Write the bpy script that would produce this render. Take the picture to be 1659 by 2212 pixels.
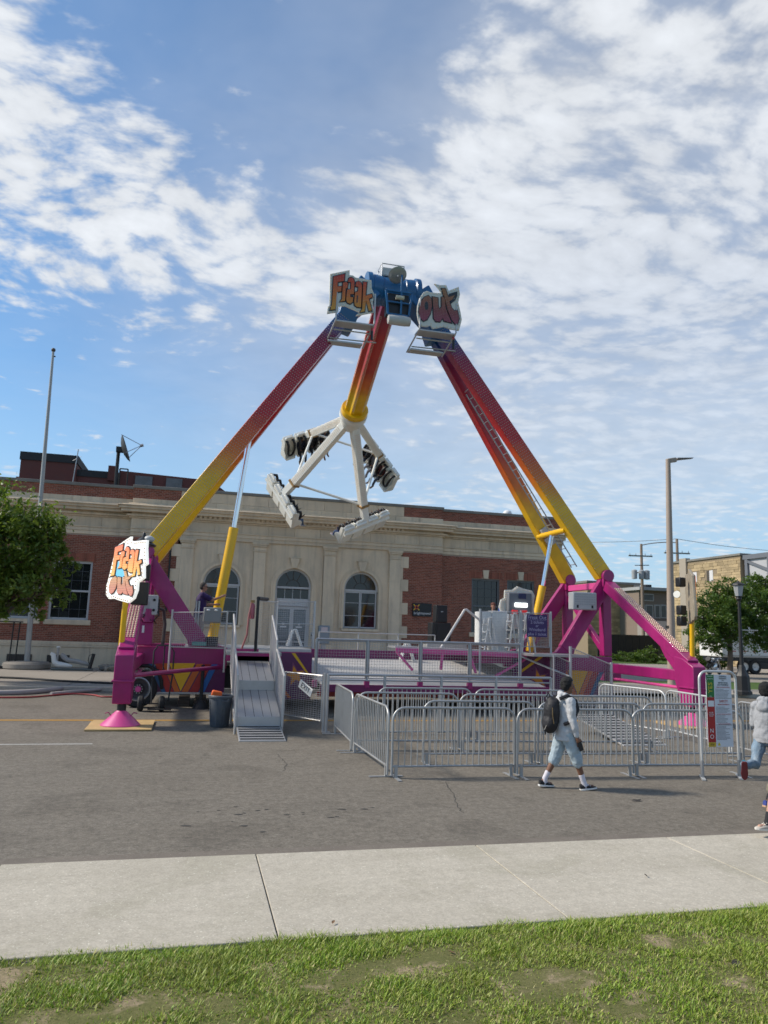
import bpy, bmesh, math, random
import numpy as np
from mathutils import Vector, Matrix, noise
R = math.radians
random.seed(7)
scene = bpy.context.scene
COL = scene.collection
for o in list(bpy.data.objects):
    bpy.data.objects.remove(o)

# ------------------------------------------------------------------ camera
PW, PH, FPX = 1659.0, 2212.0, 1600.0            # photograph measured on a 1659 x 2212 grid
CAM_LOC = Vector((0.0, 0.0, 2.35))
YAW, PITCH, ROLL = R(14.0), R(9.0), R(1.8)
fwd = Vector((math.sin(YAW) * math.cos(PITCH), math.cos(YAW) * math.cos(PITCH), math.sin(PITCH)))
rt0 = Vector((math.cos(YAW), -math.sin(YAW), 0))
up0 = rt0.cross(fwd)
CR = rt0 * math.cos(ROLL) + up0 * math.sin(ROLL)
CU = up0 * math.cos(ROLL) - rt0 * math.sin(ROLL)
cam_data = bpy.data.cameras.new('camera')
cam = bpy.data.objects.new('camera', cam_data)
COL.objects.link(cam)
M = Matrix((CR, CU, -fwd)).transposed().to_4x4()
M.translation = CAM_LOC
cam.matrix_world = M
cam_data.sensor_fit = 'VERTICAL'
cam_data.sensor_height = 36.0
cam_data.lens = 36.0 * FPX / PH
cam_data.clip_start = 0.05
cam_data.clip_end = 4000
cam_data.dof.use_dof = True
cam_data.dof.focus_distance = 6.2
cam_data.dof.aperture_fstop = 4.0
scene.camera = cam


def ray(x, y):
    return fwd + CR * ((x - PW / 2) / FPX) - CU * ((y - PH / 2) / FPX)


def G(x, y, z=0.0):
    d = ray(x, y)
    return CAM_LOC + d * ((z - CAM_LOC.z) / d.z)


def PY(x, y, Y):
    d = ray(x, y)
    return CAM_LOC + d * (Y / d.y)


def PX(x, y, X):
    d = ray(x, y)
    return CAM_LOC + d * (X / d.x)


# ------------------------------------------------------------------ world, sun, exposure
SUN_AZ, SUN_EL = R(-74.0), R(41.0)               # azimuth from +Y towards +X
w = bpy.data.worlds.new('World')
scene.world = w
w.use_nodes = True
NT = w.node_tree
NT.nodes.clear()


class NB:
    """tiny node helper"""

    def __init__(self, nt):
        self.nt = nt

    def n(self, t, **kw):
        nd = self.nt.nodes.new(t)
        for k, v in kw.items():
            setattr(nd, k, v)
        return nd

    def l(self, a, b):
        self.nt.links.new(a, b)

    def math(self, op, a, b=None, c=None, clamp=False):
        nd = self.n('ShaderNodeMath', operation=op, use_clamp=clamp)
        for i, v in enumerate((a, b, c)):
            if v is None:
                continue
            if isinstance(v, (int, float)):
                nd.inputs[i].default_value = v
            else:
                self.l(v, nd.inputs[i])
        return nd.outputs[0]

    def vmath(self, op, a, b=None, out=0):
        nd = self.n('ShaderNodeVectorMath', operation=op)
        for i, v in enumerate((a, b)):
            if v is None:
                continue
            if isinstance(v, (tuple, list, Vector)):
                nd.inputs[i].default_value = v
            elif isinstance(v, (int, float)):
                nd.inputs['Scale'].default_value = v
            else:
                self.l(v, nd.inputs[i])
        return nd.outputs[out]

    def noise(self, vec, scale, detail=4, rough=.55, dist=0.0, out=0):
        nd = self.n('ShaderNodeTexNoise')
        nd.inputs['Scale'].default_value = scale
        nd.inputs['Detail'].default_value = detail
        nd.inputs['Roughness'].default_value = rough
        nd.inputs['Distortion'].default_value = dist
        if vec is not None:
            self.l(vec, nd.inputs['Vector'])
        return nd.outputs[out]

    def maprange(self, v, a, b, c=0.0, d=1.0, smooth=False):
        nd = self.n('ShaderNodeMapRange')
        if smooth:
            nd.interpolation_type = 'SMOOTHSTEP'
        for i, x in enumerate((v, a, b, c, d)):
            if isinstance(x, (int, float)):
                nd.inputs[i].default_value = x
            else:
                self.l(x, nd.inputs[i])
        return nd.outputs[0]

    def mix(self, f, a, b, mode='MIX'):
        nd = self.n('ShaderNodeMix', data_type='RGBA', blend_type=mode)
        for i, x in ((0, f), (6, a), (7, b)):
            if isinstance(x, (int, float)):
                nd.inputs[i].default_value = x
            elif isinstance(x, (tuple, list)):
                nd.inputs[i].default_value = (*x[:3], 1)
            else:
                self.l(x, nd.inputs[i])
        return nd.outputs[2]

    def ramp(self, f, stops):
        nd = self.n('ShaderNodeValToRGB')
        el = nd.color_ramp.elements
        while len(el) < len(stops):
            el.new(.5)
        for e, (p, c) in zip(el, stops):
            e.position = p
            e.color = (*c[:3], 1)
        self.l(f, nd.inputs[0])
        return nd.outputs[0]


B = NB(NT)
tc = B.n('ShaderNodeTexCoord')
dirv = tc.outputs['Generated']
sky = B.n('ShaderNodeTexSky', sky_type='NISHITA')
sky.sun_disc = False
sky.sun_elevation = SUN_EL
sky.sun_rotation = SUN_AZ
sky.altitude = 300
sky.air_density = 1.0
sky.dust_density = 0.6
sky.ozone_density = 1.4
sep = B.n('ShaderNodeSeparateXYZ')
B.l(dirv, sep.inputs[0])
zc = B.math('ADD', B.math('MAXIMUM', sep.outputs[2], 0.0), 0.10)
comb = B.n('ShaderNodeCombineXYZ')
B.l(B.math('DIVIDE', sep.outputs[0], zc), comb.inputs[0])
B.l(B.math('DIVIDE', sep.outputs[1], zc), comb.inputs[1])
plane = comb.outputs[0]
warp = B.noise(plane, 1.1, 2, .5, out=1)
plane_w = B.vmath('ADD', plane, B.vmath('SCALE', B.vmath('SUBTRACT', warp, (.5, .5, .5)), .35))


def blob(px, py, rad, amt):
    """a thicker (amt > 0) or thinner stretch of the cloud deck in one part of the sky"""
    d = ray(px, py).normalized()
    q = Vector((d.x / (max(d.z, 0) + .10), d.y / (max(d.z, 0) + .10), 0))
    dist = B.vmath('DISTANCE', plane, q, out=1)
    return B.maprange(dist, 0.0, rad, amt, 0.0, smooth=True)


big = B.noise(plane_w, .9, 2, .5)
cover = B.math('MULTIPLY_ADD', B.math('SUBTRACT', big, .5), 0.35, 0.035)
for bl in ((470, 170, .62, -.24), (640, 60, .55, -.22), (650, 300, .42, -.12), (180, 830, 1.3, -.14), (430, 960, 1.9, -.22), (700, 860, 1.2, -.12),
           (40, 130, .45, .24), (60, 340, .5, .12), (250, 60, .3, .08), (170, 520, .70, .17), (520, 530, .70, .16), (820, 500, .70, .15), (1080, 580, .8, .13),
           (1480, 90, .6, .12), (1580, 280, .5, .07), (980, 150, .40, -.03), (1230, 330, .5, -.05), (1250, 780, 1.4, .09), (1560, 640, 1.2, .06), (1450, 1000, 3.0, .10),
           (160, 700, .5, .07)):
    cover = B.math('ADD', cover, blob(*bl))
n1 = B.noise(plane_w, 3.2, 4, .58, .2)
st = B.vmath('MULTIPLY', plane_w, (1.0, 1.25, 1))
n2 = B.noise(st, 12.5, 4, .60)
vo = B.n('ShaderNodeTexVoronoi', feature='F1')
B.l(B.vmath('ADD', st, B.vmath('SCALE', B.noise(st, 9.0, 3, .5, out=1), .10)), vo.inputs['Vector'])
vo.inputs['Scale'].default_value = 9.5
puff = B.math('SUBTRACT', .62, vo.outputs['Distance'])
dens = B.math('MULTIPLY_ADD', B.math('SUBTRACT', n1, .5), .80, .49)
dens = B.math('ADD', dens, B.math('MULTIPLY', B.math('SUBTRACT', n2, .5), 1.05))
dens = B.math('ADD', dens, B.math('MULTIPLY', B.math('SUBTRACT', puff, .27), .55))
dens = B.math('ADD', dens, cover)
alpha = B.maprange(dens, .36, .78, 0, 1, smooth=True)
veil = B.math('ADD', blob(1380, 800, 2.6, .50), blob(1560, 180, .7, .32))
veil = B.math('ADD', veil, blob(800, 600, .8, .22))
veil = B.math('MULTIPLY', veil, B.maprange(n1, .25, .70, .45, 1.0))
alpha = B.math('SUBTRACT', 1.0, B.math('MULTIPLY', B.math('SUBTRACT', 1.0, B.math('MULTIPLY', alpha, .94)), B.math('SUBTRACT', 1.0, veil)))
calm = blob(1480, 960, 2.4, .85)
alpha = B.math('ADD', B.math('MULTIPLY', alpha, B.math('SUBTRACT', 1.0, calm)), B.math('MULTIPLY', calm, .58))
haze = B.maprange(sep.outputs[2], -.02, .40, .85, 0.0, smooth=True)
shade = B.maprange(dens, .55, 1.05, .90, 1.06)
soft = B.noise(plane_w, 6.0, 3, .6)
shade = B.math('MULTIPLY', shade, B.maprange(soft, .3, .7, .90, 1.05))
cc = B.n('ShaderNodeCombineXYZ')
for i, k in enumerate((5.75, 5.95, 6.2)):
    B.l(B.math('MULTIPLY', shade, k), cc.inputs[i])
skyc = B.mix(1.0, sky.outputs[0], (.52, .86, 1.06), 'MULTIPLY')
hz = B.mix(haze, skyc, (3.5, 4.55, 5.6))
final = B.mix(B.math('MULTIPLY', alpha, B.maprange(sep.outputs[2], .0, .25, .45, 1.0)), hz, cc.outputs[0])
bg = B.n('ShaderNodeBackground')
B.l(final, bg.inputs[0])
bg.inputs[1].default_value = 0.12
wo = B.n('ShaderNodeOutputWorld')
B.l(bg.outputs[0], wo.inputs[0])

sun_d = bpy.data.lights.new('sun', 'SUN')
sun_d.energy = 3.6
sun_d.angle = R(6)
sun_d.color = (1.0, .91, .78)
sun = bpy.data.objects.new('sun', sun_d)
COL.objects.link(sun)
sv = Vector((math.sin(SUN_AZ) * math.cos(SUN_EL), math.cos(SUN_AZ) * math.cos(SUN_EL), math.sin(SUN_EL)))
sun.rotation_euler = sv.to_track_quat('Z', 'Y').to_euler()
sun.location = sv * 60
scene.view_settings.view_transform = 'Standard'
scene.view_settings.look = 'None'
scene.view_settings.exposure = 0.32
scene.view_settings.gamma = 1.0
scene.view_settings.use_curve_mapping = False


# ------------------------------------------------------------------ helpers
def lin(h):
    h = h.lstrip('#')
    return tuple(((c / 12.92) if c <= .04045 else ((c + .055) / 1.055) ** 2.4) for c in (int(h[i:i + 2], 16) / 255 for i in (0, 2, 4)))


MATS = {}


def mat(name, col, rough=.6, metal=0.0, var=.12, scale=3.0, bump=0.0, bscale=60.0, fine=.05, dirt=0.0, dirtcol=(.10, .085, .07),
        coat=0.0, emit=0.0, spec=.5, objrand=0.0, runs=0.0):
    if name in MATS:
        return MATS[name]
    if isinstance(col, str):
        col = lin(col)
    m = bpy.data.materials.new(name)
    m.use_nodes = True
    b = NB(m.node_tree)
    ps = m.node_tree.nodes['Principled BSDF']
    geo = b.n('ShaderNodeNewGeometry')
    pos = geo.outputs['Position']
    c = col
    f = b.noise(pos, scale, 4, .6)
    f2 = b.noise(pos, scale * 14, 3, .6)
    k = b.math('MULTIPLY_ADD', b.math('SUBTRACT', f, .5), var * 2.2, 1.0)
    k = b.math('ADD', k, b.math('MULTIPLY', b.math('SUBTRACT', f2, .5), fine * 2.2))
    if objrand:
        oi = b.n('ShaderNodeObjectInfo')
        r1 = b.math('FRACT', b.math('ADD', oi.outputs['Random'], geo.outputs['Random Per Island']))
        k = b.math('ADD', k, b.math('MULTIPLY', b.math('SUBTRACT', r1, .5), objrand * 2))
    cv = b.n('ShaderNodeCombineXYZ')
    for i in range(3):
        b.l(k, cv.inputs[i])
    cout = b.mix(1.0, c, cv.outputs[0], 'MULTIPLY')
    if dirt:
        dn = b.noise(pos, scale * .7, 6, .68, .4)
        df = b.maprange(dn, .50, .72, 0, dirt)
        cout = b.mix(df, cout, dirtcol)
    if runs:        # rain streaks down the face
        rn = b.noise(b.vmath('MULTIPLY', pos, (1.0, 1.0, .10)), 3.2, 5, .65)
        cout = b.mix(b.maprange(rn, .48, .70, 0, runs), cout, dirtcol)
    b.l(cout, ps.inputs['Base Color'])
    rr = b.math('MULTIPLY_ADD', b.math('SUBTRACT', f, .5), .25, rough, clamp=True)
    b.l(rr, ps.inputs['Roughness'])
    ps.inputs['Metallic'].default_value = metal
    ps.inputs['Specular IOR Level'].default_value = spec
    ps.inputs['Coat Weight'].default_value = coat
    if bump:
        bn = b.n('ShaderNodeBump')
        bn.inputs['Strength'].default_value = bump
        bn.inputs['Distance'].default_value = .02
        b.l(b.noise(pos, bscale, 5, .65), bn.inputs['Height'])
        b.l(bn.outputs[0], ps.inputs['Normal'])
    if emit:
        b.l(cout, ps.inputs['Emission Color'])
        ps.inputs['Emission Strength'].default_value = emit
    MATS[name] = m
    return m


def world_loc(o):
    p = Vector((0, 0, 0))
    while o is not None:
        p += o.location
        o = o.parent
    return p


def basis(d, up=(0, 0, 1)):
    d = Vector(d).normalized()
    u = Vector(up)
    if abs(d.dot(u.normalized())) > .995:
        u = Vector((0, 1, 0)) if abs(d.y) < .9 else Vector((1, 0, 0))
    s = d.cross(u).normalized()
    return d, s, s.cross(d).normalized()


class MB:
    def __init__(self):
        self.v, self.f = [], []

    def add(self, vs, fs):
        k = len(self.v)
        self.v += [Vector(p) for p in vs]
        self.f += [tuple(i + k for i in f) for f in fs]
        return self

    def hexa(self, p):     # 8 points: bottom ccw 0-3, top ccw 4-7
        return self.add(p, [(3, 2, 1, 0), (4, 5, 6, 7), (0, 1, 5, 4), (1, 2, 6, 5), (2, 3, 7, 6), (3, 0, 4, 7)])

    def box(self, c, s, rot=None):
        c = Vector(c)
        pts = [Vector((sx * s[0] / 2, sy * s[1] / 2, sz * s[2] / 2)) for sz in (-1, 1) for sx, sy in ((-1, -1), (1, -1), (1, 1), (-1, 1))]
        if rot is not None:
            pts = [rot @ p for p in pts]
        return self.hexa([c + p for p in pts])

    def bb(self, x0, x1, y0, y1, z0, z1):
        return self.box(((x0 + x1) / 2, (y0 + y1) / 2, (z0 + z1) / 2), (abs(x1 - x0), abs(y1 - y0), abs(z1 - z0)))

    def beam(self, p, q, w, h, up=(0, 0, 1), w2=None, h2=None):
        p, q = Vector(p), Vector(q)
        d, s, u = basis(q - p, up)
        w2, h2 = w2 or w, h2 or h
        a = [p - s * w / 2 - u * h / 2, p + s * w / 2 - u * h / 2, p + s * w / 2 + u * h / 2, p - s * w / 2 + u * h / 2]
        b = [q - s * w2 / 2 - u * h2 / 2, q + s * w2 / 2 - u * h2 / 2, q + s * w2 / 2 + u * h2 / 2, q - s * w2 / 2 + u * h2 / 2]
        return self.hexa(a + b)

    def tube(self, p, q, r, r2=None, n=10, caps=True):
        p, q = Vector(p), Vector(q)
        r2 = r if r2 is None else r2
        d, s, u = basis(q - p)
        vs = []
        for c, rr in ((p, r), (q, r2)):
            for i in range(n):
                a = 2 * math.pi * i / n
                vs.append(c + s * math.cos(a) * rr + u * math.sin(a) * rr)
        fs = [(i, (i + 1) % n, n + (i + 1) % n, n + i) for i in range(n)]
        if caps:
            fs += [tuple(reversed(range(n))), tuple(range(n, 2 * n))]
        return self.add(vs, fs)

    def path(self, pts, r, n=8, closed=False):
        pts = [Vector(p) for p in pts]
        m = len(pts)
        rs = r if isinstance(r, (list, tuple)) else [r] * m
        vs, fs = [], []
        s = None
        for i in range(m):
            if closed:
                t = (pts[(i + 1) % m] - pts[i - 1]).normalized()
            else:
                t = (pts[min(i + 1, m - 1)] - pts[max(i - 1, 0)]).normalized()
            if s is None:
                _, s, _ = basis(t)
            s = (s - t * s.dot(t)).normalized()
            u = s.cross(t)
            for k in range(n):
                a = 2 * math.pi * k / n
                vs.append(pts[i] + s * math.cos(a) * rs[i] + u * math.sin(a) * rs[i])
        last = m if closed else m - 1
        for i in range(last):
            for k in range(n):
                j = (i + 1) % m
                fs.append((i * n + k, j * n + k, j * n + (k + 1) % n, i * n + (k + 1) % n))
        if not closed:
            fs += [tuple(range(n)), tuple(reversed(range((m - 1) * n, m * n)))]
        return self.add(vs, fs)

    def prism(self, poly, o, ux, uy, t):
        """polygon (2-d) on plane o,ux,uy extruded by t along ux x uy"""
        o, ux, uy = Vector(o), Vector(ux), Vector(uy)
        nn = ux.cross(uy).normalized()
        n = len(poly)
        a = sum(poly[i][0] * poly[(i + 1) % n][1] - poly[(i + 1) % n][0] * poly[i][1] for i in range(n))
        if a < 0:
            poly = list(reversed(poly))
        vs = [o + ux * x + uy * y for x, y in poly] + [o + ux * x + uy * y + nn * t for x, y in poly]
        fs = [tuple(reversed(range(n))), tuple(range(n, 2 * n))] + [(i, (i + 1) % n, n + (i + 1) % n, n + i) for i in range(n)]
        return self.add(vs, fs)

    def lathe(self, prof, o, n=16, axis=(0, 0, 1), cap=True):
        o = Vector(o)
        d, s, u = basis(axis, (0, 1, 0) if abs(Vector(axis).normalized().y) < .9 else (0, 0, 1))
        vs, fs = [], []
        for r, z in prof:
            for k in range(n):
                a = 2 * math.pi * k / n
                vs.append(o + d * z + s * math.cos(a) * r + u * math.sin(a) * r)
        m = len(prof)
        for i in range(m - 1):
            for k in range(n):
                fs.append((i * n + k, i * n + (k + 1) % n, (i + 1) * n + (k + 1) % n, (i + 1) * n + k))
        if cap:
            fs += [tuple(reversed(range(n))), tuple(range((m - 1) * n, m * n))]
        return self.add(vs, fs)

    def ball(self, c, r, n=10, m=7):
        c = Vector(c)
        rx, ry, rz = r if isinstance(r, (tuple, list)) else (r, r, r)
        vs, fs = [c + Vector((0, 0, -rz))], []
        for i in range(1, m):
            th = math.pi * i / m - math.pi / 2
            for k in range(n):
                a = 2 * math.pi * k / n
                vs.append(c + Vector((rx * math.cos(th) * math.cos(a), ry * math.cos(th) * math.sin(a), rz * math.sin(th))))
        vs.append(c + Vector((0, 0, rz)))
        for k in range(n):
            fs.append((0, 1 + (k + 1) % n, 1 + k))
            fs.append((len(vs) - 1, 1 + (m - 2) * n + k, 1 + (m - 2) * n + (k + 1) % n))
        for i in range(m - 2):
            for k in range(n):
                a, b_ = 1 + i * n + k, 1 + i * n + (k + 1) % n
                fs.append((a, b_, b_ + n, a + n))
        return self.add(vs, fs)

    def rot(self, M3, o=(0, 0, 0)):
        o = Vector(o)
        self.v = [M3 @ (p - o) + o for p in self.v]
        return self

    def build(self, name, material, parent=None, smooth=35, bevel=0.0, kind=None):
        off = world_loc(parent) if parent is not None else Vector((0, 0, 0))
        me = bpy.data.meshes.new(name)
        me.from_pydata([tuple(p - off) for p in self.v], [], self.f)
        me.update()
        bm = bmesh.new()
        bm.from_mesh(me)
        bmesh.ops.recalc_face_normals(bm, faces=bm.faces)
        bm.to_mesh(me)
        bm.free()
        if smooth:
            me.polygons.foreach_set('use_smooth', [True] * len(me.polygons))
            me.set_sharp_from_angle(angle=R(smooth))
        o = bpy.data.objects.new(name, me)
        if material is not None:
            me.materials.append(material)
        COL.objects.link(o)
        o.parent = parent
        if bevel:
            md = o.modifiers.new('bevel', 'BEVEL')
            md.width = bevel
            md.segments = 2
            md.limit_method = 'ANGLE'
            md.angle_limit = R(40)
        if kind:
            o['kind'] = kind
        return o


def tag(o, label, cat, group=None, kind=None):
    o['label'] = label
    o['category'] = cat
    if group:
        o['group'] = group
    if kind:
        o['kind'] = kind
    return o


def thing(name, label, cat, loc=(0, 0, 0), group=None):
    o = bpy.data.objects.new(name, None)
    COL.objects.link(o)
    o.location = loc
    o.empty_display_size = .2
    return tag(o, label, cat, group)


def structure(o, label=None):
    o['kind'] = 'structure'
    if label:
        o['label'] = label
    return o


def copy_tree(o, parent=None):
    c = o.copy()
    COL.objects.link(c)
    c.parent = parent
    for ch in [x for x in o.children]:
        copy_tree(ch, c)
    return c


def share(name, proto, parent, loc, rotz=None):
    """another piece with the same mesh data"""
    o = bpy.data.objects.new(name, proto.data if hasattr(proto, 'data') else proto)
    COL.objects.link(o)
    o.parent = parent
    off = world_loc(parent) if parent is not None else Vector((0, 0, 0))
    o.location = Vector(loc) - off
    if rotz:
        o.rotation_euler = (0, 0, rotz)
    return o


def text(name, body, size, material, o, ux, uy, parent=None, ext=.002, align='CENTER', spacing=1.0, sx=1.0, shear=0.0):
    cu = bpy.data.curves.new(name, 'FONT')
    cu.body = body
    cu.size = size
    cu.extrude = ext
    cu.align_x = align
    cu.align_y = 'CENTER'
    cu.space_character = spacing
    cu.shear = shear
    cu.resolution_u = 3
    tmp = bpy.data.objects.new(name, cu)
    COL.objects.link(tmp)
    dg = bpy.context.evaluated_depsgraph_get()
    me = bpy.data.meshes.new_from_object(tmp.evaluated_get(dg))
    bpy.data.objects.remove(tmp)
    me.materials.clear()
    me.materials.append(material)
    ob = bpy.data.objects.new(name, me)
    COL.objects.link(ob)
    ux, uy = Vector(ux).normalized(), Vector(uy).normalized()
    nn = ux.cross(uy)
    Mx = Matrix((ux * sx, uy, nn)).transposed().to_4x4()
    off = world_loc(parent) if parent is not None else Vector((0, 0, 0))
    Mx.translation = Vector(o) - off
    ob.parent = parent
    ob.matrix_local = Mx
    return ob
# ------------------------------------------------------------------ ground, road, pavements
def ground_mat(name, c1, c2, scale, rough=.9, bump=.3, bscale=80, spots=None, streak=None, patch=None, grit=0.0):
    m = bpy.data.materials.new(name)
    m.use_nodes = True
    b = NB(m.node_tree)
    ps = m.node_tree.nodes['Principled BSDF']
    pos = b.n('ShaderNodeNewGeometry').outputs['Position']
    f = b.noise(pos, scale, 5, .6, .3)
    c = b.mix(b.maprange(f, .3, .7), c1, c2)
    if streak:      # long wear marks along the street
        st = b.noise(b.vmath('MULTIPLY', pos, (.10, 1.0, 1)), 1.6, 4, .6)
        c = b.mix(b.maprange(st, .42, .66, 0, streak[0]), c, streak[1])
    if patch:
        pn = b.noise(pos, patch[0], 4, .55, .6)
        c = b.mix(b.maprange(pn, .52, .64, 0, patch[1]), c, patch[2])
    g0 = b.noise(pos, bscale * .22, 4, .7)
    c = b.mix(b.maprange(g0, .40, .66, 0, .30), c, tuple(x * .72 for x in c1))
    g = b.noise(pos, bscale, 3, .7)
    c = b.mix(b.maprange(g, .35, .70, 0, .5), c, tuple(x * .55 for x in c1))
    g2 = b.noise(pos, bscale * .8, 2, .6)
    c = b.mix(b.maprange(g2, .66, .74, 0, .5), c, tuple(min(1, x * 2.0 + .03) for x in c2))
    if spots:
        vo = b.noise(pos, spots[0], 3, .5, .8)
        c = b.mix(b.maprange(vo, spots[1], spots[1] + .04, 0, spots[2]), c, spots[3])
    if grit:
        for sc in (9.0, 26.0, 60.0):
            gk = b.maprange(b.noise(pos, sc, 2, .7), .25, .75, 1 - grit, 1 + grit)
            gv = b.n('ShaderNodeCombineXYZ')
            for i in range(3):
                b.l(gk, gv.inputs[i])
            c = b.mix(1.0, c, gv.outputs[0], 'MULTIPLY')
    b.l(c, ps.inputs['Base Color'])
    ps.inputs['Roughness'].default_value = rough
    ps.inputs['Specular IOR Level'].default_value = .3
    bn = b.n('ShaderNodeBump')
    bn.inputs['Strength'].default_value = bump
    bn.inputs['Distance'].default_value = .012
    b.l(b.noise(pos, bscale, 5, .7), bn.inputs['Height'])
    b.l(bn.outputs[0], ps.inputs['Normal'])
    return m


m_asphalt = ground_mat('asphalt', (.172, .150, .120), (.215, .19, .155), .45, .85, .8, 70, spots=(5.5, .735, .55, (.035, .033, .030)), patch=(.9, .6, (.125, .109, .088)),
                       grit=.26, streak=(.6, (.215, .19, .155)))
m_concrete = ground_mat('pale_concrete', grit=.07, c1=(.47, .425, .345), c2=(.55, .50, .415), scale=.7, rough=.85, bump=.12, bscale=55, streak=(.45, (.395, .355, .285)),
                        patch=(1.0, .75, (.40, .365, .285)))
m_concrete_far = ground_mat('tan_concrete', (.30, .265, .225), (.37, .33, .285), .5, .9, .15, 40, streak=(.3, (.25, .22, .19)))
m_gutter = ground_mat('gutter_dirt', (.17, .145, .12), (.23, .20, .165), 1.2, .9, .4, 60, patch=(2.0, .5, (.14, .12, .10)))
m_soil = ground_mat('lawn_soil', (.12, .13, .035), (.19, .17, .07), 2.5, .95, .8, 45, patch=(3.5, .9, (.40, .30, .20)))
m_turf = ground_mat('far_turf', (.055, .105, .018), (.085, .14, .03), 1.2, .95, .6, 30)
m_yellow = ground_mat('worn_yellow_paint', (.40, .22, .045), (.46, .26, .06), 3, .8, .2, 60, patch=(6, .45, (.2, .15, .09)))
m_white = ground_mat('worn_white_paint', (.42, .41, .38), (.50, .49, .46), 3, .8, .2, 60, patch=(6, .4, (.2, .18, .16)))


def sheet(name, x0, x1, y0, y1, z, m, nx=1, ny=1):
    b = MB()
    for i in range(nx):
        for j in range(ny):
            xa, xb = x0 + (x1 - x0) * i / nx, x0 + (x1 - x0) * (i + 1) / nx
            ya, yb = y0 + (y1 - y0) * j / ny, y0 + (y1 - y0) * (j + 1) / ny
            b.add([(xa, ya, z), (xb, ya, z), (xb, yb, z), (xa, yb, z)], [(0, 1, 2, 3)])
    return b.build(name, m, smooth=0)


KERB_Y, FAR_KERB = 8.22, 27.2
structure(sheet('ground', -1500, 1500, -800, 2500, -.06, m_turf), 'land running out to the horizon')
structure(sheet('road', -120, 120, KERB_Y - .1, FAR_KERB + .1, 0, m_asphalt), 'worn grey asphalt street')
structure(sheet('gutter', -120, 120, KERB_Y - .02, KERB_Y + .17, .004, m_gutter), 'dirty brown gutter strip along the near pavement')
structure(sheet('yellow_line', -60, 60, 19.18, 19.42, .004, m_yellow), 'faded yellow centre line')
for x0, x1 in ((-16, -13), (-8.5, -1.72)):
    structure(sheet('lane_line', x0, x1, 15.62, 15.72, .004, m_white), 'worn white lane line')
# cracks in the asphalt
m_crack = mat('tar_crack', (.05, .046, .042), .9)
for pts in ([(598, 1628), (612, 1640), (618, 1655), (612, 1668)], [(960, 1688), (975, 1710), (985, 1735), (1000, 1760)]):
    p3 = [G(*p) for p in pts]
    fine = []
    for a, c in zip(p3[:-1], p3[1:]):
        for k in range(6):
            q = a.lerp(c, k / 6)
            fine.append(q + Vector((random.uniform(-.03, .03), random.uniform(-.03, .03), 0)))
    bb = MB()
    for a, c in zip(fine[:-1], fine[1:]):
        d = (c - a).normalized().cross(Vector((0, 0, 1))) * random.uniform(.003, .008)
        bb.add([a - d + Vector((0, 0, .004)), a + d + Vector((0, 0, .004)), c + d + Vector((0, 0, .004)), c - d + Vector((0, 0, .004))], [(0, 1, 2, 3)])
    structure(bb.build('road_crack', m_crack, smooth=0))
# near pavement: concrete slabs with real joints
pave = sheet('sidewalk', -60, 60, 5.2, KERB_Y - .02, -.006, m_gutter)
structure(pave, 'pale concrete pavement in the foreground')
xs = [.79 + 2.42 * k for k in range(-5, 7)]
for a, c in zip(xs[:-1], xs[1:]):
    s = MB().bb(a + .005, c - .005, 6.02, KERB_Y - .03, -.05, .012 + random.uniform(-.002, .002)).build('slab', m_concrete, pave, bevel=.008)
# lawn soil with gentle bumps
nb, mm = 60, 26
bx = MB()
vs, fs = [], []
for j in range(mm + 1):
    for i in range(nb + 1):
        x, y = -9 + 22 * i / nb, 1.0 + 5.02 * j / mm
        z = .02 + .03 * noise.noise(Vector((x * .9, y * .9, 3))) + .012 * noise.noise(Vector((x * 4, y * 4, 1)))
        if j == mm:
            z = -.02
        vs.append((x, y, z))
for j in range(mm):
    for i in range(nb):
        k = j * (nb + 1) + i
        fs.append((k, k + 1, k + nb + 2, k + nb + 1))
bx.add(vs, fs)
structure(bx.build('lawn', m_soil, smooth=80), 'foreground lawn with bare brown patches')
structure(sheet('lawn_beyond', -60, 60, -30, 6.0, -.045, m_turf))

# far pavement with kerb
far = MB().bb(-60, 16.2, FAR_KERB, 60, -.05, .14).build('far_sidewalk', m_concrete_far, bevel=.02)
structure(far, 'tan concrete pavement in front of the brick building')
structure(MB().bb(-60, 16.2, FAR_KERB - .17, FAR_KERB - .004, -.05, .15).build('far_kerb', m_concrete, bevel=.02))
for k in range(-8, 4):
    structure(MB().bb(k * 4.0 - .008, k * 4.0 + .008, FAR_KERB + .05, 37.4, .13, .1445).build('pavement_joint', m_crack, smooth=0))
# the side street and the grass verge on the right
structure(MB().bb(19.2, 60, FAR_KERB, 29.7, -.05, .14).build('corner_sidewalk', m_concrete_far, bevel=.02))
structure(MB().bb(19.2, 60, FAR_KERB - .17, FAR_KERB - .004, -.05, .15).build('corner_kerb', m_concrete, bevel=.02))
structure(sheet('verge', 19.2, 80, 29.7, 35.4, .10, m_turf), 'mown grass verge right of the ride')
structure(sheet('side_path', 16.2, 24, 27.2, 33.2, .12, m_concrete_far))
structure(sheet('parking_lot', 19.5, 120, 35.4, 58, .08, m_concrete_far), 'tan concrete parking lot')
structure(sheet('side_verge', 16.2, 90, 58, 63, .11, m_turf))
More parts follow.
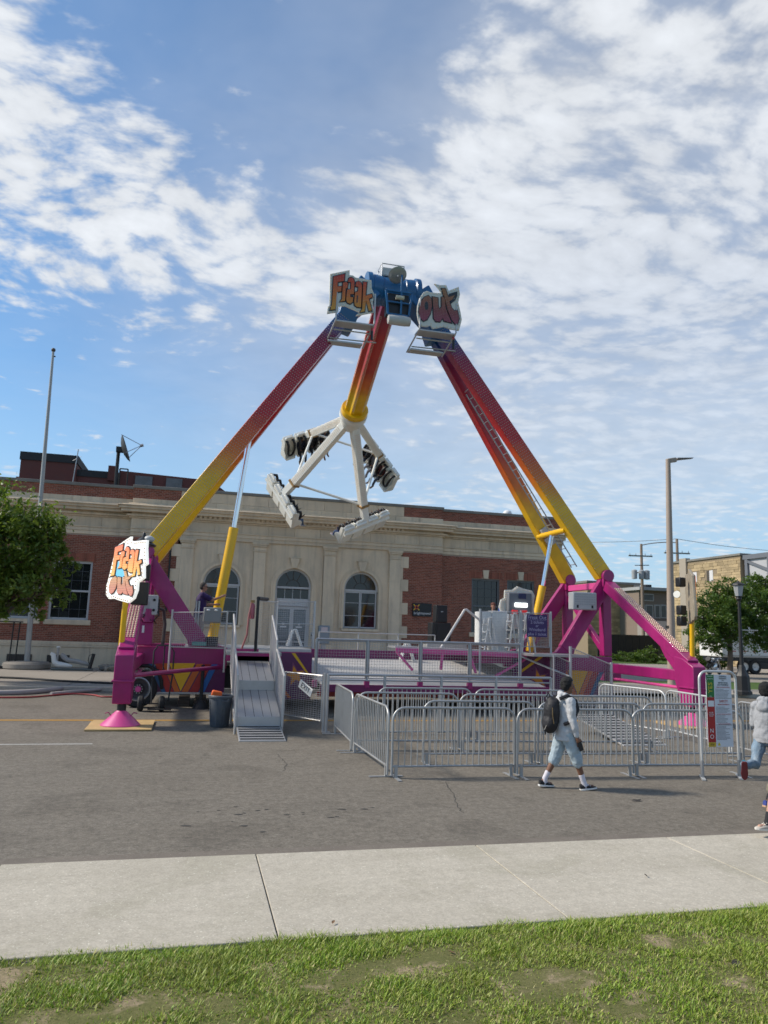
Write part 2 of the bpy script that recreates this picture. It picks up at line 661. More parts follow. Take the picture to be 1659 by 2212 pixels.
# ------------------------------------------------------------------ the brick building
m_brick = mat('red_brick', (.275, .093, .058), .85, var=.14, scale=1.2, fine=.12, objrand=.28, dirt=.25, dirtcol=(.09, .04, .03))
m_mortar = mat('mortar', (.42, .33, .27), .95, var=.1)
m_stone = mat('limestone', (.68, .55, .395), .85, var=.12, scale=.8, fine=.06, objrand=.10, dirt=.30, runs=.40, dirtcol=(.27, .235, .19), bump=.15, bscale=25)
m_stone_dark = mat('weathered_coping', (.20, .19, .17), .9, var=.2, scale=2, dirt=.4)
m_frame = mat('pale_window_frame', (.50, .50, .50), .5, var=.05)
m_glass = mat('dark_window_glass', (.012, .014, .017), .06, var=.2, scale=.8, spec=.6)
m_iron = mat('black_iron', (.016, .016, .017), .55, var=.2, scale=5)
m_vent = mat('bronze_grille', (.075, .06, .05), .6)
m_tar = mat('dark_roofing', (.035, .034, .036), .8)
m_steel = mat('galvanised_steel', (.42, .42, .43), .42, metal=.75, var=.18, scale=4, fine=.08, dirt=.25, dirtcol=(.2, .19, .18))
m_alu = mat('brushed_aluminium', (.50, .49, .48), .45, metal=.55, var=.12, scale=3, dirt=.2, dirtcol=(.22, .2, .18))

YC, YW = 37.5, 38.0
XL, X0, X1, XR = -14.5, -3.26, 12.64, 19.93
Z0, ZB, ZA, ZF, ZCO, ZP, ZT = .14, 1.33, 6.45, 6.85, 7.33, 8.06, 8.95
bld = thing('brick_building', 'long one-storey red brick building with limestone entrance bay and cornice', 'building', (4.7, 37.5, .14))


def split_rects(x0, x1, z0, z1, ops):
    xs = sorted({x0, x1, *[min(max(v, x0), x1) for o in ops for v in (o[0], o[1])]})
    out = []
    for a, c in zip(xs[:-1], xs[1:]):
        if c - a < 1e-4:
            continue
        mid = (a + c) / 2
        blocks = sorted((o[2], o[3]) for o in ops if o[0] <= mid <= o[1])
        z = z0
        for b0, b1 in blocks:
            if b0 > z:
                out.append((a, c, z, min(b0, z1)))
            z = max(z, b1)
        if z < z1:
            out.append((a, c, z, z1))
    return out


BR_L, BR_H = .212, .068
brick_boxes = []


def brick_field(x0, x1, z0, z1, y, ops=()):
    """bricks laid in running bond on plane y, clipped at openings"""
    row, z = 0, z0 + .006
    while z + BR_H <= z1 + .01:
        x = x0 - (.113 if row % 2 else 0)
        while x < x1:
            a, c = max(x, x0), min(x + BR_L, x1)
            for o in ops:
                if o[2] < z + BR_H and o[3] > z:
                    if a >= o[0] and c <= o[1]:
                        a = c
                    elif a < o[0] < c:
                        c = o[0]
                    elif a < o[1] < c:
                        a = o[1]
            if c - a > .03:
                brick_boxes.append((a, c, z, z + BR_H, y))
            x += BR_L + .014
        z += BR_H + .015
        row += 1


win_L = [(-6.68, -4.88, 2.34, 5.12), (-8.92, -7.12, 2.34, 5.12), (-11.2, -9.4, 2.34, 5.12)]
win_R = [(14.51, 16.14, 2.34, 5.24), (16.58, 18.21, 2.34, 5.24)]
wall = MB()
for x0, x1, y, ops in ((XL, X0, YW, win_L), (X1, XR, YW, win_R), (X0, -1.0, YC, ()), (10.45, X1, YC, ())):
    for r in split_rects(x0, x1, ZB, ZA, ops):
        wall.bb(r[0], r[1], y, y + .4, r[2], r[3])
    brick_field(x0, x1, ZB, ZA, y - .016, ops)
    px0, px1 = x0, x1
    wall.bb(px0, px1, y, y + .35, 8.30, 8.80)
    brick_field(px0, px1, 8.30, 8.78, y - .016)
wall.bb(X0, X0 + .02, YC, YW, ZB, ZA)
wall.bb(XL, XR, 51.6, 52, Z0, 8.8)
wall.bb(XR - .4, XR, YW + .4, 51.6, Z0, 8.8)
wall.bb(XL, XL + .4, YW + .4, 51.6, Z0, 8.8)
wall.build('wall', m_mortar, bld, smooth=0)
roofm = MB().bb(XL + .3, XR - .3, YW + .3, 51.7, 8.1, 8.3).build('roof', m_tar, bld, smooth=0)
# bricks: the nearest 300 whole ones as single parts, the rest as one mass
full = [b for b in brick_boxes if abs((b[1] - b[0]) - BR_L) < .002 and b[2] > 2.3 and -4.85 < b[0] < -1.1]
full.sort(key=lambda b: (b[0] ** 2 + b[4] ** 2 + (b[2] - 3.5) ** 2 * 4))
single = set(full[:300])
proto = None
for b in full[:300]:
    c = Vector(((b[0] + b[1]) / 2, b[4] + .008, (b[2] + b[3]) / 2))
    if proto is None:
        pm = MB().box((0, 0, 0), (BR_L, .03, BR_H))
        tmp = pm.build('brick', m_brick, None, smooth=0)
        proto = tmp.data
        tmp.parent = bld
        tmp.location = c - bld.location
    else:
        share('brick', proto, bld, c)
rest = MB()
for b in brick_boxes:
    if b not in single:
        j = random.uniform(-.003, .003)
        rest.bb(b[0], b[1], b[4] + j, b[4] + .025, b[2], b[3])
rest.build('brickwork', m_brick, bld, smooth=0, kind='stuff')

# stone base course, cornice and copings follow the front line of wings and centre
segs = ((XL, X0, YW), (X0, X1, YC), (X1, XR, YW))
for x0, x1, y in segs:
    n = max(2, int((x1 - x0) / 1.25))
    for k in range(n):
        a, c = x0 + (x1 - x0) * k / n, x0 + (x1 - x0) * (k + 1) / n
        if not (y == YC and -1.0 < (a + c) / 2 < 10.45):
            MB().bb(a + .004, c - .004, y - .10, y + .3, Z0, 1.06).build('base_stone', m_stone, bld, bevel=.012)
        MB().bb(a + .004, c - .004, y - .02, y + .3, 6.86, 7.32).build('frieze_stone', m_stone, bld, bevel=.008)
        MB().bb(a + .004, c - .004, y - .03, y + .3, 8.05, 8.298).build('parapet_stone', m_stone, bld, bevel=.008)
    wt = MB().bb(x0, x1, y - .13, y + .28, 1.062, 1.16)
    wt.bb(x0, x1, y - .09, y + .28, 1.162, 1.328)
    wt.build('water_table', m_stone, bld, bevel=.02)
    ar = MB().bb(x0, x1, y - .05, y + .28, 6.455, 6.63)
    ar.bb(x0, x1, y - .08, y + .28, 6.632, 6.80)
    ar.bb(x0, x1, y - .12, y + .28, 6.802, 6.855)
    ar.build('architrave', m_stone, bld, bevel=.01)
    co = MB()
    e0, e1 = (x0 - .0, x1 + .0)
    for pr, za, zb in ((.10, 7.322, 7.40), (.22, 7.40, 7.50), (.46, 7.58, 7.72), (.56, 7.722, 7.84), (.64, 7.842, 7.90), (.42, 7.902, 7.96), (.16, 7.962, 8.048)):
        ex = pr if y == YC else 0
        co.bb(x0 - ex, x1 + ex, y - pr, y + .25, za, zb)
    co.bb(x0, x1, y - .16, y + .25, 7.501, 7.579)
    co.build('cornice', m_stone, bld, bevel=.02)
    MB().bb(x0 - .04, x1 + .04, y - .07, y + .45, 8.801, ZT).build('coping', m_stone_dark, bld, bevel=.015)
# dentils below the centre cornice
dm = None
k = -.95
while k < 10.5:
    if dm is None:
        d0 = MB().box((0, 0, 0), (.135, .13, .125)).build('dentil', m_stone, None, smooth=0)
        dm = d0.data
        d0.parent = bld
        d0.location = Vector((k, YC - .225, 7.5455)) - bld.location
    else:
        share('dentil', dm, bld, (k, YC - .225, 7.5455))
    k += .235
# limestone parapet panels in the middle
n = 8
for k in range(n):
    a, c = -1.0 + 11.45 * k / n, -1.0 + 11.45 * (k + 1) / n
    MB().bb(a + .004, c - .004, YC - .03, YC + .33, 8.302, 8.798).build('parapet_panel', m_stone, bld, bevel=.008)
# quoins at the edges of the stone bay
for xq, sgn in ((-1.0, -1), (10.45, 1)):
    z, k = ZB + .002, 0
    while z < ZA - .3:
        wq = .32 if k % 2 else .02
        a, c = (xq - wq, xq + .30) if sgn < 0 else (xq - .30, xq + wq)
        MB().bb(a, c, YC - .055, YC + .3, z, z + .60).build('quoin', m_stone, bld, bevel=.01)
        z += .604
        k += 1
# entrance bay: pilasters, arches, recessed fields
PIL = [-.53, 3.0, 6.56, 10.03]
for xp in PIL:
    MB().bb(xp - .36, xp + .36, YC - .14, YC + .2, Z0, 1.52).build('pilaster_base', m_stone, bld, bevel=.02)
    MB().bb(xp - .30, xp + .30, YC - .09, YC + .2, 1.522, 5.99).build('pilaster_shaft', m_stone, bld, bevel=.015)
    cp = MB().bb(xp - .34, xp + .34, YC - .12, YC + .2, 5.992, 6.06)
    cp.bb(xp - .31, xp + .31, YC - .10, YC + .2, 6.061, 6.24)
    cp.bb(xp - .36, xp + .36, YC - .15, YC + .2, 6.241, 6.33)
    cp.bb(xp - .40, xp + .40, YC - .18, YC + .2, 6.331, 6.45)
    cp.build('capital', m_stone, bld, bevel=.015)
BAYS = [(1.22, 'w'), (4.77, 'd'), (8.28, 'w')]
ARC_Z, RAD = 4.34, .90
for xc, kind in BAYS:
    sill = 2.34 if kind == 'w' else .5
    yb = YC + .04
    hw = 1.47
    arc = [(xc + RAD * math.cos(a), ARC_Z + RAD * math.sin(a)) for a in np.linspace(math.pi, 0, 25)]
    top = [(xc - hw, ARC_Z)] + arc + [(xc + hw, ARC_Z), (xc + hw, 6.45), (xc - hw, 6.45)]
    fld = MB().prism(top, (0, yb + .4, 0), (1, 0, 0), (0, 0, 1), .4)
    fld.bb(xc - hw, xc - RAD, yb, yb + .4, Z0, ARC_Z)
    fld.bb(xc + RAD, xc + hw, yb, yb + .4, Z0, ARC_Z)
    fld.bb(xc - RAD, xc + RAD, yb, yb + .4, Z0, sill)
    fld.build('stone_field', m_stone, bld, smooth=0)
    # moulded surround
    r2 = RAD + .24
    ring = [(xc + r2 * math.cos(a), ARC_Z + r2 * math.sin(a)) for a in np.linspace(math.pi, 0, 25)]
    r1 = RAD + .015
    inner = [(xc + r1 * math.cos(a), ARC_Z + r1 * math.sin(a)) for a in np.linspace(0, math.pi, 25)]
    leg0 = sill if kind == 'w' else Z0 + .002
    poly = [(xc - r2, leg0)] + ring + [(xc + r2, leg0), (xc + r1, leg0)] + inner + [(xc - r1, leg0)]
    MB().prism(poly, (0, yb, 0), (1, 0, 0), (0, 0, 1), .07).build('arch_surround', m_stone, bld, smooth=25)
    r3 = RAD + .12
    ring = [(xc + r3 * math.cos(a), ARC_Z + r3 * math.sin(a)) for a in np.linspace(math.pi, 0, 25)]
    poly = [(xc - r3, leg0 + .002)] + ring + [(xc + r3, leg0 + .002), (xc + r1 - .004, leg0 + .002)] + [(x, z) for x, z in inner] + [(xc - r1 + .004, leg0 + .002)]
    MB().prism(poly, (0, yb - .068, 0), (1, 0, 0), (0, 0, 1), .03).build('arch_roll', m_stone, bld, smooth=25)
    ks = MB().prism([(xc - .13, ARC_Z + RAD + .02), (xc + .13, ARC_Z + RAD + .02), (xc + .24, ARC_Z + RAD + .52), (xc - .24, ARC_Z + RAD + .52)], (0, yb - .05, 0), (1, 0, 0), (0, 0, 1), .12)
    ks.bb(xc - .30, xc + .30, yb - .13, yb, ARC_Z + RAD + .522, ARC_Z + RAD + .58)
    ks.build('keystone', m_stone, bld, bevel=.02)
    # joinery
    yg = yb + .22
    half = [(xc + (RAD - .02) * math.cos(a), ARC_Z + .02 + (RAD - .02) * math.sin(a)) for a in np.linspace(0, math.pi, 25)]
    wn = MB().prism(half, (0, yg + .02, 0), (1, 0, 0), (0, 0, 1), .015).build('fanlight', m_glass, bld, smooth=0)
    fr = MB()
    r1, r2 = RAD - .09, RAD - .002
    o_ = [(xc + r2 * math.cos(a), ARC_Z + r2 * math.sin(a)) for a in np.linspace(math.pi, 0, 25)]
    i_ = [(xc + r1 * math.cos(a), ARC_Z + r1 * math.sin(a)) for a in np.linspace(0, math.pi, 25)]
    fr.prism(o_ + i_, (0, yg, 0), (1, 0, 0), (0, 0, 1), .08)
    fr.bb(xc - RAD, xc + RAD, yg - .09, yg, ARC_Z - .10, ARC_Z)
    fr.build('fanlight_frame', m_frame, wn, smooth=25)
    mu = MB()
    for a in (R(60), R(120), R(90)):
        mu.beam((xc + .35 * math.cos(a), yg - .02, ARC_Z + .35 * math.sin(a)), (xc + r1 * math.cos(a), yg - .02, ARC_Z + r1 * math.sin(a)), .03, .03)
    mu.path([(xc + .35 * math.cos(a), yg - .02, ARC_Z + .35 * math.sin(a)) for a in np.linspace(0, math.pi, 14)], .014, 5)
    mu.build('muntin', m_vent, wn)
    if kind == 'w':
        for s in (-1, 1):
            xa = xc + s * (RAD - .05) / 2
            pn = MB().bb(xa - .40, xa + .40, yg, yg + .015, sill + .06, ARC_Z - .12).build('pane', m_glass, bld, smooth=0)
            fm = MB()
            for x in (xa - .40, xa + .40):
                fm.bb(x - .035, x + .035, yg - .06, yg - .001, sill + .03, ARC_Z - .101)
            for z in (sill + .06, ARC_Z - .14):
                fm.bb(xa - .364, xa + .364, yg - .058, yg - .002, z - .035, z + .035)
            for z in (3.0, 3.65):
                fm.bb(xa - .364, xa + .364, yg - .02, yg - .003, z - .012, z + .012)
            fm.build('pane_frame', m_frame, pn)
        MB().bb(xc - RAD - .1, xc + RAD + .1, yb - .14, yb + .2, sill - .14, sill - .004).build('sill', m_stone, bld, bevel=.02)
    else:
        tr = MB().bb(xc - .80, xc + .80, yg, yg + .015, 3.72, 4.2).build('transom_pane', m_glass, bld, smooth=0)
        fm = MB()
        for x in (xc - .85, xc + .85):
            fm.bb(x - .05, x + .05, yg - .07, yg, .5, 4.235)
        fm.bb(xc - .80, xc + .80, yg - .10, yg - .001, 3.36, 3.74)
        for x in (-.4, 0, .4):
            fm.bb(xc + x - .012, xc + x + .012, yg - .02, yg - .002, 3.741, 4.235)
        fm.build('door_frame', m_frame, tr)
        for s in (-1, 1):
            xa = xc + s * .40
            m_blind = mat('door_glass', (.10, .125, .14), .12, var=.1, spec=.6)
            dr = MB().bb(xa - .38, xa + .38, yg, yg + .02, .55, 3.34).build('door', m_blind, bld, smooth=0)
            fm = MB()
            for x in (xa - .355, xa + .355):
                fm.bb(x - .045, x + .045, yg - .04, yg - .001, .55, 3.34)
            for z in (.62, 3.28):
                fm.bb(xa - .309, xa + .309, yg - .038, yg - .002, z - .07, z + .06)
            fm.bb(xa - .309, xa + .309, yg - .036, yg - .003, 1.55, 1.62)
            fm.build('door_stile', m_frame, dr)
            bl = MB()
            for q in range(22):
                bl.bb(xa - .305, xa + .305, yg - .012, yg - .002, 1.75 + q * .065, 1.775 + q * .065)
            bl.build('blind', mat('blind_slat', (.26, .29, .31), .6), dr, smooth=0)
            MB().bb(xa - .16, xa + .16, yg - .02, yg - .013, 2.30, 2.36).build('door_sticker', mat('white_decal', (.7, .7, .7), .5), dr, smooth=0)
            MB().bb(xa - .05, xa + .05, yg - .02, yg - .013, 2.42, 2.52).build('door_logo', mat('white_decal', (.7, .7, .7), .5), dr, smooth=0)
            MB().tube((xa - s * .27, yg - .09, 1.4), (xa - s * .27, yg - .09, 2.0), .018, n=6).build('handle', m_steel, dr)
        MB().bb(xc - 1.3, xc + 1.3, YC - 1.4, YC + .2, Z0, .32).build('step', m_stone, bld, bevel=.02)
        MB().bb(xc - 1.2, xc + 1.2, YC - .9, YC + .2, .322, .5).build('step', m_stone, bld, bevel=.02)
# rectangular windows in the wings
for i, (a, c, z0, z1) in enumerate(win_L + win_R):
    y = YW + .16
    wnd = MB().bb(a, c, y, y + .02, z0, z1).build('window', m_glass, bld, smooth=0)
    fr = MB()
    for x in (a + .05, c - .05):
        fr.bb(x - .05, x + .05, y - .09, y - .001, z0, z1)
    zm = z0 + (z1 - z0) * .49
    for z, h in ((z0 + .05, .05), (z1 - .05, .05), (zm, .045)):
        fr.bb(a + .10, c - .10, y - .085, y - .002, z - h, z + h)
    fr.build('window_frame', m_frame if i < 3 else mat('grey_window_frame', (.13, .135, .14), .5), wnd, bevel=.008)
    mu = MB()
    for t in (.25, .5, .75):
        x = a + (c - a) * t
        mu.bb(x - .011, x + .011, y - .02, y - .001, z0 + .1, z1 - .1)
    for z in (z0 + .5, zm + .5, zm + .95):
        mu.bb(a + .1, c - .1, y - .018, y - .002, z - .011, z + .011)
    mu.build('muntin', mat('dark_muntin', (.055, .06, .065), .5), wnd, smooth=0)
    MB().bb(a - .14, c + .14, YW - .13, YW + .16, z0 - .24, z0 - .001).build('sill', m_stone, bld, bevel=.025)
    if i >= 3:
        xc = (a + c) / 2
        MB().prism([(xc - .13, z1 + .02), (xc + .13, z1 + .02), (xc + .18, z1 + .48), (xc - .18, z1 + .48)], (0, YW + .05, 0), (1, 0, 0), (0, 0, 1), .11).build('keystone', m_stone, bld, bevel=.01)
    # soldier course above the opening
    n = int((c - a + .3) / .083)
    for k in range(n):
        x = a - .15 + k * .083
        if i >= 3 and abs(x + .036 - (a + c) / 2) < .2:
            continue
        MB().bb(x, x + .072, YW - .024, YW + .02, z1 + .02, z1 + .40).build('lintel_brick', m_brick, bld, smooth=0)
for a, c in ((-8.22, -7.15), (-6.5, -5.52)):
    v = MB().bb(a, c, YW - .13, YW - .105, .34, .70).build('basement_grille', m_vent, bld, smooth=0)
    for k in range(9):
        x = a + .05 + (c - a - .1) * k / 8
        MB().bb(x - .018, x + .018, YW - .16, YW - .131, .36, .68).build('grille_bar', m_vent, v, smooth=0)
# wall lamp and box, drain pipe, fixtures
MB().tube((-1.32, YC - .10, 7.3), (-1.32, YC - .10, 2.9), .045, n=8).build('downpipe', m_iron, bld)
cm = MB().tube((-1.75, YC - .35, 4.02), (-1.45, YC - .15, 3.94), .09, .075, n=10)
cm.tube((-1.45, YC - .15, 3.94), (-1.3, YC, 3.94), .03, n=6)
cm.build('security_camera', mat('white_plastic', (.7, .7, .7), .4), bld)
MB().bb(-2.75, -2.05, YC - .10, YC - .03, 3.55, 4.75).build('wall_panel', mat('grey_panel', (.09, .10, .10), .5), bld, bevel=.01)
# rooftop blocks behind the parapet
m_brick_far = mat('far_brick', (.155, .052, .043), .9, var=.12, scale=1.5, fine=.2, dirt=.2)
pent = MB().bb(-10.36, -7.3, 46, 52, 8.3, 11.45)
pent.bb(-10.5, -10.1, 45.9, 46.3, 8.3, 10.4)
pent.build('penthouse', m_brick_far, bld, smooth=0)
MB().bb(-10.42, -7.25, 45.93, 52, 11.452, 11.92).build('penthouse_fascia', m_tar, bld, smooth=0)
MB().bb(-7.3, -5.0, 46.2, 52, 8.3, 10.75).build('rooftop_block', m_brick_far, bld, smooth=0)
MB().bb(-7.3, -4.95, 46.15, 52, 10.752, 11.15).build('rooftop_fascia', m_tar, bld, smooth=0)
MB().bb(-5.55, -5.02, 46.0, 46.6, 10.6, 11.5).build('chimney', m_brick_far, bld, smooth=0)
MB().prism([(-4.95, 8.3), (2.2, 8.3), (2.0, 10.05), (.85, 10.85), (.83, 11.1), (-4.95, 11.3)], (0, 52, 0), (1, 0, 0), (0, 0, 1), 5.7).build('rooftop_block', m_brick_far, bld, smooth=0)
for a, c in ((-4.0, -3.0), (-2.2, -1.25), (-.5, .35)):
    wv = MB().bb(a, c, 46.2, 46.29, 10.25, 11.05).build('rooftop_window', mat('hazy_glass', (.12, .11, .11), .15, var=.6, scale=2.5), bld, smooth=0)
    MB().bb(a - .04, c + .04, 46.17, 46.199, 10.2, 10.26).build('sash', m_frame, wv, smooth=0)
MB().ball((17.1, 39.2, 9.12), (.28, .28, .26)).build('roof_vent', mat('white_plastic', (.7, .7, .7), .4), bld)

# bank-of-letters signs on the brick
m_signblack = mat('sign_black', (.008, .008, .012), .35)
m_signwhite = mat('sign_white', (.72, .72, .72), .5)
m_signyellow = mat('sign_yellow', (.65, .42, .03), .5)
m_signred = mat('sign_red', (.52, .05, .02), .5)


def wall_sign(xc, zc, lab):
    t = thing('wall_sign', lab, 'sign', (xc, YC - .06, zc - .3), 'black building signs')
    MB().bb(xc - .52, xc + .52, YC - .12, YC - .02, zc - .34, zc + .34).build('panel', m_signblack, t, bevel=.01)
    lg = MB()
    for sx, sz in ((-1, -1), (-1, 1), (1, -1), (1, 1)):
        lg.box((xc - .32 + sx * .11, YC - .124, zc + .12 + sz * .10), (.13, .012, .05), Matrix.Rotation(R(-45 * sx * sz), 3, 'Y'))
    lg.build('logo_ray', m_signyellow, t, smooth=0)
    MB().lathe([(.06, 0), (.10, .0), (.10, .012), (.06, .012)], (xc - .32, YC - .121, zc + .12), 12, (0, -1, 0), cap=False).build('logo_ring', m_signred, t)
    text('lettering', 'brightspeed', .195, m_signwhite, (xc + .0, YC - .122, zc - .18), (1, 0, 0), (0, 0, 1), t)


wall_sign(11.55, 3.42, 'black brightspeed wall sign with yellow and red logo left of the loudspeakers')
wall_sign(-2.15, 3.1, 'black brightspeed wall sign half hidden behind the grey control cabinet')
# mailbox-like grey box with paper notice by the door
bx_ = thing('drop_box', 'grey steel drop box on a post beside the glass entrance doors', 'drop box', (6.25, 36.6, .14))
MB().bb(5.98, 6.52, 36.35, 36.8, 1.55, 2.45).build('body', mat('grey_blue_paint', (.25, .28, .31), .5, metal=.2), bx_, bevel=.05)
MB().bb(6.08, 6.4, 36.335, 36.349, 2.15, 2.36).build('notice', mat('notice_paper', (.6, .5, .5), .7), bx_, smooth=0)
MB().bb(6.15, 6.35, 36.45, 36.65, .14, 1.549).build('post', m_steel, bx_, bevel=.01)
mt = thing('wall_meter', 'small pale utility meter on the stone wall beside the drop box', 'meter', (5.95, 37.2, .14))
MB().bb(5.72, 5.92, 37.25, 37.4, 1.75, 2.1).build('body', mat('meter_grey', (.4, .4, .38), .5), mt, bevel=.02)
MB().tube((5.82, 37.25, 1.95), (5.82, 37.17, 1.95), .08, n=10).build('dial', m_glass, mt)
MB().bb(5.79, 5.85, 37.3, 37.4, .14, 1.749).build('conduit', m_steel, mt)

# satellite dish on the roof
sd = thing('satellite_dish', 'dark satellite dish tipped on a pole above the roof line', 'dish', (-4.95, 45.0, 8.3))
MB().tube((-4.95, 45, 8.3), (-4.95, 45, 12.2), .10, n=8).build('pole', m_iron, sd)
fr_ = MB()
for dx in (.15, .6):
    fr_.tube((-4.95 + dx, 45.2, 8.3), (-4.95 + dx, 45.2, 11.2), .04, n=6)
fr_.tube((-4.8, 45.2, 11.2), (-4.35, 45.2, 11.2), .04, n=6)
fr_.build('stand', m_iron, sd)
ax = Vector((.93, -.02, .32)).normalized()
cen = Vector((-4.55, 44.6, 12.3))
MB().lathe([(.02, -.16), (.35, -.12), (.65, -.02), (.80, .06), (.82, .05), (.65, -.06), (.35, -.16), (.02, -.20)], cen, 20, ax, cap=False).build('reflector', mat('dish_grey', (.05, .052, .055), .6), sd)
tip = cen + ax * .95 + Vector((0, 0, -.05))
ar = MB()
for a in (0, 2.1, 4.2):
    d_, s_, u_ = basis(ax, (0, 1, 0))
    ar.tube(cen + s_ * math.cos(a) * .85 + u_ * math.sin(a) * .85, tip, .02, n=5)
ar.build('feed_arm', m_steel, sd)
MB().tube(tip - ax * .1, tip + ax * .1, .09, n=8).build('feed_horn', m_steel, sd)
MB().box(cen - ax * .3, (.4, .35, .3)).build('mount', m_iron, sd)
at_ = thing('roof_antenna', 'thin whip antenna on the roof beside the penthouse', 'antenna', (-7.4, 45, 8.3))
MB().tube((-7.4, 45, 8.3), (-7.15, 45, 12.1), .03, n=6).build('mast', m_steel, at_)
MB().tube((-7.4, 45, 11.4), (-6.95, 45, 11.7), .015, n=5).build('element', m_steel, at_)
# ------------------------------------------------------------------ the pendulum ride
CX, CY = 5.98, 23.87
m_mag = mat('magenta_paint', (.33, .013, .135), .38, var=.10, scale=1.5, fine=.05, dirt=.38, runs=.25, dirtcol=(.14, .016, .07), coat=.15)
m_pink = mat('bright_pink_paint', (.62, .07, .26), .4, var=.08, coat=.15, dirt=.12, dirtcol=(.3, .05, .15))
m_purple = mat('purple_panel', (.11, .008, .085), .3, var=.1, coat=.2)
m_purple_mid = mat('dull_purple_paint', (.17, .010, .085), .4, var=.12, dirt=.3, dirtcol=(.08, .01, .04))
m_yel = mat('ride_yellow', (.80, .45, .004), .35, var=.08, fine=.03, coat=.2, dirt=.12, dirtcol=(.35, .2, .03))
m_org = mat('ride_orange', (.62, .13, .012), .35, coat=.2)
m_redp = mat('ride_red', (.40, .012, .012), .35, coat=.2)
m_blu = mat('ride_blue', (.008, .10, .25), .35, var=.1, coat=.2, dirt=.15, dirtcol=(.02, .05, .1))
m_chrome = mat('polished_rod', (.75, .76, .78), .14, metal=1.0, var=.03)
m_white_r = mat('ride_white', (.80, .78, .71), .4, var=.08, scale=2, coat=.15, dirt=.22, dirtcol=(.38, .33, .26))
m_dots = mat('clear_bulbs', (.50, .42, .36), .2, var=.1)
m_dotw = mat('warm_bulbs', (.78, .58, .42), .25, var=.1)
m_rubber = mat('black_rubber', (.014, .014, .015), .75, var=.2)
m_black = mat('black_plastic', (.010, .010, .012), .45, var=.15)
m_grey = mat('light_grey_cabinet', (.48, .48, .47), .45, var=.06, dirt=.15)
m_rust = mat('worn_brass_joint', (.36, .21, .08), .5, metal=.4, var=.3, scale=6)
m_wood = mat('plywood', (.50, .34, .15), .7, var=.2, scale=2.5, dirt=.2)
m_tread = mat('checker_plate', (.46, .45, .44), .38, metal=.6, var=.1, scale=2.5, bump=.25, bscale=38, dirt=.2, dirtcol=(.2, .19, .17))


def grad_mat(name, stops, d, o, ln):
    """paint that fades through several colours along a beam"""
    m = bpy.data.materials.new(name)
    m.use_nodes = True
    b = NB(m.node_tree)
    ps = m.node_tree.nodes['Principled BSDF']
    pos = b.n('ShaderNodeNewGeometry').outputs['Position']
    t = b.vmath('DOT_PRODUCT', b.vmath('SUBTRACT', pos, Vector(o)), Vector(d), out=1)
    t = b.math('DIVIDE', t, ln)
    t = b.math('ADD', t, b.math('MULTIPLY', b.math('SUBTRACT', b.noise(pos, 3, 3), .5), .05))
    c = b.ramp(t, stops)
    v = b.maprange(b.noise(pos, 2.5, 4), .3, .7, .86, 1.06)
    cv = b.n('ShaderNodeCombineXYZ')
    for i in range(3):
        b.l(v, cv.inputs[i])
    b.l(b.mix(1.0, c, cv.outputs[0], 'MULTIPLY'), ps.inputs['Base Color'])
    ps.inputs['Roughness'].default_value = .36
    ps.inputs['Coat Weight'].default_value = .15
    return m


YL, OR, RD, PU, BL = (.80, .46, .004), (.70, .17, .010), (.50, .016, .016), (.24, .012, .085), (.010, .10, .30)
m_leg = grad_mat('rainbow_leg', [(0, YL), (.27, YL), (.38, OR), (.54, RD), (.74, (.40, .013, .026)), (.86, (.27, .012, .06)), (.94, BL), (1, BL)], (0, 0, 1), (0, 0, 4.3), 8.7)

ride = thing('pendulum_ride', 'tall magenta and rainbow swinging pendulum ride with white four-armed gondola', 'fairground ride', (CX, CY, 0))
P = ride


def bulbs(name, p, q, side, nrm, width, rows, step, r, material, parent, stagger=True):
    p, q, side, nrm = Vector(p), Vector(q), Vector(side).normalized(), Vector(nrm).normalized()
    d = (q - p)
    ln = d.length
    d.normalize()
    b = MB()
    k = 0
    t = step * .6
    while t < ln - step * .4:
        for i in range(rows):
            off = ((i + .5) / rows - .5) * width
            if stagger and k % 2:
                off += width / rows * .25
            elif stagger:
                off -= width / rows * .25
            c = p + d * t + side * off
            vs = []
            for (rr, h) in ((1.0, 0.0), (.72, .65)):
                for a in range(5):
                    an = 2 * math.pi * a / 5
                    vs.append(c + (side * math.cos(an) + d * math.sin(an)) * r * rr + nrm * r * h)
            vs.append(c + nrm * r)
            fs = [(a, (a + 1) % 5, 5 + (a + 1) % 5, 5 + a) for a in range(5)] + [(5 + a, 5 + (a + 1) % 5, 10) for a in range(5)]
            b.add(vs, fs)
        t += step
        k += 1
    return b.build(name, material, parent, smooth=60, kind='stuff')


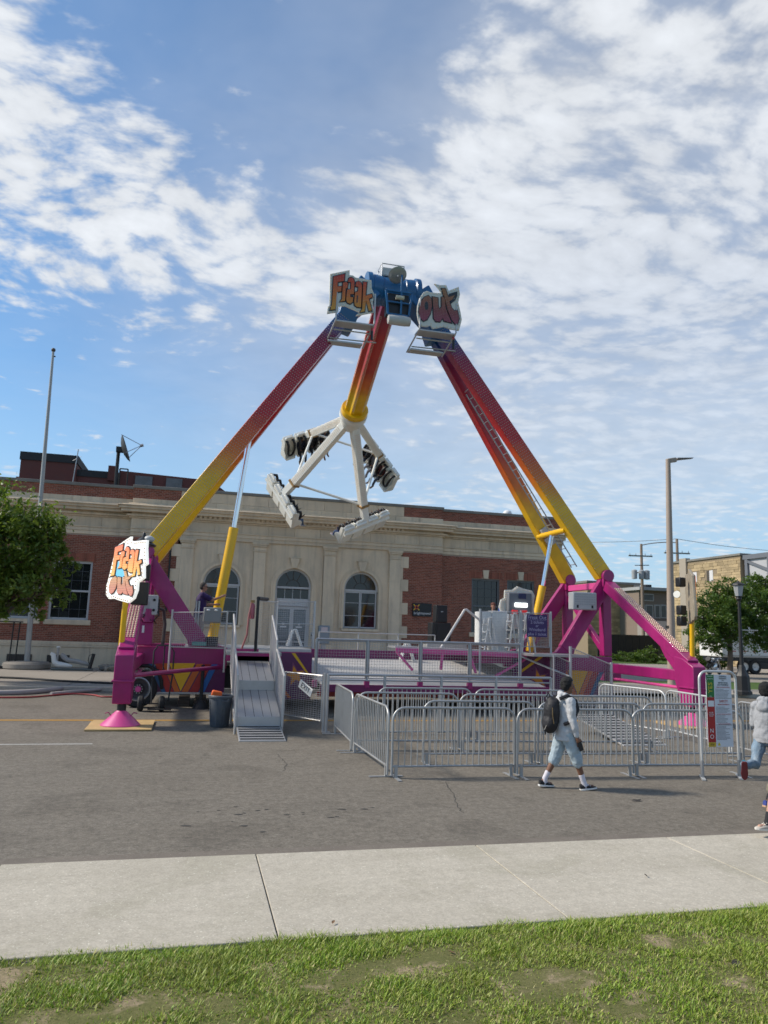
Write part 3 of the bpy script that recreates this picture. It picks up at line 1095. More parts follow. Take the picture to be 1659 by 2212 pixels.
LEG_TOP = 12.95
for s in (-1, 1):
    xp = CX + s * 7.42
    X = lambda dx: xp - s * dx          # dx metres inwards from the tower
    # base beam along the trailer side (front and back), posts and diagonals
    for yb in (22.35, 25.35):
        MB().beam((X(-.05), yb, 1.42), (X(2.45), yb, 1.42), .22, .52).build('side_beam', m_mag, P, bevel=.02)
        y2 = 22.55 if yb < CY else 25.15
        ga = MB().prism([(X(1.35), 1.69), (X(2.42), 1.69), (X(1.95), 1.80), (X(1.62), 2.15), (X(1.30), 2.62), (X(1.18), 2.3), (X(1.28), 1.9)], (0, yb + .09, 0), (1, 0, 0), (0, 0, 1), .18)
        ga.build('gusset', m_mag, P, bevel=.01)
        MB().beam((X(-.02), y2, 4.15), (X(1.60), yb, 1.86), .48, .22, up=(0, -1, 0)).build('diagonal', m_mag, P, bevel=.02)
        MB().beam((xp, y2, 1.70), (xp, y2, 4.02), .30, .30).build('post', m_mag, P, bevel=.02)
        pv = MB().box((xp, y2, 4.18), (.36, .46, .40))
        pv.tube((xp, y2 - .28, 4.36), (xp, y2 + .28, 4.36), .21, n=14)
        pv.build('pivot', m_mag, P, bevel=.02)
    MB().beam((xp, 22.5, 4.05), (xp, 25.2, 4.05), .20, .22).build('cross_beam', m_pink, P, bevel=.02)
    MB().beam((xp, 22.7, 1.9), (xp, 25.0, 3.7), .16, .2).build('brace', m_mag, P, bevel=.01)
    MB().beam((xp + .02, 25.0, 1.9), (xp + .02, 22.7, 3.7), .16, .2).build('brace', m_mag, P, bevel=.01)
    MB().beam((X(-.2), 22.35, 1.02), (X(-.2), 25.35, 1.02), .5, .26).build('end_beam', m_mag, P, bevel=.02)
    # outrigger reaching towards the street
    og = MB().beam((xp, 22.30, 4.02), (xp, 18.10, 1.62), .34, .34)
    og.build('outrigger_arm', m_mag, P, bevel=.02)
    MB().beam((xp, 22.25, 1.33), (xp, 18.60, 1.33), .30, .30).build('outrigger_beam', m_mag, P, bevel=.02)
    MB().prism([(18.9, 1.19), (18.75, 1.48), (19.15, 1.82), (19.55, 2.35), (18.6, 1.86), (18.4, 1.3)], (xp - .12, 0, 0), (0, 1, 0), (0, 0, 1), .24).build('gusset', m_mag, P, bevel=.01)
    MB().tube((xp - s * .1, 22.1, 1.0), (xp - s * .1, 18.4, 1.0), .045, n=8).build('tie_rod', m_pink, P)
    kn = MB().prism([(17.78, 1.60), (17.78, 1.02), (17.90, .52), (18.34, .52), (18.60, 1.18), (18.60, 1.86), (18.22, 1.80)], (xp - .20, 0, 0), (0, 1, 0), (0, 0, 1), .40)
    kn.build('knee', m_mag, P, bevel=.02)
    MB().box((xp, 18.08, 1.03), (.47, .66, .04)).build('knee_flange', m_mag, P, bevel=.008)
    MB().tube((xp, 18.12, .28), (xp, 18.12, .52), .10, n=14).build('jack', m_black, P)
    ft = MB().lathe([(.43, .045), (.43, .06), (.14, .33), (.10, .36), (.08, .40)], (xp, 18.12, 0), 28)
    ft.build('foot_cone', m_pink, P, smooth=40)
    for a in (.4, 2.7):
        hx = MB().path([(xp + math.cos(a) * .22, 18.12 - .05, .24), (xp + math.cos(a) * .30, 18.10, .32), (xp + math.cos(a) * .38, 18.10, .30)], .012, 5)
        hx.build('lifting_hook', m_mag, P)
    # light strip on the outrigger
    nrm = Vector((0, -2.4, 4.2)).normalized()
    d0 = (Vector((xp, 18.1, 1.62)) - Vector((xp, 22.3, 4.02))).normalized()
    lp = Vector((xp, 22.30, 4.02)) + nrm * .175 + d0 * .5
    lq = Vector((xp, 18.10, 1.62)) + nrm * .175 - d0 * .35
    bulbs('light_strip', lp, lq, (1, 0, 0), nrm, .27, 4, .085, .030, m_dotw, P, stagger=False)
    # yellow sign pole
    MB().tube((xp + s * .13, 18.25, 1.80), (xp + s * .10, 18.12, 4.0), .065, n=12).build('sign_pole', m_yel, P)
    # legs
    for yb, yt, front in ((22.62, 23.62, True), (25.12, 24.12, False)):
        p = Vector((xp, yb, 4.36))
        q = Vector((CX + s * 1.62, yt, LEG_TOP))
        d, sd_, u_ = basis(q - p, (0, -1, 0))
        lg = MB().beam(p + d * .02, q, .50, .40, up=(0, -1, 0), w2=.46, h2=.40)
        lg.build('leg', m_leg, P, bevel=.02)
        if front:
            bulbs('leg_bulbs', p + u_ * .205 + d * .35, q + u_ * .205 - d * .2, sd_, u_, .46, 6, .092, .016, m_dots, P)
    # blue knee joining the legs to the axle housing
    el = MB().beam((CX + s * 1.70, CY, LEG_TOP - .45), (CX + s * 1.46, CY, 13.35), .95, .62, up=(1, 0, 0), w2=.95, h2=.72)
    el.beam((CX + s * 1.46, CY, 13.30), (CX + s * .85, CY, 14.06), .95, .72, up=(1, 0, 0), w2=1.0, h2=.95)
    el.build('axle_knee', m_blu, P, bevel=.05)
    MB().lathe([(.60, 0), (.60, .16), (.54, .2), (.54, .36)], (CX + s * .95, CY, 14.08), 28, (-s, 0, 0)).build('axle_flange', m_blu, P)
    # hydraulic ram between the legs
    if s < 0:
        top, mid, bot, rr = Vector((1.36, 23.6, 8.50)), Vector((1.03, 23.6, 5.36)), Vector((.57, 23.6, 1.73)), .15
    else:
        top, mid, bot, rr = Vector((12.12, CY, 5.85)), Vector((11.76, CY, 4.02)), Vector((11.25, CY, 1.75)), .13
    MB().tube(mid, top, rr * .55, n=14).build('ram_rod', m_chrome, P)
    MB().tube(bot, mid, rr, n=16).build('ram_cylinder', m_yel, P)
    tz = (top.x - xp) / (CX + s * 1.62 - xp)
    ya, yc = 22.62 + 1.0 * tz, 25.12 - 1.0 * tz
    MB().tube((top.x, ya, top.z + .05), (top.x, yc, top.z + .05), .10, n=12).build('ram_crossbar', m_yel if s > 0 else m_leg, P)
# ladder between the right legs
ld = MB()
la, lb = Vector((13.0, 23.9, 4.75)), Vector((8.9, 23.9, 10.75))
ld_ = (lb - la).normalized()
for off in (-.2, .2):
    ld.tube(la + Vector((0, off, 0)), lb + Vector((0, off, 0)), .022, n=6)
ldo = ld.build('ladder', m_steel, P)
k = 0
while k * .33 < (lb - la).length:
    c = la + ld_ * (k * .33 + .1)
    MB().tube(c + Vector((0, -.2, 0)), c + Vector((0, .2, 0)), .015, n=5).build('rung', m_steel, ldo)
    k += 1
# boxes on the rear right leg
for t, c in ((.19, m_grey), (.155, m_grey)):
    p = Vector((13.4, 25.12, 4.36)).lerp(Vector((7.6, 24.12, LEG_TOP)), t)
    MB().box(p + Vector((-.05, -.28, .05)), (.30, .16, .34), Matrix.Rotation(R(-35), 3, 'Y')).build('junction_box', c, P, bevel=.02)
# axle housing
MB().lathe([(.45, -.62), (.53, -.60), (.53, -.42), (.50, -.40), (.50, .40), (.53, .42), (.53, .60), (.45, .62)], (CX, CY, 14.08), 32, (1, 0, 0)).build('axle_housing', m_blu, P)
dk = MB().lathe([(.02, .05), (.18, .04), (.30, .0), (.32, .015), (.30, .03), (.18, .07), (.02, .08)], (CX + .0, CY - .74, 14.40), 24, (.05, -.62, -.78), cap=False)
dk.build('floodlight_dish', mat('dull_zinc', (.34, .36, .37), .4, metal=.5, var=.25, scale=5), P)
cg = MB()
for x in (-.45, .35):
    for y in (-.3, .35):
        cg.tube((CX + x, CY + y, 14.5), (CX + x, CY + y, 14.98), .016, n=6)
for z in (14.98,):
    cg.path([(CX - .45, CY - .3, z), (CX + .35, CY - .3, z), (CX + .35, CY + .35, z), (CX - .45, CY + .35, z)], .018, 6, closed=True)
cg.build('top_railing', m_steel, P)
MB().box((CX - .15, CY, 14.76), (.55, .4, .32)).build('top_box', m_grey, P, bevel=.04)
# motor frame hanging in front of the pendulum head
mf = MB()
fx = [(CX - .44, 13.70), (CX + .48, 13.70), (CX + .38, 12.85), (CX - .34, 12.85)]
for a, b_ in zip(fx, fx[1:] + fx[:1]):
    mf.beam((a[0], CY - .95, a[1]), (b_[0], CY - .95, b_[1]), .07, .07, up=(0, 1, 0))
mf.beam((CX - .42, CY - .95, 13.3), (CX + .43, CY - .95, 13.3), .05, .05)
mf.beam((CX + .1, CY - .97, 14.3), (CX + .1, CY - .97, 12.88), .06, .06)
mfo = mf.build('motor_frame', m_blu, P, bevel=.006)
MB().bb(CX - .36, CX + .40, CY - .86, CY - .5, 12.9, 13.65).build('motor_grille', m_black, mfo, bevel=.02)
MB().tube((CX - .10, CY - 1.02, 13.45), (CX + .18, CY - 1.02, 13.45), .07, n=10).build('motor_cap', mat('cream_plastic', (.5, .46, .36), .5), mfo)
MB().lathe([(.08, -.40), (.15, -.38), (.17, -.2), (.17, .2), (.15, .38), (.08, .40)], (CX + .05, CY - .95, 12.66), 14, (1, 0, 0)).build('control_drum', m_grey, P)
# ---- swinging pendulum
TH = R(63.0)
A_ = Vector((0, math.sin(TH), -math.cos(TH)))
EY = Vector((0, math.cos(TH), math.sin(TH)))
EX = Vector((1, 0, 0))
P0 = Vector((CX, CY, 14.4))
HUB = P0 + A_ * 7.1
m_arm = grad_mat('rainbow_arm', [(0, PU), (.16, (.24, .01, .06)), (.34, RD), (.58, (.46, .03, .012)), (.72, OR), (.82, YL), (1, YL)], A_, P0, 6.7)
arm = MB()
prof = []
nn_ = 24
vs, fs = [], []
for iz, zz in enumerate((.35, 6.45)):
    for k in range(nn_):
        a = 2 * math.pi * k / nn_
        rr = .44 if (k % 4) in (0, 1) else .37
        vs.append(P0 + A_ * zz + (EX * math.cos(a) + EY * math.sin(a)) * rr)
for k in range(nn_):
    fs.append((k, (k + 1) % nn_, nn_ + (k + 1) % nn_, nn_ + k))
fs += [tuple(range(nn_)), tuple(range(nn_, 2 * nn_))]
arm.add(vs, fs)
arm.build('pendulum_arm', m_arm, P, smooth=0)
for k in range(6):
    a = 2 * math.pi * (k * 4 + .5) / nn_
    nr = EX * math.cos(a) + EY * math.sin(a)
    tg = -EX * math.sin(a) + EY * math.cos(a)
    bulbs('arm_bulbs', P0 + A_ * 1.1 + nr * .437, P0 + A_ * 6.2 + nr * .437, tg, nr, .10, 2, .075, .020, m_dotw, P, stagger=False)
MB().lathe([(.40, 0), (.56, .0), (.58, .05), (.58, .20), (.56, .25), (.40, .25)], P0 + A_ * 6.38, 28, A_).build('arm_flange', m_yel, P)
MB().lathe([(.42, 0), (.60, .03), (.60, .22), (.50, .35), (.44, .8), (.20, 1.0)], P0 + A_ * 6.64, 20, A_).build('hub', m_white_r, P)
PHI = R(-17)
GR, GH = 2.30, 3.35
seat_m = None


def gond(t, r, h, tan=0.0):
    ra = EX * math.cos(t) + EY * math.sin(t)
    ta = -EX * math.sin(t) + EY * math.cos(t)
    return HUB + A_ * h + ra * r + ta * tan


brk = []
SEAT_FRAMES = {}
for nm, ang in (('D', 45), ('A', 135), ('B', 225), ('C', 315)):
    t = R(ang) + PHI
    ra = EX * math.cos(t) + EY * math.sin(t)
    ta = -EX * math.sin(t) + EY * math.cos(t)
    p, q = gond(t, .32, .25), gond(t, GR, GH)
    e = gond(t, GR * 1.24, GH * 1.22)
    dd = (q - p).normalized()
    ga = MB().beam(p, q, .33, .34, up=ta)
    ga.beam(q + dd * .05, e, .29, .30, up=ta)
    ga.build('gondola_arm', m_white_r, P, bevel=.015)
    MB().beam(q - dd * .05, q + dd * .05, .42, .43, up=ta).build('arm_collar', m_rust, P, bevel=.01)
    on = (ra * .8 - A_ * .57).normalized()
    bulbs('gondola_bulbs', p + (q - p) * .05 + (-A_ * .55 + ra * .0).normalized() * 0 + dd.cross(ta).normalized() * (.172 if dd.cross(ta).dot(-A_) > 0 else -.172), q + dd.cross(ta).normalized() * (.172 if dd.cross(ta).dot(-A_) > 0 else -.172), ta, dd.cross(ta) * (1 if dd.cross(ta).dot(-A_) > 0 else -1), .22, 5, .09, .017, m_dotw, P)
    sdn = ta
    for sg in (-1, 1):
        bulbs('gondola_bulbs', p + (q - p) * .1 + sdn * sg * .172, q + sdn * sg * .172, dd.cross(ta), sdn * sg, .20, 4, .09, .016, m_dotw, P)
    brk.append((q, t))
    # seat row: beam across the arm end plus four seats facing the middle
    rc = gond(t, GR * 1.24 + .10, GH * 1.22 + .05)
    MB().tube(rc - ta * 1.22, rc + ta * 1.22, .085, n=10).build('row_beam', m_white_r, P)
    SEAT_FRAMES[nm] = (rc, ra, ta)
for i in range(4):
    a, b_ = brk[i][0], brk[(i + 1) % 4][0]
    MB().tube(a, b_, .055, n=8).build('gondola_tie', m_white_r, P)
# one seat (local: x lateral, y forward = inwards, z up = towards the hub), then copies
seat_parts = []


def seat_local():
    sh = MB().prism([(-.27, -.52), (.27, -.52), (.29, .15), (.25, .62), (.14, .74), (-.14, .74), (-.25, .62), (-.29, .15)], (0, .02, 0), (1, 0, 0), (0, 0, 1), .09)
    sh.hexa([(-.27, -.12, -.50), (.27, -.12, -.50), (.27, -.05, -.50), (-.27, -.05, -.50), (-.27, -.20, .66), (.27, -.20, .66), (.25, -.05, .66), (-.25, -.05, .66)])
    sh.hexa([(-.27, -.02, -.52), (.27, -.02, -.52), (.25, .44, -.44), (-.25, .44, -.44), (-.27, -.02, -.40), (.27, -.02, -.40), (.25, .44, -.32), (-.25, .44, -.32)])
    for sx in (-1, 1):
        sh.prism([(-.05, -.44), (.40, -.36), (.34, -.12), (.16, .05), (.14, .55), (-.05, .68)], (sx * .27 - .02, 0, 0), (0, 1, 0), (0, 0, 1), .04)
    hr = MB()
    for sx in (-1, 1):
        hr.path([(sx * .15, -.02, .52), (sx * .16, .12, .58), (sx * .17, .26, .48), (sx * .17, .33, .22), (sx * .15, .34, -.05), (sx * .09, .33, -.20), (0, .33, -.24)], [.05, .06, .065, .065, .06, .055, .05], 7)
    return sh, hr


sh, hr = seat_local()
sh_me = sh.build('seat', m_white_r, None, smooth=30, bevel=.03)
hr_me = hr.build('harness', m_black, None, smooth=60)
SEATS = {}
first = True
for nm, (rc, ra, ta) in SEAT_FRAMES.items():
    for k in range(4):
        lat = (k - 1.5) * .64
        fw_, upv = -ra, -A_
        latv = fw_.cross(upv)
        org = rc + ta * lat + fw_ * .20 + A_ * .34
        Mx = Matrix((latv, fw_, upv)).transposed().to_4x4()
        Mx.translation = org - ride.location
        if first:
            so, ho = sh_me, hr_me
        else:
            so, ho = sh_me.copy(), hr_me.copy()
            COL.objects.link(so)
            COL.objects.link(ho)
        first = False
        so.parent = ride
        so.matrix_local = Mx
        ho.parent = so
        ho.matrix_local = Matrix.Identity(4)
        Mw = Mx.copy()
        Mw.translation = org
        SEATS[(nm, k)] = Mw
# ---- trailer body, wheels, decks and floor
for xa_, xb_, zt in ((-1.0, 3.4, 1.14), (3.42, 10.48, .80), (10.5, 12.9, 1.14)):
    MB().bb(xa_, xb_, 22.75, 25.0, .50, zt).build('chassis', m_black, P, bevel=.02)
for x0, x1 in ((.95, 3.46), (8.6, 11.0)):
    MB().bb(x0, x1, 22.28, 25.3, 1.60, 1.70).build('deck', m_alu, P, bevel=.01)
    MB().bb(x0, x1, 22.24, 22.36, 1.40, 1.598).build('deck_edge', m_mag, P, bevel=.01)
MB().bb(-.2, .95, 22.5, 25.3, 1.60, 1.70).build('deck', m_alu, P, bevel=.01)
# left riser deck behind the exit ramp
MB().bb(.9, 2.35, 20.32, 22.2, 1.55, 1.65).build('landing', m_tread, P, bevel=.01)
MB().bb(.9, 2.35, 20.30, 20.42, 1.40, 1.548).build('landing_edge', m_mag, P, bevel=.01)
MB().bb(10.0, 11.85, 20.9, 22.2, 1.68, 1.76).build('landing', m_tread, P, bevel=.01)
# sloping dance floor made of aluminium planks
fa, fb = Vector((3.55, 20.75, .79)), Vector((3.55, 25.35, 1.33))
npl = 15
for k in range(npl):
    y0, y1 = 20.75 + 4.6 * k / npl, 20.75 + 4.6 * (k + 1) / npl - .012
    z0, z1 = .79 + .54 * k / npl, .79 + .54 * (k + 1) / npl
    MB().hexa([(3.55, y0, z0 - .05), (10.35, y0, z0 - .05), (10.35, y1, z1 - .05), (3.55, y1, z1 - .05), (3.55, y0, z0), (10.35, y0, z0), (10.35, y1, z1), (3.55, y1, z1)]).build('floor_plank', mat('floor_aluminium', (.50, .49, .475), .5, metal=.2, var=.08, dirt=.22, dirtcol=(.34, .31, .28)), P, smooth=0)
MB().bb(3.5, 10.4, 20.62, 20.74, .60, .80).build('floor_edge', m_purple_mid, P, bevel=.01)
MB().bb(3.5, 10.4, 25.37, 25.5, 1.20, 1.62).build('floor_edge', m_purple_mid, P, bevel=.01)
ug = MB()
for x in (4.2, 6.0, 7.8, 9.6):
    ug.beam((x, 20.9, .70), (x, 25.2, 1.2), .1, .14)
ug.build('floor_joist', m_black, P)
MB().bb(3.6, 10.3, 21.7, 21.8, .38, .52).build('floor_hose_rail', m_redp, P, bevel=.01)
# raised walkway with pink truss on the right
wk = Vector((6.05, 22.1, 1.86))
MB().hexa([(6.0, 22.1, 1.80), (10.3, 22.1, 1.72), (10.3, 23.0, 1.72), (6.0, 23.0, 1.80), (6.0, 22.1, 1.86), (10.3, 22.1, 1.78), (10.3, 23.0, 1.78), (6.0, 23.0, 1.86)]).build('walkway', m_alu, P, smooth=0)
MB().beam((6.0, 22.06, 1.74), (10.3, 22.06, 1.66), .06, .14).build('walkway_edge', m_pink, P, bevel=.01)
for a, c in (((6.05, 1.68), (6.55, 1.15)), ((7.5, 1.66), (7.45, 1.18)), ((8.4, 1.62), (8.6, 1.1)), ((10.25, 1.55), (9.25, 1.02))):
    MB().beam((a[0], 22.06, a[1]), (c[0], 22.06, c[1]), .07, .09, up=(0, 1, 0)).build('truss_strut', m_pink, P, bevel=.006)


# painted skirt panels
def skirt(s):
    fx = (lambda x: x) if s < 0 else (lambda x: 2 * CX - x)
    y = 22.225
    sk = MB()
    x0, x1 = sorted((fx(-.95), fx(.98)))
    sk.bb(x0, x1, y, y + .06, .42, 1.158)
    so = sk.build('skirt_panel', m_purple, P, smooth=0)

    def q(px, py):
        v = PY((480 + .2893 * px) / 1.8517, (2600 + .2893 * py) / 1.8517, 22.2)
        return (fx(v.x), v.z)
    polys = [([(680, 182), (1040, 182), (838, 572)], m_yel, 'stripe'), ([(585, 182), (668, 182), (828, 578), (752, 580)], m_org, 'stripe'),
             ([(1150, 192), (1062, 192), (850, 578), (940, 580)], m_org, 'stripe'),
             ([(486, 190), (575, 184), (740, 580), (640, 582)], m_redp, 'stripe'), ([(1258, 194), (1170, 192), (955, 580), (1075, 582)], m_redp, 'stripe'),
             ([(392, 190), (470, 190), (628, 582), (575, 582)], m_blu, 'stripe'), ([(1352, 200), (1272, 198), (1090, 582), (1165, 582)], mat('stripe_blue', (.015, .13, .42), .35), 'stripe')]
    for i, (pl, mm_, n_) in enumerate(polys):
        pr = MB().prism([q(*p) for p in pl], (0, y - .002 - .001 * i, 0), (1, 0, 0), (0, 0, 1), .006 + .0005 * i)
        pr.build(n_, mm_, so, smooth=0)
    MB().bb(x0, x1, y - .03, y + .03, .385, .418).build('skirt_trim', m_alu, so, smooth=0)


skirt(-1)
skirt(1)


def star_panel(xa, xb, sgn):
    y = 22.2
    so = MB().bb(xa, xb, y, y + .05, .25, 1.58 if sgn < 0 else 1.70).build('star_panel', m_purple, P, smooth=0)
    cx_, cz = (xa + xb) / 2 - sgn * .05, .93
    st = []
    for k in range(10):
        a = R(90 + 36 * k + 12)
        r_ = .30 if k % 2 == 0 else .12
        st.append((cx_ + r_ * math.cos(a), cz + r_ * math.sin(a)))
    MB().prism(st, (0, y - .003, 0), (1, 0, 0), (0, 0, 1), .008).build('star', mat('star_orange', (.75, .28, .02), .35), so, smooth=0)
    st2 = [(cx_ + (x - cx_) * 1.35, cz + (z - cz) * 1.35) for x, z in st]
    MB().prism(st2, (0, y - .001, 0), (1, 0, 0), (0, 0, 1), .004).build('star_edge', mat('star_violet', (.22, .05, .14), .35), so, smooth=0)
    w_ = (xb - xa)
    if sgn < 0:
        MB().prism([(xa + w_ * .42, 1.575), (xa + w_ * .52, 1.575), (xa + w_ * .92, 1.0), (xa + w_ * .86, 1.0)], (0, y - .002, 0), (1, 0, 0), (0, 0, 1), .006).build('comet_tail', m_yel, so, smooth=0)
        MB().prism([(xa + w_ * .10, .62), (xa + w_ * .18, .66), (xa + w_ * .46, .30), (xa + w_ * .38, .28)], (0, y - .002, 0), (1, 0, 0), (0, 0, 1), .006).build('comet_tail', m_org, so, smooth=0)
    else:
        MB().prism([(xa + w_ * .52, 1.68), (xa + w_ * .60, 1.68), (xa + w_ * .14, 1.1), (xa + w_ * .08, 1.12)], (0, y - .002, 0), (1, 0, 0), (0, 0, 1), .006).build('comet_tail', m_yel, so, smooth=0)


star_panel(2.42, 3.48, -1)
star_panel(9.9, 11.75, 1)
# trailer wheel under the left tower
for x in (-1.36,):
    ty = MB().lathe([(.30, -.16), (.46, -.16), (.505, -.12), (.505, .12), (.46, .16), (.30, .16)], (x, 22.22, .505), 36, (0, 1, 0), cap=False)
    wh = ty.build('wheel', m_rubber, P, smooth=40)
    MB().lathe([(.33, -.165), (.30, -.175), (.28, -.15), (.265, -.09)], (x, 22.22, .505), 28, (0, 1, 0), cap=False).build('rim', m_steel, wh)
    MB().lathe([(.27, -.08), (.14, -.05), (.13, -.12), (.02, -.13)], (x, 22.22, .505), 24, (0, 1, 0), cap=False).build('wheel_disc', mat('wheel_dark', (.045, .04, .045), .6), wh)
    MB().lathe([(.075, -.22), (.085, -.16), (.085, -.10)], (x, 22.22, .505), 14, (0, 1, 0)).build('hub_cap', m_pink, wh)
    for k in range(10):
        a = 2 * math.pi * k / 10
        MB().tube((x + .11 * math.cos(a), 22.07, .505 + .11 * math.sin(a)), (x + .11 * math.cos(a), 22.12, .505 + .11 * math.sin(a)), .016, n=6).build('wheel_nut', m_steel, wh)
MB().path([(-2.0, 22.2, .75), (-1.88, 22.2, 1.02), (-1.6, 22.2, 1.13), (-1.15, 22.2, 1.13), (-.88, 22.2, 1.0), (-.76, 22.2, .72), (-.74, 22.2, .5)], .05, 8).build('mudguard', m_black, P)
# left control gear
ca, cb0 = PY(303, 1284, 21.95), PY(339, 1329, 21.95)
pd = MB().bb(ca.x - .12, cb0.x - .08, 22.0, 22.24, 1.70, 2.35)
pd.build('power_cabinet', m_mag, P, bevel=.03)
MB().bb(ca.x + .12, ca.x + .18, 21.985, 21.999, 2.05, 2.25).build('cabinet_label', m_signwhite, P, smooth=0)
pu = MB().tube((ca.x + .25, 22.1, 2.35), (ca.x + .25, 22.1, 2.72), .18, n=14)
pu.build('pump', m_mag, P)
cb = MB().bb(ca.x, cb0.x, 21.95, 22.2, cb0.z, ca.z).build('control_cabinet', m_grey, P, bevel=.03)
for z in (cb0.z + .14, ca.z - .14):
    MB().tube((cb0.x - .10, 21.93, z), (cb0.x - .10, 21.96, z), .04, n=10).build('latch', m_black, cb)
MB().bb(ca.x + .05, ca.x + .28, 21.94, 21.949, cb0.z + .08, cb0.z + .36).build('warning_plate', mat('plate_grey', (.36, .36, .36), .4), cb, smooth=0)
MB().path([(cb0.x, 22.9, 2.75), (cb0.x + .14, 22.9, 2.7), (cb0.x + .2, 22.9, 2.3), (cb0.x + .18, 22.9, 1.7)], .05, 7).build('hydraulic_hose', mat('grey_hose', (.09, .09, .09), .5), P)
hs = random.Random(3)
for k in range(6):
    x = ca.x - .02 + .09 * k
    MB().path([(x, 22.1, 2.75), (x + hs.uniform(-.12, .12), 21.95, 2.55), (x + hs.uniform(-.15, .15), 21.95, 2.4), (x + .05, 22.1, 2.3)], .018, 6).build('hydraulic_hose', m_black, P)
MB().bb(.0, .4, 22.1, 22.2, 1.72, 1.84).build('tool_tray', mat('teal_plastic', (.10, .32, .28), .5), P, bevel=.02)
MB().tube((.55, 22.25, 1.71), (.55, 22.25, 1.98), .18, n=14).build('cable_drum', m_black, P)
MB().tube((-1.28, 18.75, 1.1), (.95, 22.1, 1.15), .055, n=10).build('tie_rod', m_mag, P)
for x in (.05, .12):
    MB().tube((x, 22.3, 1.7), (x, 22.3, 3.0), .03, n=6).build('stanchion', m_steel, P)
# ride loudspeaker column behind the left sign
MB().bb(-1.50, -1.12, 18.9, 19.3, 2.75, 3.3).build('sign_speaker', m_black, P, bevel=.02)
MB().bb(-1.50, -1.12, 18.9, 19.3, 3.35, 3.75).build('sign_speaker', m_black, P, bevel=.02)
bc = MB().lathe([(.30, 0), (.32, .03), (.22, .10), (.16, .14), (.10, .20), (.05, .23), (.04, .32), (.015, .36)], (-1.35, 19.4, 4.22), 18)  # stand-in, hung on the ride, for the lamp post top and bulb behind it
bc.build('lamp_post_top', m_black, P)
MB().ball((-1.22, 19.36, 4.40), (.13, .13, .09)).build('lamp_post_bulb', m_grey, P)
# control box on the right tower
rb = MB().bb(11.9, 12.75, 21.95, 22.3, 3.18, 3.75).build('control_cabinet', m_grey, P, bevel=.03)
for k in range(5):
    for j in range(9):
        MB().box((11.98 + j * .085, 21.945, 3.36 + k * .08), (.05, .012, .03)).build('louvre', mat('plate_grey', (.36, .36, .36), .4), rb, smooth=0)
for x in (12.05, 12.58):
    MB().bb(x - .03, x + .03, 21.935, 21.949, 3.24, 3.33).build('latch', m_black, rb, smooth=0)
# backs of the right-hand lit sign with its spotlights
for z, yy in ((4.02, 0.0), (3.25, 0), (2.95, 0)):
    sl = MB().box((13.05, 18.0, z - .12), (.20, .22, .26))
    sl.build('spotlight', m_black, P, bevel=.03)
MB().lathe([(.03, 0), (.07, .05), (.10, .14), (.10, .16)], (13.1, 18.15, 3.55), 14, (-.8, -.5, .1)).build('floodlight', m_white_r, P)
# ------------------------------------------------------------------ lettered signs of the ride
FB = [(190, 255), (715, 150), (712, 285), (800, 295), (870, 350), (1290, 420), (1300, 640), (1370, 800), (1330, 1000), (1340, 1180), (1400, 1270), (870, 1370), (970, 1270), (780, 1190), (600, 1110), (420, 1110), (400, 1270), (110, 1310), (130, 1120), (170, 1100)]
FL = [[(285, 340), (575, 270), (560, 455), (390, 480), (385, 600), (495, 600), (485, 725), (370, 745), (330, 1200), (195, 1215), (245, 1060)],
      [(530, 500), (620, 480), (660, 520), (645, 640), (600, 650), (585, 980), (450, 1000), (505, 930)],
      [(662, 480), (690, 385), (745, 362), (805, 395), (832, 480), (820, 800), (720, 800), (720, 880), (800, 890), (790, 1000), (720, 1055), (650, 1030), (615, 960), (640, 690), (740, 670), (745, 490), (700, 480)],
      [(865, 590), (880, 490), (935, 462), (1000, 490), (1035, 570), (1025, 760), (1005, 1150), (900, 1140), (840, 1090), (828, 1000), (850, 760), (930, 730), (940, 610)],
      [(1070, 480), (1160, 490), (1125, 850), (1290, 800), (1310, 880), (1215, 920), (1290, 1235), (1215, 1245), (1140, 970), (1100, 1260), (985, 1280), (1040, 1190)]]
FH = [[(895, 840), (925, 840), (915, 1030), (885, 1030)], [(730, 825), (795, 815), (795, 868), (730, 870)]]
OB = [(680, 195), (850, 235), (1030, 235), (1100, 400), (1390, 280), (1430, 500), (1380, 740), (1440, 1000), (1480, 1230), (1440, 1400), (1400, 1550), (1150, 1510), (960, 1440), (760, 1480), (640, 1500), (580, 1400), (480, 1440), (300, 1420), (230, 1280), (190, 1080), (200, 850), (260, 620), (370, 450), (480, 405), (600, 450), (880, 470), (800, 330)]
OL = [[(240, 1000), (300, 720), (400, 600), (510, 555), (590, 640), (610, 850), (560, 1070), (470, 1230), (370, 1280), (280, 1200)],
      [(630, 590), (780, 620), (790, 850), (830, 960), (890, 870), (890, 600), (940, 590), (990, 680), (1000, 900), (1170, 1330), (960, 1280), (930, 1190), (840, 1300), (720, 1290), (660, 1200), (650, 900)],
      [(890, 350), (990, 350), (1080, 600), (1270, 540), (1200, 660), (1110, 720), (1170, 900), (1260, 1000), (1330, 960), (1390, 1200), (1350, 1350), (1280, 1370), (1180, 1250), (1070, 1000), (1000, 700)]]
OH = [[(450 + 55 * math.cos(a), 850 + 125 * math.sin(a)) for a in np.linspace(0, 2 * math.pi, 13)[:-1]]]
OD = [[(1100, 500), (1340, 430), (1340, 560), (1270, 700), (1160, 780), (1140, 720), (1260, 640), (1270, 540), (1080, 590)]]


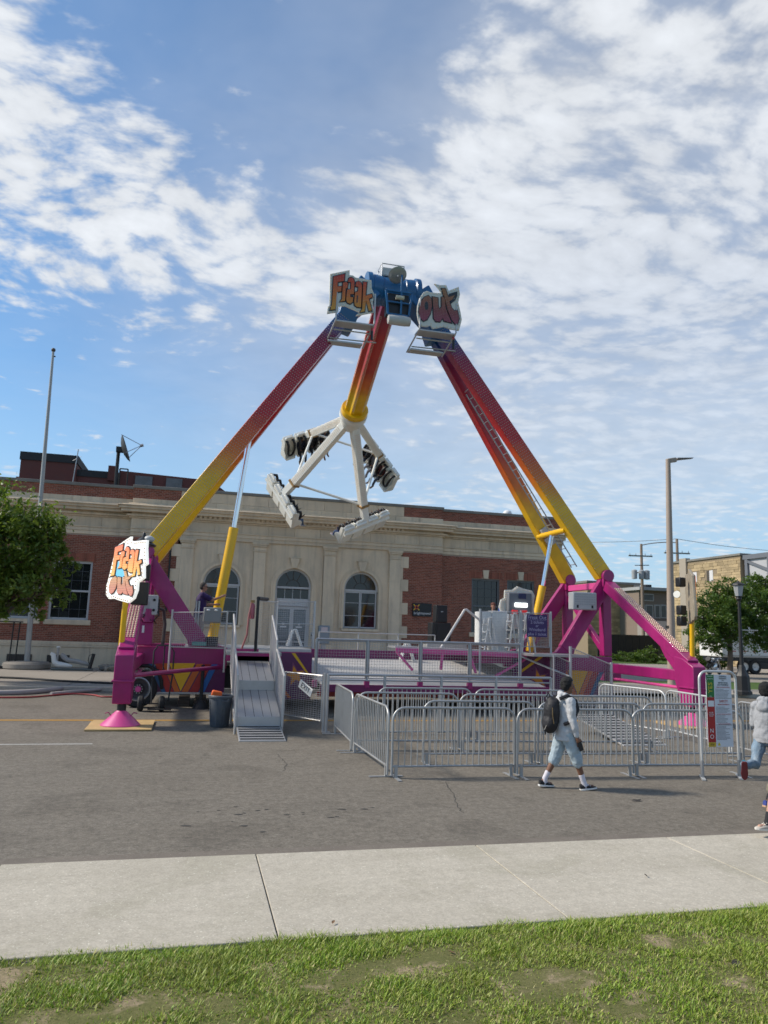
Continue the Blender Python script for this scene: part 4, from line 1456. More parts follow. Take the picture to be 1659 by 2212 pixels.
def inflate(poly, d):
    n = len(poly)
    area = sum(poly[i][0] * poly[(i + 1) % n][1] - poly[(i + 1) % n][0] * poly[i][1] for i in range(n))
    sg = 1 if area > 0 else -1
    out = []
    for i in range(n):
        a, b_, c = Vector(poly[i - 1]), Vector(poly[i]), Vector(poly[(i + 1) % n])
        e1, e2 = (b_ - a).normalized(), (c - b_).normalized()
        n1, n2 = Vector((e1.y, -e1.x)) * sg, Vector((e2.y, -e2.x)) * sg
        m_ = (n1 + n2)
        k = d / max(.5, (1 + n1.dot(n2)))
        q = b_ + m_ * k
        out.append((q.x, q.y))
    return out


def sign_grad(name, c0, c1, c2, z0, z1, emit=0.0):
    m = bpy.data.materials.new(name)
    m.use_nodes = True
    b = NB(m.node_tree)
    ps = m.node_tree.nodes['Principled BSDF']
    pos = b.n('ShaderNodeNewGeometry').outputs['Position']
    sp = b.n('ShaderNodeSeparateXYZ')
    b.l(pos, sp.inputs[0])
    t = b.maprange(sp.outputs[2], z0, z1)
    c = b.ramp(t, [(0, c0), (.5, c1), (1, c2)])
    b.l(c, ps.inputs['Base Color'])
    ps.inputs['Roughness'].default_value = .4
    if emit:
        b.l(c, ps.inputs['Emission Color'])
        ps.inputs['Emission Strength'].default_value = emit
    return m


m_board = mat('sign_board_white', (.62, .61, .56), .5, var=.08, dirt=.2, dirtcol=(.4, .38, .3))
m_board_lit = mat('lit_sign_board', (.85, .84, .78), .5, var=.05, emit=.60)
m_outline = mat('sign_outline', (.03, .035, .045), .5)


def build_sign(name, label, maps, boards, letters, holes, darks, grads, bm_, parent, o, ux, uy, t=.06, cyan=None, bulb_step=.10):
    """maps: list of functions crop px -> sign metres, one per word"""
    nrm = Vector(ux).cross(Vector(uy)).normalized()
    root = None
    for b_ in boards:
        bo = MB().prism(b_, o, ux, uy, t).build('sign_board' if root is None else 'sign_board_piece', bm_, parent if root is None else root, bevel=.01)
        if root is None:
            root = bo
            if label:
                bo['label'] = label
    f0 = Vector(o) + nrm * t
    if cyan:
        for c in cyan:
            MB().prism(c, f0 - nrm * .004, ux, uy, .012).build('cyan_panel', mat('lit_cyan', (.16, .50, .72), .4, emit=.45), root, smooth=0)
    for wi, (mp, ls) in enumerate(zip(maps, letters)):
        for L in ls:
            pl = [mp(*p) for p in L]
            sc = (Vector(mp(100, 0)) - Vector(mp(0, 0))).length / 100
            MB().prism(inflate(pl, 26 * sc), f0 - nrm * .004, ux, uy, .02).build('letter_outline', m_outline, root, smooth=0)
            MB().prism(pl, f0 - nrm * .002, ux, uy, .035).build('letter', grads[wi], root, smooth=0)
            # rows of small bulbs in the letter
            xs_, ys_ = [p[0] for p in pl], [p[1] for p in pl]
            bb = MB()
            yy = min(ys_) + .04
            while yy < max(ys_):
                xx = min(xs_) + .03
                while xx < max(xs_):
                    ins = False
                    for i in range(len(pl)):
                        x1, y1 = pl[i]
                        x2, y2 = pl[i - 1]
                        if (y1 > yy) != (y2 > yy) and xx < (x2 - x1) * (yy - y1) / (y2 - y1) + x1:
                            ins = not ins
                    if ins:
                        c = f0 + Vector(ux) * xx + Vector(uy) * yy + nrm * .033
                        r_ = .010
                        vs = [c + Vector(ux) * r_, c + Vector(uy) * r_, c - Vector(ux) * r_, c - Vector(uy) * r_, c + nrm * r_]
                        bb.add(vs, [(0, 1, 4), (1, 2, 4), (2, 3, 4), (3, 0, 4)])
                    xx += .052
                yy += .055
            if bb.v:
                bb.build('letter_bulbs', m_dots, root, smooth=0, kind='stuff')
    for mp, hs_ in zip(maps, holes):
        for h in hs_:
            MB().prism([mp(*p) for p in h], f0 + nrm * .030, ux, uy, .008).build('letter_counter', m_outline, root, smooth=0)
    for mp, ds in zip(maps, darks):
        for h in ds:
            MB().prism([mp(*p) for p in h], f0 + nrm * .005, ux, uy, .022).build('letter_flourish', m_outline, root, smooth=0)
    # bulbs round the edge of the board
    bb = MB()
    for b_ in boards[:1]:
        ins = inflate(b_, -.045)
        for i in range(len(ins)):
            a, c = Vector(ins[i]), Vector(ins[(i + 1) % len(ins)])
            n_ = max(1, int((c - a).length / bulb_step))
            for k in range(n_):
                p2 = a.lerp(c, k / n_)
                bb.ball(f0 + Vector(ux) * p2.x + Vector(uy) * p2.y + nrm * .005, .018, 6, 4)
    bb.build('edge_bulbs', m_dotw, root, kind='stuff')
    return root


UX, UZ = (1, 0, 0), (0, 0, 1)
# FREAK on the left leg head, OUT on the right one
yS = 22.55
oF = PY(695.7, 572.5, yS)            # picture corner of the traced crop
s1 = (PY(695.7 + 135, 572.5 + 18, yS).x - oF.x) / 1659
zF = oF.z


def mapF(x, y):
    v = PY((1290 + x / 6.636) / 1.8517, (1060 + y / 6.636) / 1.8517, yS)
    return (v.x, v.z)


def mapO(x, y):
    v = PY((1640 + x / 7.213) / 1.8517, (1110 + y / 7.213) / 1.8517, yS)
    return (v.x, v.z)


gF = sign_grad('freak_letters', (.62, .36, .02), (.60, .16, .02), (.50, .03, .02), 12.35, 13.75)
gO = sign_grad('out_letters', (.30, .04, .12), (.22, .05, .05), (.30, .14, .05), 12.25, 13.75)
build_sign('sign', 'Freak lettering in red to yellow on a white board', [mapF], [[mapF(*p) for p in FB]], [FL], [FH], [[]], [gF], m_board, ride, (0, yS, 0), UX, UZ)
build_sign('sign', 'out lettering in dark red on a white board', [mapO], [[mapO(*p) for p in OB]], [OL], [OH], [OD], [gO], m_board, ride, (0, yS, 0), UX, UZ)
# service platforms hanging below the two words
for pts, dx in ((((717, 692), (812, 700)), 1), (((898, 712), (988, 720)), 1)):
    a, c = PY(*pts[0], yS), PY(*pts[1], yS)
    x0, x1 = a.x + .1, c.x - .05
    z0 = (a.z + c.z) / 2
    MB().bb(x0, x1, yS - .02, yS + .48, z0 - .04, z0 + .01).build('service_step', m_alu, ride, bevel=.008)
    MB().bb(x0 - .1, x1 - .25, yS + .6, yS + .95, z0 - .50, z0 - .44).build('service_step', m_alu, ride, bevel=.008)
    rl = MB()
    for x in (x0 + .02, x1 - .02):
        rl.tube((x, yS - .06, z0), (x, yS - .06, z0 + 1.05), .028, n=7)
        rl.tube((x, yS + .02, z0 - .02), (x - .15, yS + .95, z0 - .48), .028, n=7)
    rl.tube((x0 + .02, yS + .3, z0 - .2), (x1 - .02, yS + .3, z0 - .2), .022, n=7)
    rl.tube((x0 - .02, yS + .75, z0 - .33), (x1 + .25, yS + .75, z0 - .30), .022, n=7)
    rl.build('service_rail', m_alu, ride)
    MB().tube((x1 - .05, yS + .1, z0 - .5), (x1 - .05, yS + .1, z0 - .18), .045, n=8).build('beacon', m_black, ride)
    MB().tube((x1 - .05, yS + .1, z0 - .179), (x1 - .05, yS + .1, z0 - .08), .04, n=8).build('beacon_lens', m_redp, ride)


# the lit sign on the yellow poles at each outrigger
def corner_sign(s):
    ph = R(52) if s < 0 else R(62)
    nrm = Vector((s * math.sin(ph), -math.cos(ph), 0))
    ux = Vector((math.cos(ph), s * math.sin(ph), 0))       # to the reader's right
    uy = Vector((0, 0, 1))
    x = CX + s * 7.42 + (-.12 if s < 0 else -.12)
    wS, hS = 1.52, 1.52
    o = Vector((x, 17.86, 3.52)) - nrm * .05

    def m1(px, py):                                         # crop of the left sign -> metres
        return ((px - 430) / 835 * wS, (1020 - py) / 1535 * hS)
    board = [(145, 480), (475, 255), (460, 370), (510, 365), (580, 380), (815, 370), (815, 560), (855, 920), (795, 965), (815, 1230), (690, 1330), (690, 1500), (640, 1690), (530, 1790), (350, 1740), (210, 1690), (100, 1700), (30, 1600), (20, 1400), (60, 1180), (100, 900), (130, 700)]

    def mf_(px, py):
        return m1(120 + (px - 195) / 1115 * 650, 430 + (py - 270) / 1010 * 770 + (px - 750) * -.02)

    def mo_(px, py):
        return m1(105 + (px - 240) / 1150 * 535, 1060 + (py - 350) / 1020 * 570)
    cy = [[m1(*p) for p in [(245, 830), (300, 860), (290, 980), (460, 1030), (470, 1190), (215, 1200)]], [m1(*p) for p in [(640, 900), (700, 1090), (640, 1150)]]]
    g1 = sign_grad('lit_freak_letters', (.85, .52, .14), (.82, .33, .12), (.75, .19, .11), 3.3, 4.1, .55)
    g2 = sign_grad('lit_out_letters', (.62, .22, .17), (.55, .25, .17), (.6, .36, .18), 2.85, 3.4, .45)
    build_sign('sign', 'lit Freak Out sign board with glowing bulbs' if s < 0 else 'unlit back of the right Freak Out sign board', [mf_, mo_], [[m1(*p) for p in board]], [FL, OL], [[], []], [[], []], [g1, g2], m_board_lit if s < 0 else mat('sign_back_tan', (.30, .255, .19), .6, var=.25, scale=5, dirt=.4), ride, o, ux, uy, t=.07, cyan=cy, bulb_step=.075)


corner_sign(-1)
corner_sign(1)
# ------------------------------------------------------------------ fences, ramps, queue barriers
def wire_quad(b, a, br, c, d, step_h=.05, step_v=.0, r=.0035):
    """thin wires across the quad a(bottom left) br c d(top left)"""
    a, br, c, d = map(Vector, (a, br, c, d))
    hL, hR = (d - a).length, (c - br).length
    n = int(max(hL, hR) / step_h)
    for i in range(1, n):
        t = i / n
        b.tube(a.lerp(d, t), br.lerp(c, t), r, n=3, caps=False)
    if step_v:
        n = int((br - a).length / step_v)
        for i in range(1, n):
            t = i / n
            b.tube(a.lerp(br, t), d.lerp(c, t), r, n=3, caps=False)


def mesh_panel(parent, a, br, c, d, name='panel', fr=.022, step_h=.05, step_v=.10, material=None, slat=0):
    f = MB().path([a, br, c, d], fr, 6, closed=True)
    o = f.build(name + '_frame', material or m_alu, parent)
    wb = MB()
    if slat:
        a_, b_, c_, d_ = map(Vector, (a, br, c, d))
        nq = int((d_ - a_).length / step_h)
        for i in range(1, nq):
            wb.beam(a_.lerp(d_, i / nq), b_.lerp(c_, i / nq), .004, slat)
    else:
        wire_quad(wb, a, br, c, d, step_h, step_v, .0042)
    wb.build('wire_mesh', m_steel, o, smooth=0, kind='stuff')
    return o


# fence on the edge of the sloping floor
yf = 20.68
t = thing('platform_fence', 'galvanised mesh fence on posts along the front of the sloping ride floor', 'fence', (6.4, yf, .8))
pxs = [3.34, 4.81, 6.37, 7.87, 9.46]
for x in pxs:
    MB().tube((x, yf, .80), (x, yf, 2.03), .035, n=8).build('post', m_steel, t)
    MB().bb(x - .07, x + .07, yf - .07, yf + .07, .72, .92).build('socket', m_mag, t, bevel=.01)
for a, c in zip(pxs[:-1], pxs[1:]):
    mesh_panel(t, (a + .05, yf, .98), (c - .05, yf, .98), (c - .05, yf, 1.99), (a + .05, yf, 1.99), step_h=.075, step_v=.075)
MB().tube((pxs[0], yf, 2.03), (pxs[-1], yf, 2.03), .032, n=8).build('top_rail', m_steel, t)
# queue fence on the street
yq = 17.1
t = thing('queue_fence', 'low grey two-rail fence behind the crowd barriers', 'fence', (5.8, yq, 0))
qx = [3.07, 4.41, 5.80, 7.19, 8.64]
for x in qx:
    MB().tube((x, yq, 0), (x, yq, 1.30), .035, n=8).build('post', m_steel, t)
    MB().box((x, yq, .012), (.18, .18, .02)).build('post_foot', m_steel, t)
for a, c in zip(qx[:-1], qx[1:]):
    MB().tube((a + .03, yq, 1.17), (c - .03, yq, 1.17), .02, n=6).build('mid_rail', m_steel, t)
MB().tube((qx[0], yq, 1.29), (qx[-1], yq, 1.29), .03, n=8).build('top_rail', m_steel, t)
# exit gate standing ajar
g0, g1 = Vector((3.02, 17.2, 0)), Vector((2.26, 18.45, 0))
t = thing('exit_gate', 'mesh gate standing ajar with a tilted EXIT sign wired to it', 'gate', g0)
MB().tube(g0, g0 + Vector((0, 0, 1.32)), .04, n=8).build('gate_post', m_steel, t)
Z = lambda v, z: Vector((v.x, v.y, z))
ga, gb = g0.lerp(g1, .06), g1
mesh_panel(t, Z(gb, .24), Z(ga, .24), Z(ga, 1.25), Z(gb, 1.25), 'leaf', .024, .045, .09)
gu = (ga - gb).normalized()
gn = gu.cross(Vector((0, 0, 1)))
if gn.y > 0:
    gn = -gn
tilt = R(-24)
eu = gu * math.cos(tilt) + Vector((0, 0, 1)) * math.sin(tilt)
ev = -gu * math.sin(tilt) + Vector((0, 0, 1)) * math.cos(tilt)
ec = gb.lerp(ga, .60) + Vector((0, 0, .93)) + gn * .035
MB().prism([(-.25, -.10), (.25, -.10), (.25, .10), (-.25, .10)], ec, eu, ev, .012).build('exit_sign', mat('exit_white', (.72, .72, .70), .5), t, bevel=.003)
text('exit_lettering', 'EXIT', .17, m_signblack, ec + eu.cross(ev) * .014, eu, ev, t, ext=.002)


# exit ramp (left) and entrance ramp (right): same stepped aluminium ramp
def ramp(x0, x1, label, y0=15.85, guards=True):
    t = thing('stepped_ramp', label, 'ramp', ((x0 + x1) / 2, y0, 0), 'aluminium stepped ramps')
    prof = [(y0, .02, y0 + 2.3, .42)] if not guards else [(y0, .02, y0 + 1.15, .17), (y0 + 1.15, .36, y0 + 2.85, .80), (y0 + 2.85, 1.02, y0 + 4.45, 1.42)]
    for i, (ya, za, yb, zb) in enumerate(prof):
        MB().hexa([(x0, ya, za - .04), (x1, ya, za - .04), (x1, yb, zb - .04), (x0, yb, zb - .04), (x0, ya, za), (x1, ya, za), (x1, yb, zb), (x0, yb, zb)]).build('tread_plate', m_tread, t, bevel=.006)
        if i == 0:
            nb_ = 6 if guards else 11
            for k in range(nb_):
                q = (k + .6) / (nb_ + .2)
                y, z = ya + (yb - ya) * q, za + (zb - za) * q
                MB().beam((x0 + .03, y, z + .006), (x1 - .03, y, z + .006), .045, .018).build('grip_bar', mat('grip_black', (.05, .05, .05), .8), t)
        else:
            zp = prof[i - 1][3]
            MB().bb(x0, x1, ya - .02, ya - .001, zp - .04, za).build('riser', m_alu, t, bevel=.004)
            for k in range(1, 5):
                x = x0 + (x1 - x0) * k / 5
                MB().beam((x, ya + .01, za + .003), (x, yb - .01, zb + .003), .012, .004).build('plate_seam', mat('seam_dark', (.10, .10, .10), .7), t)
    if guards:
        MB().bb(x0, x1, y0 + 4.45, y0 + 4.46, 1.39, 1.62).build('riser', m_mag, t)
    else:
        for x in (x0 + .05, x1 - .05):
            MB().tube((x, y0 + 2.2, 0), (x, y0 + 2.2, .38), .03, n=6).build('leg', m_alu, t)
    for x in ((x0 - .03, x1 + .03) if guards else ()):
        fr = mesh_panel(t, (x, y0 + 1.05, .16), (x, y0 + 2.85, .70), (x, y0 + 2.85, 1.78), (x, y0 + 1.05, 1.25), 'side_panel', .025, .034, .0, slat=.016)
        fr = mesh_panel(t, (x, y0 + 2.9, .72), (x, y0 + 4.4, 1.30), (x, y0 + 4.4, 2.62), (x, y0 + 2.9, 2.0), 'side_panel', .025, .034, .0, slat=.016)
        MB().tube((x, y0 + 1.08, 0), (x, y0 + 1.08, 1.25), .03, n=6).build('leg', m_alu, t)
        MB().tube((x, y0 + 2.87, 0), (x, y0 + 2.87, 1.9), .03, n=6).build('leg', m_alu, t)
    return t


ramp(1.06, 2.02, 'aluminium exit ramp with stepped tread plates beside the grey bin')
ramp(9.25, 10.35, 'short ridged aluminium entrance ramp half hidden behind the queue barriers', 14.9, False)
# mesh guards round the left landing
t = thing('landing_guard', 'grey mesh guard beside the operator on the ride landing', 'fence', (.2, 20.5, 1.6))
mesh_panel(t, (-.56, 20.7, 1.72), (.86, 20.4, 1.72), (.86, 20.4, 2.68), (-.56, 20.7, 2.62), 'panel', .02, .05, .05)
for x, y in ((-.56, 20.7), (.86, 20.4)):
    MB().tube((x, y, 1.1), (x, y, 2.7), .025, n=6).build('post', m_alu, t)
cbx = MB().bb(.24, .70, 20.22, 20.40, 2.38, 2.78).build('control_box', mat('box_grey', (.21, .21, .21), .45, var=.06), t, bevel=.03)
for x in (.36, .56):
    MB().ball((x, 20.21, 2.71), (.05, .02, .025), 8, 5).build('button', m_signwhite, cbx)
t = thing('landing_guard', 'tall mesh guard with a black padded top rail behind the ramp', 'fence', (2.3, 21, 1.6))
mesh_panel(t, (1.70, 20.5, 1.70), (2.34, 22.1, 1.70), (2.34, 22.1, 3.04), (1.66, 20.5, 3.02), 'panel', .024, .045, .0)
MB().tube((1.66, 20.45, 3.08), (1.98, 21.2, 3.09), .05, n=10).build('padded_rail', m_black, t)
MB().tube((1.66, 20.46, 1.65), (1.66, 20.46, 3.1), .04, n=8).build('post', m_black, t)
t = thing('landing_guard', 'mesh guard panel in front of the glass entrance doors', 'fence', (3.0, 22.9, 1.7))
mesh_panel(t, (2.46, 22.9, 1.75), (3.56, 22.9, 1.75), (3.60, 22.9, 3.12), (2.46, 22.9, 3.10), 'panel', .026, .06, .06)
MB().tube((2.46, 22.9, 2.42), (3.58, 22.9, 2.44), .018, n=6).build('mid_rail', m_alu, t)
MB().tube((3.60, 22.9, 1.70), (3.60, 22.9, 3.15), .04, n=8).build('post', m_alu, t)
# rear rail behind the floor
t = thing('rear_rail', 'thin grey rail along the back of the ride floor', 'fence', (6, 25.6, 1.6))
for x in (4.22, 5.6, 7.04, 8.4):
    MB().tube((x, 25.58, 1.62), (x, 25.58, 2.2), .025, n=6).build('post', m_alu, t)
MB().tube((4.22, 25.58, 2.2), (8.4, 25.58, 2.2), .022, n=6).build('top_rail', m_alu, t)
# right landing guards
t = thing('landing_guard', 'mesh guard holding the ticket price board on the right landing', 'fence', (10, 22, 1.76))
rx = [8.70, 10.08, 11.12]
for x in rx:
    MB().tube((x, 22.0, 1.05), (x, 22.0, 3.08), .035, n=8).build('post', m_alu, t)
for a, c in zip(rx[:-1], rx[1:]):
    mesh_panel(t, (a + .05, 22.0, 1.95), (c - .05, 22.0, 1.95), (c - .05, 22.0, 3.02), (a + .05, 22.0, 3.0), 'panel', .022, .05, .05)
pb = thing('price_board', 'purple handwritten ticket price board on the right landing', 'sign', (10.6, 21.93, 2.26))
MB().bb(10.26, 10.96, 21.93, 21.945, 2.26, 2.97).build('board', mat('chalk_purple', (.050, .028, .11), .6, var=.2, scale=5), pb, bevel=.004)
m_chalk = mat('chalk_pen', (.42, .38, .52), .8)
for z, sx_, body in ((2.87, .15, 'Freak Out'), (2.72, .13, '2 tickets'), (2.61, .11, 'or'), (2.49, .13, 'Wristband'), (2.35, .125, 'plus 1 ticket')):
    text('lettering', body, sx_ * 1.08, m_chalk, (10.61, 21.928, z), (1, 0, 0), (0, 0, 1), pb, ext=.001, sx=.95)
for z in (2.79,):
    MB().bb(10.29, 10.93, 21.926, 21.9285, z, z + .006).build('rule', m_chalk, pb, smooth=0)
# mesh side panels of the entrance
t = thing('entrance_guard', 'pair of sloping mesh side panels beside the right tower', 'fence', (11.6, 20.4, 0))
mesh_panel(t, (11.02, 20.5, .30), (12.22, 20.3, .30), (12.22, 20.3, 1.52), (11.02, 20.5, 1.98), 'panel', .03, .055, .055)
MB().tube((12.24, 20.3, 0), (12.24, 20.3, 1.58), .045, n=8).build('post', m_alu, t)
MB().tube((11.0, 20.5, 0), (11.0, 20.5, 2.02), .045, n=8).build('post', m_alu, t)
mesh_panel(t, (10.5, 20.6, .6), (10.98, 20.5, .6), (10.98, 20.5, 1.55), (10.5, 20.6, 1.75), 'panel', .03, .055, .055)
MB().tube((10.0, 21.9, 1.66), (11.05, 20.6, 1.12), .03, n=6).build('handrail', m_alu, t)
# slanting white handrail left of the booth
t = thing('handrail', 'slanting white handrail bent over at the top on the walkway', 'handrail', (7.4, 22, 1.86))
MB().path([(7.42, 22.0, 1.83), (8.18, 22.0, 3.03), (8.26, 22.05, 3.04), (8.95, 22.6, 2.72)], .04, 8).build('tube', mat('white_tube', (.62, .58, .55), .45), t)


# ---- crowd barriers
m_bar = mat('barrier_zinc', (.40, .40, .395), .45, metal=.55, var=.14, scale=3, dirt=.25, dirtcol=(.2, .19, .17))
m_barw = mat('barrier_bright', (.55, .55, .54), .45, metal=.35, var=.08, scale=3)
BLEN = 2.12


def make_barrier(m_):
    root = bpy.data.objects.new('crowd_barrier', None)
    COL.objects.link(root)
    h, r = 1.10, .20
    pts = [(0, 0, .05), (0, 0, h - r)]
    for k in range(1, 7):
        a = math.pi - math.pi / 2 * k / 6
        pts.append((r + r * math.cos(a), 0, h - r + r * math.sin(a)))
    pts2 = [(BLEN - x, y, z) for x, y, z in reversed(pts)]
    MB().path(pts + pts2, .021, 8).build('frame', m_, root, smooth=60)
    MB().tube((0, 0, .18), (BLEN, 0, .18), .017, n=7).build('bottom_rail', m_, root)
    pk = None
    n = 19
    for k in range(n):
        x = BLEN * (k + 1) / (n + 1)
        if pk is None:
            o = MB().tube((0, 0, .185), (0, 0, h - .012), .0105, n=5).build('picket', m_, None)
            pk = o.data
            o.parent = root
            o.location = (x, 0, 0)
        else:
            o = bpy.data.objects.new('picket', pk)
            COL.objects.link(o)
            o.parent = root
            o.location = (x, 0, 0)
        if x < r or x > BLEN - r:
            o.scale.z = .95
    for x in (.07, BLEN - .07):
        MB().bb(x - .03, x + .03, -.28, .28, .004, .016).build('foot', m_, root, smooth=0)
        MB().bb(x - .025, x + .025, -.02, .02, .016, .20).build('foot_bracket', m_, root, smooth=0)
    return root


def ang(a, b_):
    return math.atan2(b_[1] - a[1], b_[0] - a[0])


BAR = [((3.24, 11.95), (5.36, 11.93), 'crowd barrier at the front left corner of the queue pen'),
       ((5.37, 11.85), (7.48, 11.75), 'crowd barrier behind the walking teenager with the backpack'),
       ((7.50, 11.80), (9.62, 11.65), 'crowd barrier directly behind the ride rules board'),
       ((4.12, 13.10), (6.26, 13.04), 'second row crowd barrier left of the walking teenager'),
       ((6.28, 12.95), (8.40, 12.90), 'second row crowd barrier behind the teenager carrying a backpack'),
       ((8.42, 12.88), (10.56, 12.82), 'second row crowd barrier at the right end by the rules board'),
       ((3.25, 14.72), (5.32, 14.62), 'third row crowd barrier at the left edge of the queue pen'),
       ((5.34, 14.55), (7.46, 14.45), 'third row crowd barrier in the middle of the queue pen'),
       ((7.48, 14.42), (9.60, 14.35), 'third row crowd barrier in front of the entrance ramp'),
       ((3.96, 15.90), (6.12, 15.94), 'rearmost crowd barrier on the left side of the queue pen'),
       ((6.16, 15.85), (8.40, 15.70), 'rearmost crowd barrier in the middle of the queue pen'),
       ((3.15, 14.46), (3.18, 12.00), 'crowd barrier closing the front left side of the queue pen'),
       ((3.24, 16.95), (3.12, 14.52), 'crowd barrier closing the rear left side beside the exit gate'),
       ((10.55, 18.10), (11.02, 15.9), 'white crowd barrier beside the entrance ramp near the magenta foot'),
       ((11.30, 16.30), (11.12, 13.80), 'white crowd barrier along the right side of the queue pen'),
       ((11.06, 13.55), (10.95, 11.5), 'crowd barrier behind the teenager in the grey hoodie')]
proto_b = {}
for i, (a, c, lab) in enumerate(BAR):
    key = 'w' if i in (13, 14) else 'z'
    if key not in proto_b:
        proto_b[key] = make_barrier(m_barw if key == 'w' else m_bar)
        o = proto_b[key]
    else:
        o = copy_tree(proto_b[key])
    o.location = (a[0], a[1], 0)
    o.rotation_euler = (0, 0, ang(a, c))
    o.scale = (math.dist(a, c) / BLEN, 1, 1)
    tag(o, lab, 'barrier', 'crowd barriers of the queue pen')

# ---- rules board
xa, xb, yb_ = 8.62, 9.36, 11.46
t = thing('rules_board', 'tall ride rules board in a rounded tube frame with green and red strip', 'sign', (9.0, yb_, 0))
h = 1.80
pts = [(xa, yb_, .03), (xa, yb_, h - .14)]
for k in range(1, 6):
    a = math.pi - math.pi / 2 * k / 5
    pts.append((xa + .14 + .14 * math.cos(a), yb_, h - .14 + .14 * math.sin(a)))
pts += [(xa + xb - x, y, z) for x, y, z in reversed(pts)]
MB().path(pts, .022, 8).build('frame', m_barw, t)
for x in (xa, xb):
    MB().beam((x - .12, yb_ - .2, .015), (x + .12, yb_ + .2, .015), .06, .02).build('foot', m_barw, t)
    MB().tube((x, yb_, .02), (x, yb_, .3), .03, n=8).build('foot_socket', m_steel, t)
x0, x1, x2, z0, z1 = 8.75, 8.91, 9.26, .52, 1.745
yy = yb_ - .012
MB().bb(x0, x2, yy, yy + .012, z0, z1).build('panel', mat('panel_white', (.62, .64, .68), .5, var=.05), t, bevel=.003)
ys = yy - .004
MB().bb(x0 + .003, x1 - .006, ys, yy - .001, 1.36, z1 - .004).build('green_strip', mat('print_green', (.015, .16, .03), .4), t, smooth=0)
MB().bb(x0 + .003, x1 - .006, ys, yy - .001, .60, 1.358).build('red_strip', mat('print_red', (.38, .01, .012), .4), t, smooth=0)
MB().bb(x0 + .003, x1 - .006, ys, yy - .001, z0 + .004, .598).build('yellow_strip', mat('print_yellow', (.55, .36, .02), .4), t, smooth=0)
m_ink, m_inkr, m_inkw, m_inky = mat('print_black', (.02, .02, .022), .6), mat('print_ink_red', (.42, .03, .03), .6), mat('print_white', (.72, .72, .72), .6), mat('print_ink_yellow', (.62, .5, .03), .6)
MB().bb(x0 + .02, x1 - .02, ys - .002, ys - .0005, 1.20, 1.30).build('white_square', m_inkw, t, smooth=0)
xm = (x0 + x1) / 2 - .002
yt = ys - .002
for z, s_, b_, mm_ in ((1.715, .028, 'YOU MUST', m_inkw), (1.672, .028, 'BE THIS TALL', m_inkw), (1.37, .035, 'OK', m_inkw), (1.10, .026, 'YOU ARE', m_inkw), (1.07, .026, 'TOO SMALL', m_inkw), (1.04, .026, 'TO RIDE', m_inkw), (.56, .04, 'STOP', m_ink)):
    text('lettering', b_, s_, mm_, (xm, yt, z), UX, UZ, t, ext=.0008, sx=.8)
text('lettering', 'YES', .12, m_inky, (xm, yt, 1.52), (0, 0, 1), (-1, 0, 0), t, ext=.0008)
text('lettering', 'N', .10, m_inkw, (xm, yt, .79), UX, UZ, t, ext=.0008)
text('lettering', 'O', .10, m_inkw, (xm, yt, .69), UX, UZ, t, ext=.0008)
xm = (x1 + x2) / 2
rr_ = random.Random(5)
lines = [(1.715, .034, 'GENERAL &', m_ink), (1.68, .034, 'ENTRANCE', m_ink), (1.645, .034, 'TO', m_ink), (1.605, .034, 'RESTRICTIONS', m_ink), (1.57, .034, 'AND WARNINGS', m_ink), (1.53, .024, 'PLEASE READ BEFORE RIDING', m_inkr), (1.425, .0, '', m_ink),
         (1.29, .062, 'SAFETY', m_inkr), (1.235, .027, 'RIDER RESPONSIBILITY', m_inkr), (1.07, .026, 'DO NOT ENTER THE RIDE IF', m_inkr), (.905, .026, 'THANK YOU FOR RIDING', m_inkr)]
for z, s_, b_, mm_ in lines:
    if b_:
        text('lettering', b_, s_, mm_, (xm, yt, z), UX, UZ, t, ext=.0008, sx=.86)
pr = MB()
for z in list(np.arange(1.36, 1.51, .022)) + list(np.arange(1.10, 1.21, .022)) + list(np.arange(.93, 1.05, .022)) + list(np.arange(.64, .88, .02)):
    wdt = rr_.uniform(.55, .95) * .30
    pr.bb(x1 + .02, x1 + .02 + wdt, yy - .0025, yy - .0008, z, z + .008)
pr.build('small_print', mat('print_grey', (.22, .22, .24), .6), t, smooth=0, kind='stuff')
for z in (1.34, .885):
    MB().bb(x1 + .01, x2 - .01, yy - .003, yy - .0009, z, z + .006).build('rule', m_ink, t, smooth=0)
MB().prism([(x1 + .03, .545), (x1 + .09, .545), (x1 + .06, .60)], (0, yy - .0008, 0), UX, UZ, .002).build('warning_triangle', m_inky, t, smooth=0)

# ---- things on the landings
t = thing('loudspeaker', 'small black loudspeaker on top of the bigger black one', 'loudspeaker', (8.72, 26, 2.65), 'ride loudspeakers')
MB().bb(8.50, 8.93, 25.8, 26.2, 2.66, 3.28).build('cabinet', m_black, t, bevel=.02)
MB().bb(8.54, 8.89, 25.785, 25.799, 2.70, 3.24).build('grille', mat('speaker_grille', (.022, .022, .024), .8), t, smooth=0)
MB().ball((8.72, 25.78, 3.05), (.05, .01, .02), 8, 4).build('badge', m_steel, t)
t = thing('loudspeaker', 'big black loudspeaker under the smaller one by the brick wall', 'loudspeaker', (8.7, 26, 1.9), 'ride loudspeakers')
MB().bb(8.34, 9.06, 25.75, 26.3, 1.90, 2.65).build('cabinet', m_black, t, bevel=.02)
MB().bb(8.52, 9.02, 25.735, 25.749, 1.95, 2.6).build('grille', mat('speaker_grille', (.022, .022, .024), .8), t, smooth=0)
MB().bb(8.1, 9.6, 25.55, 26.6, 1.62, 1.89).build('rear_deck', m_alu, ride, bevel=.01)
MB().bb(8.2, 9.5, 25.7, 26.5, .14, 1.618).build('rear_deck_support', m_black, ride, smooth=0)
m_wht = mat('white_gloss', (.72, .71, .68), .4, var=.05, dirt=.12)
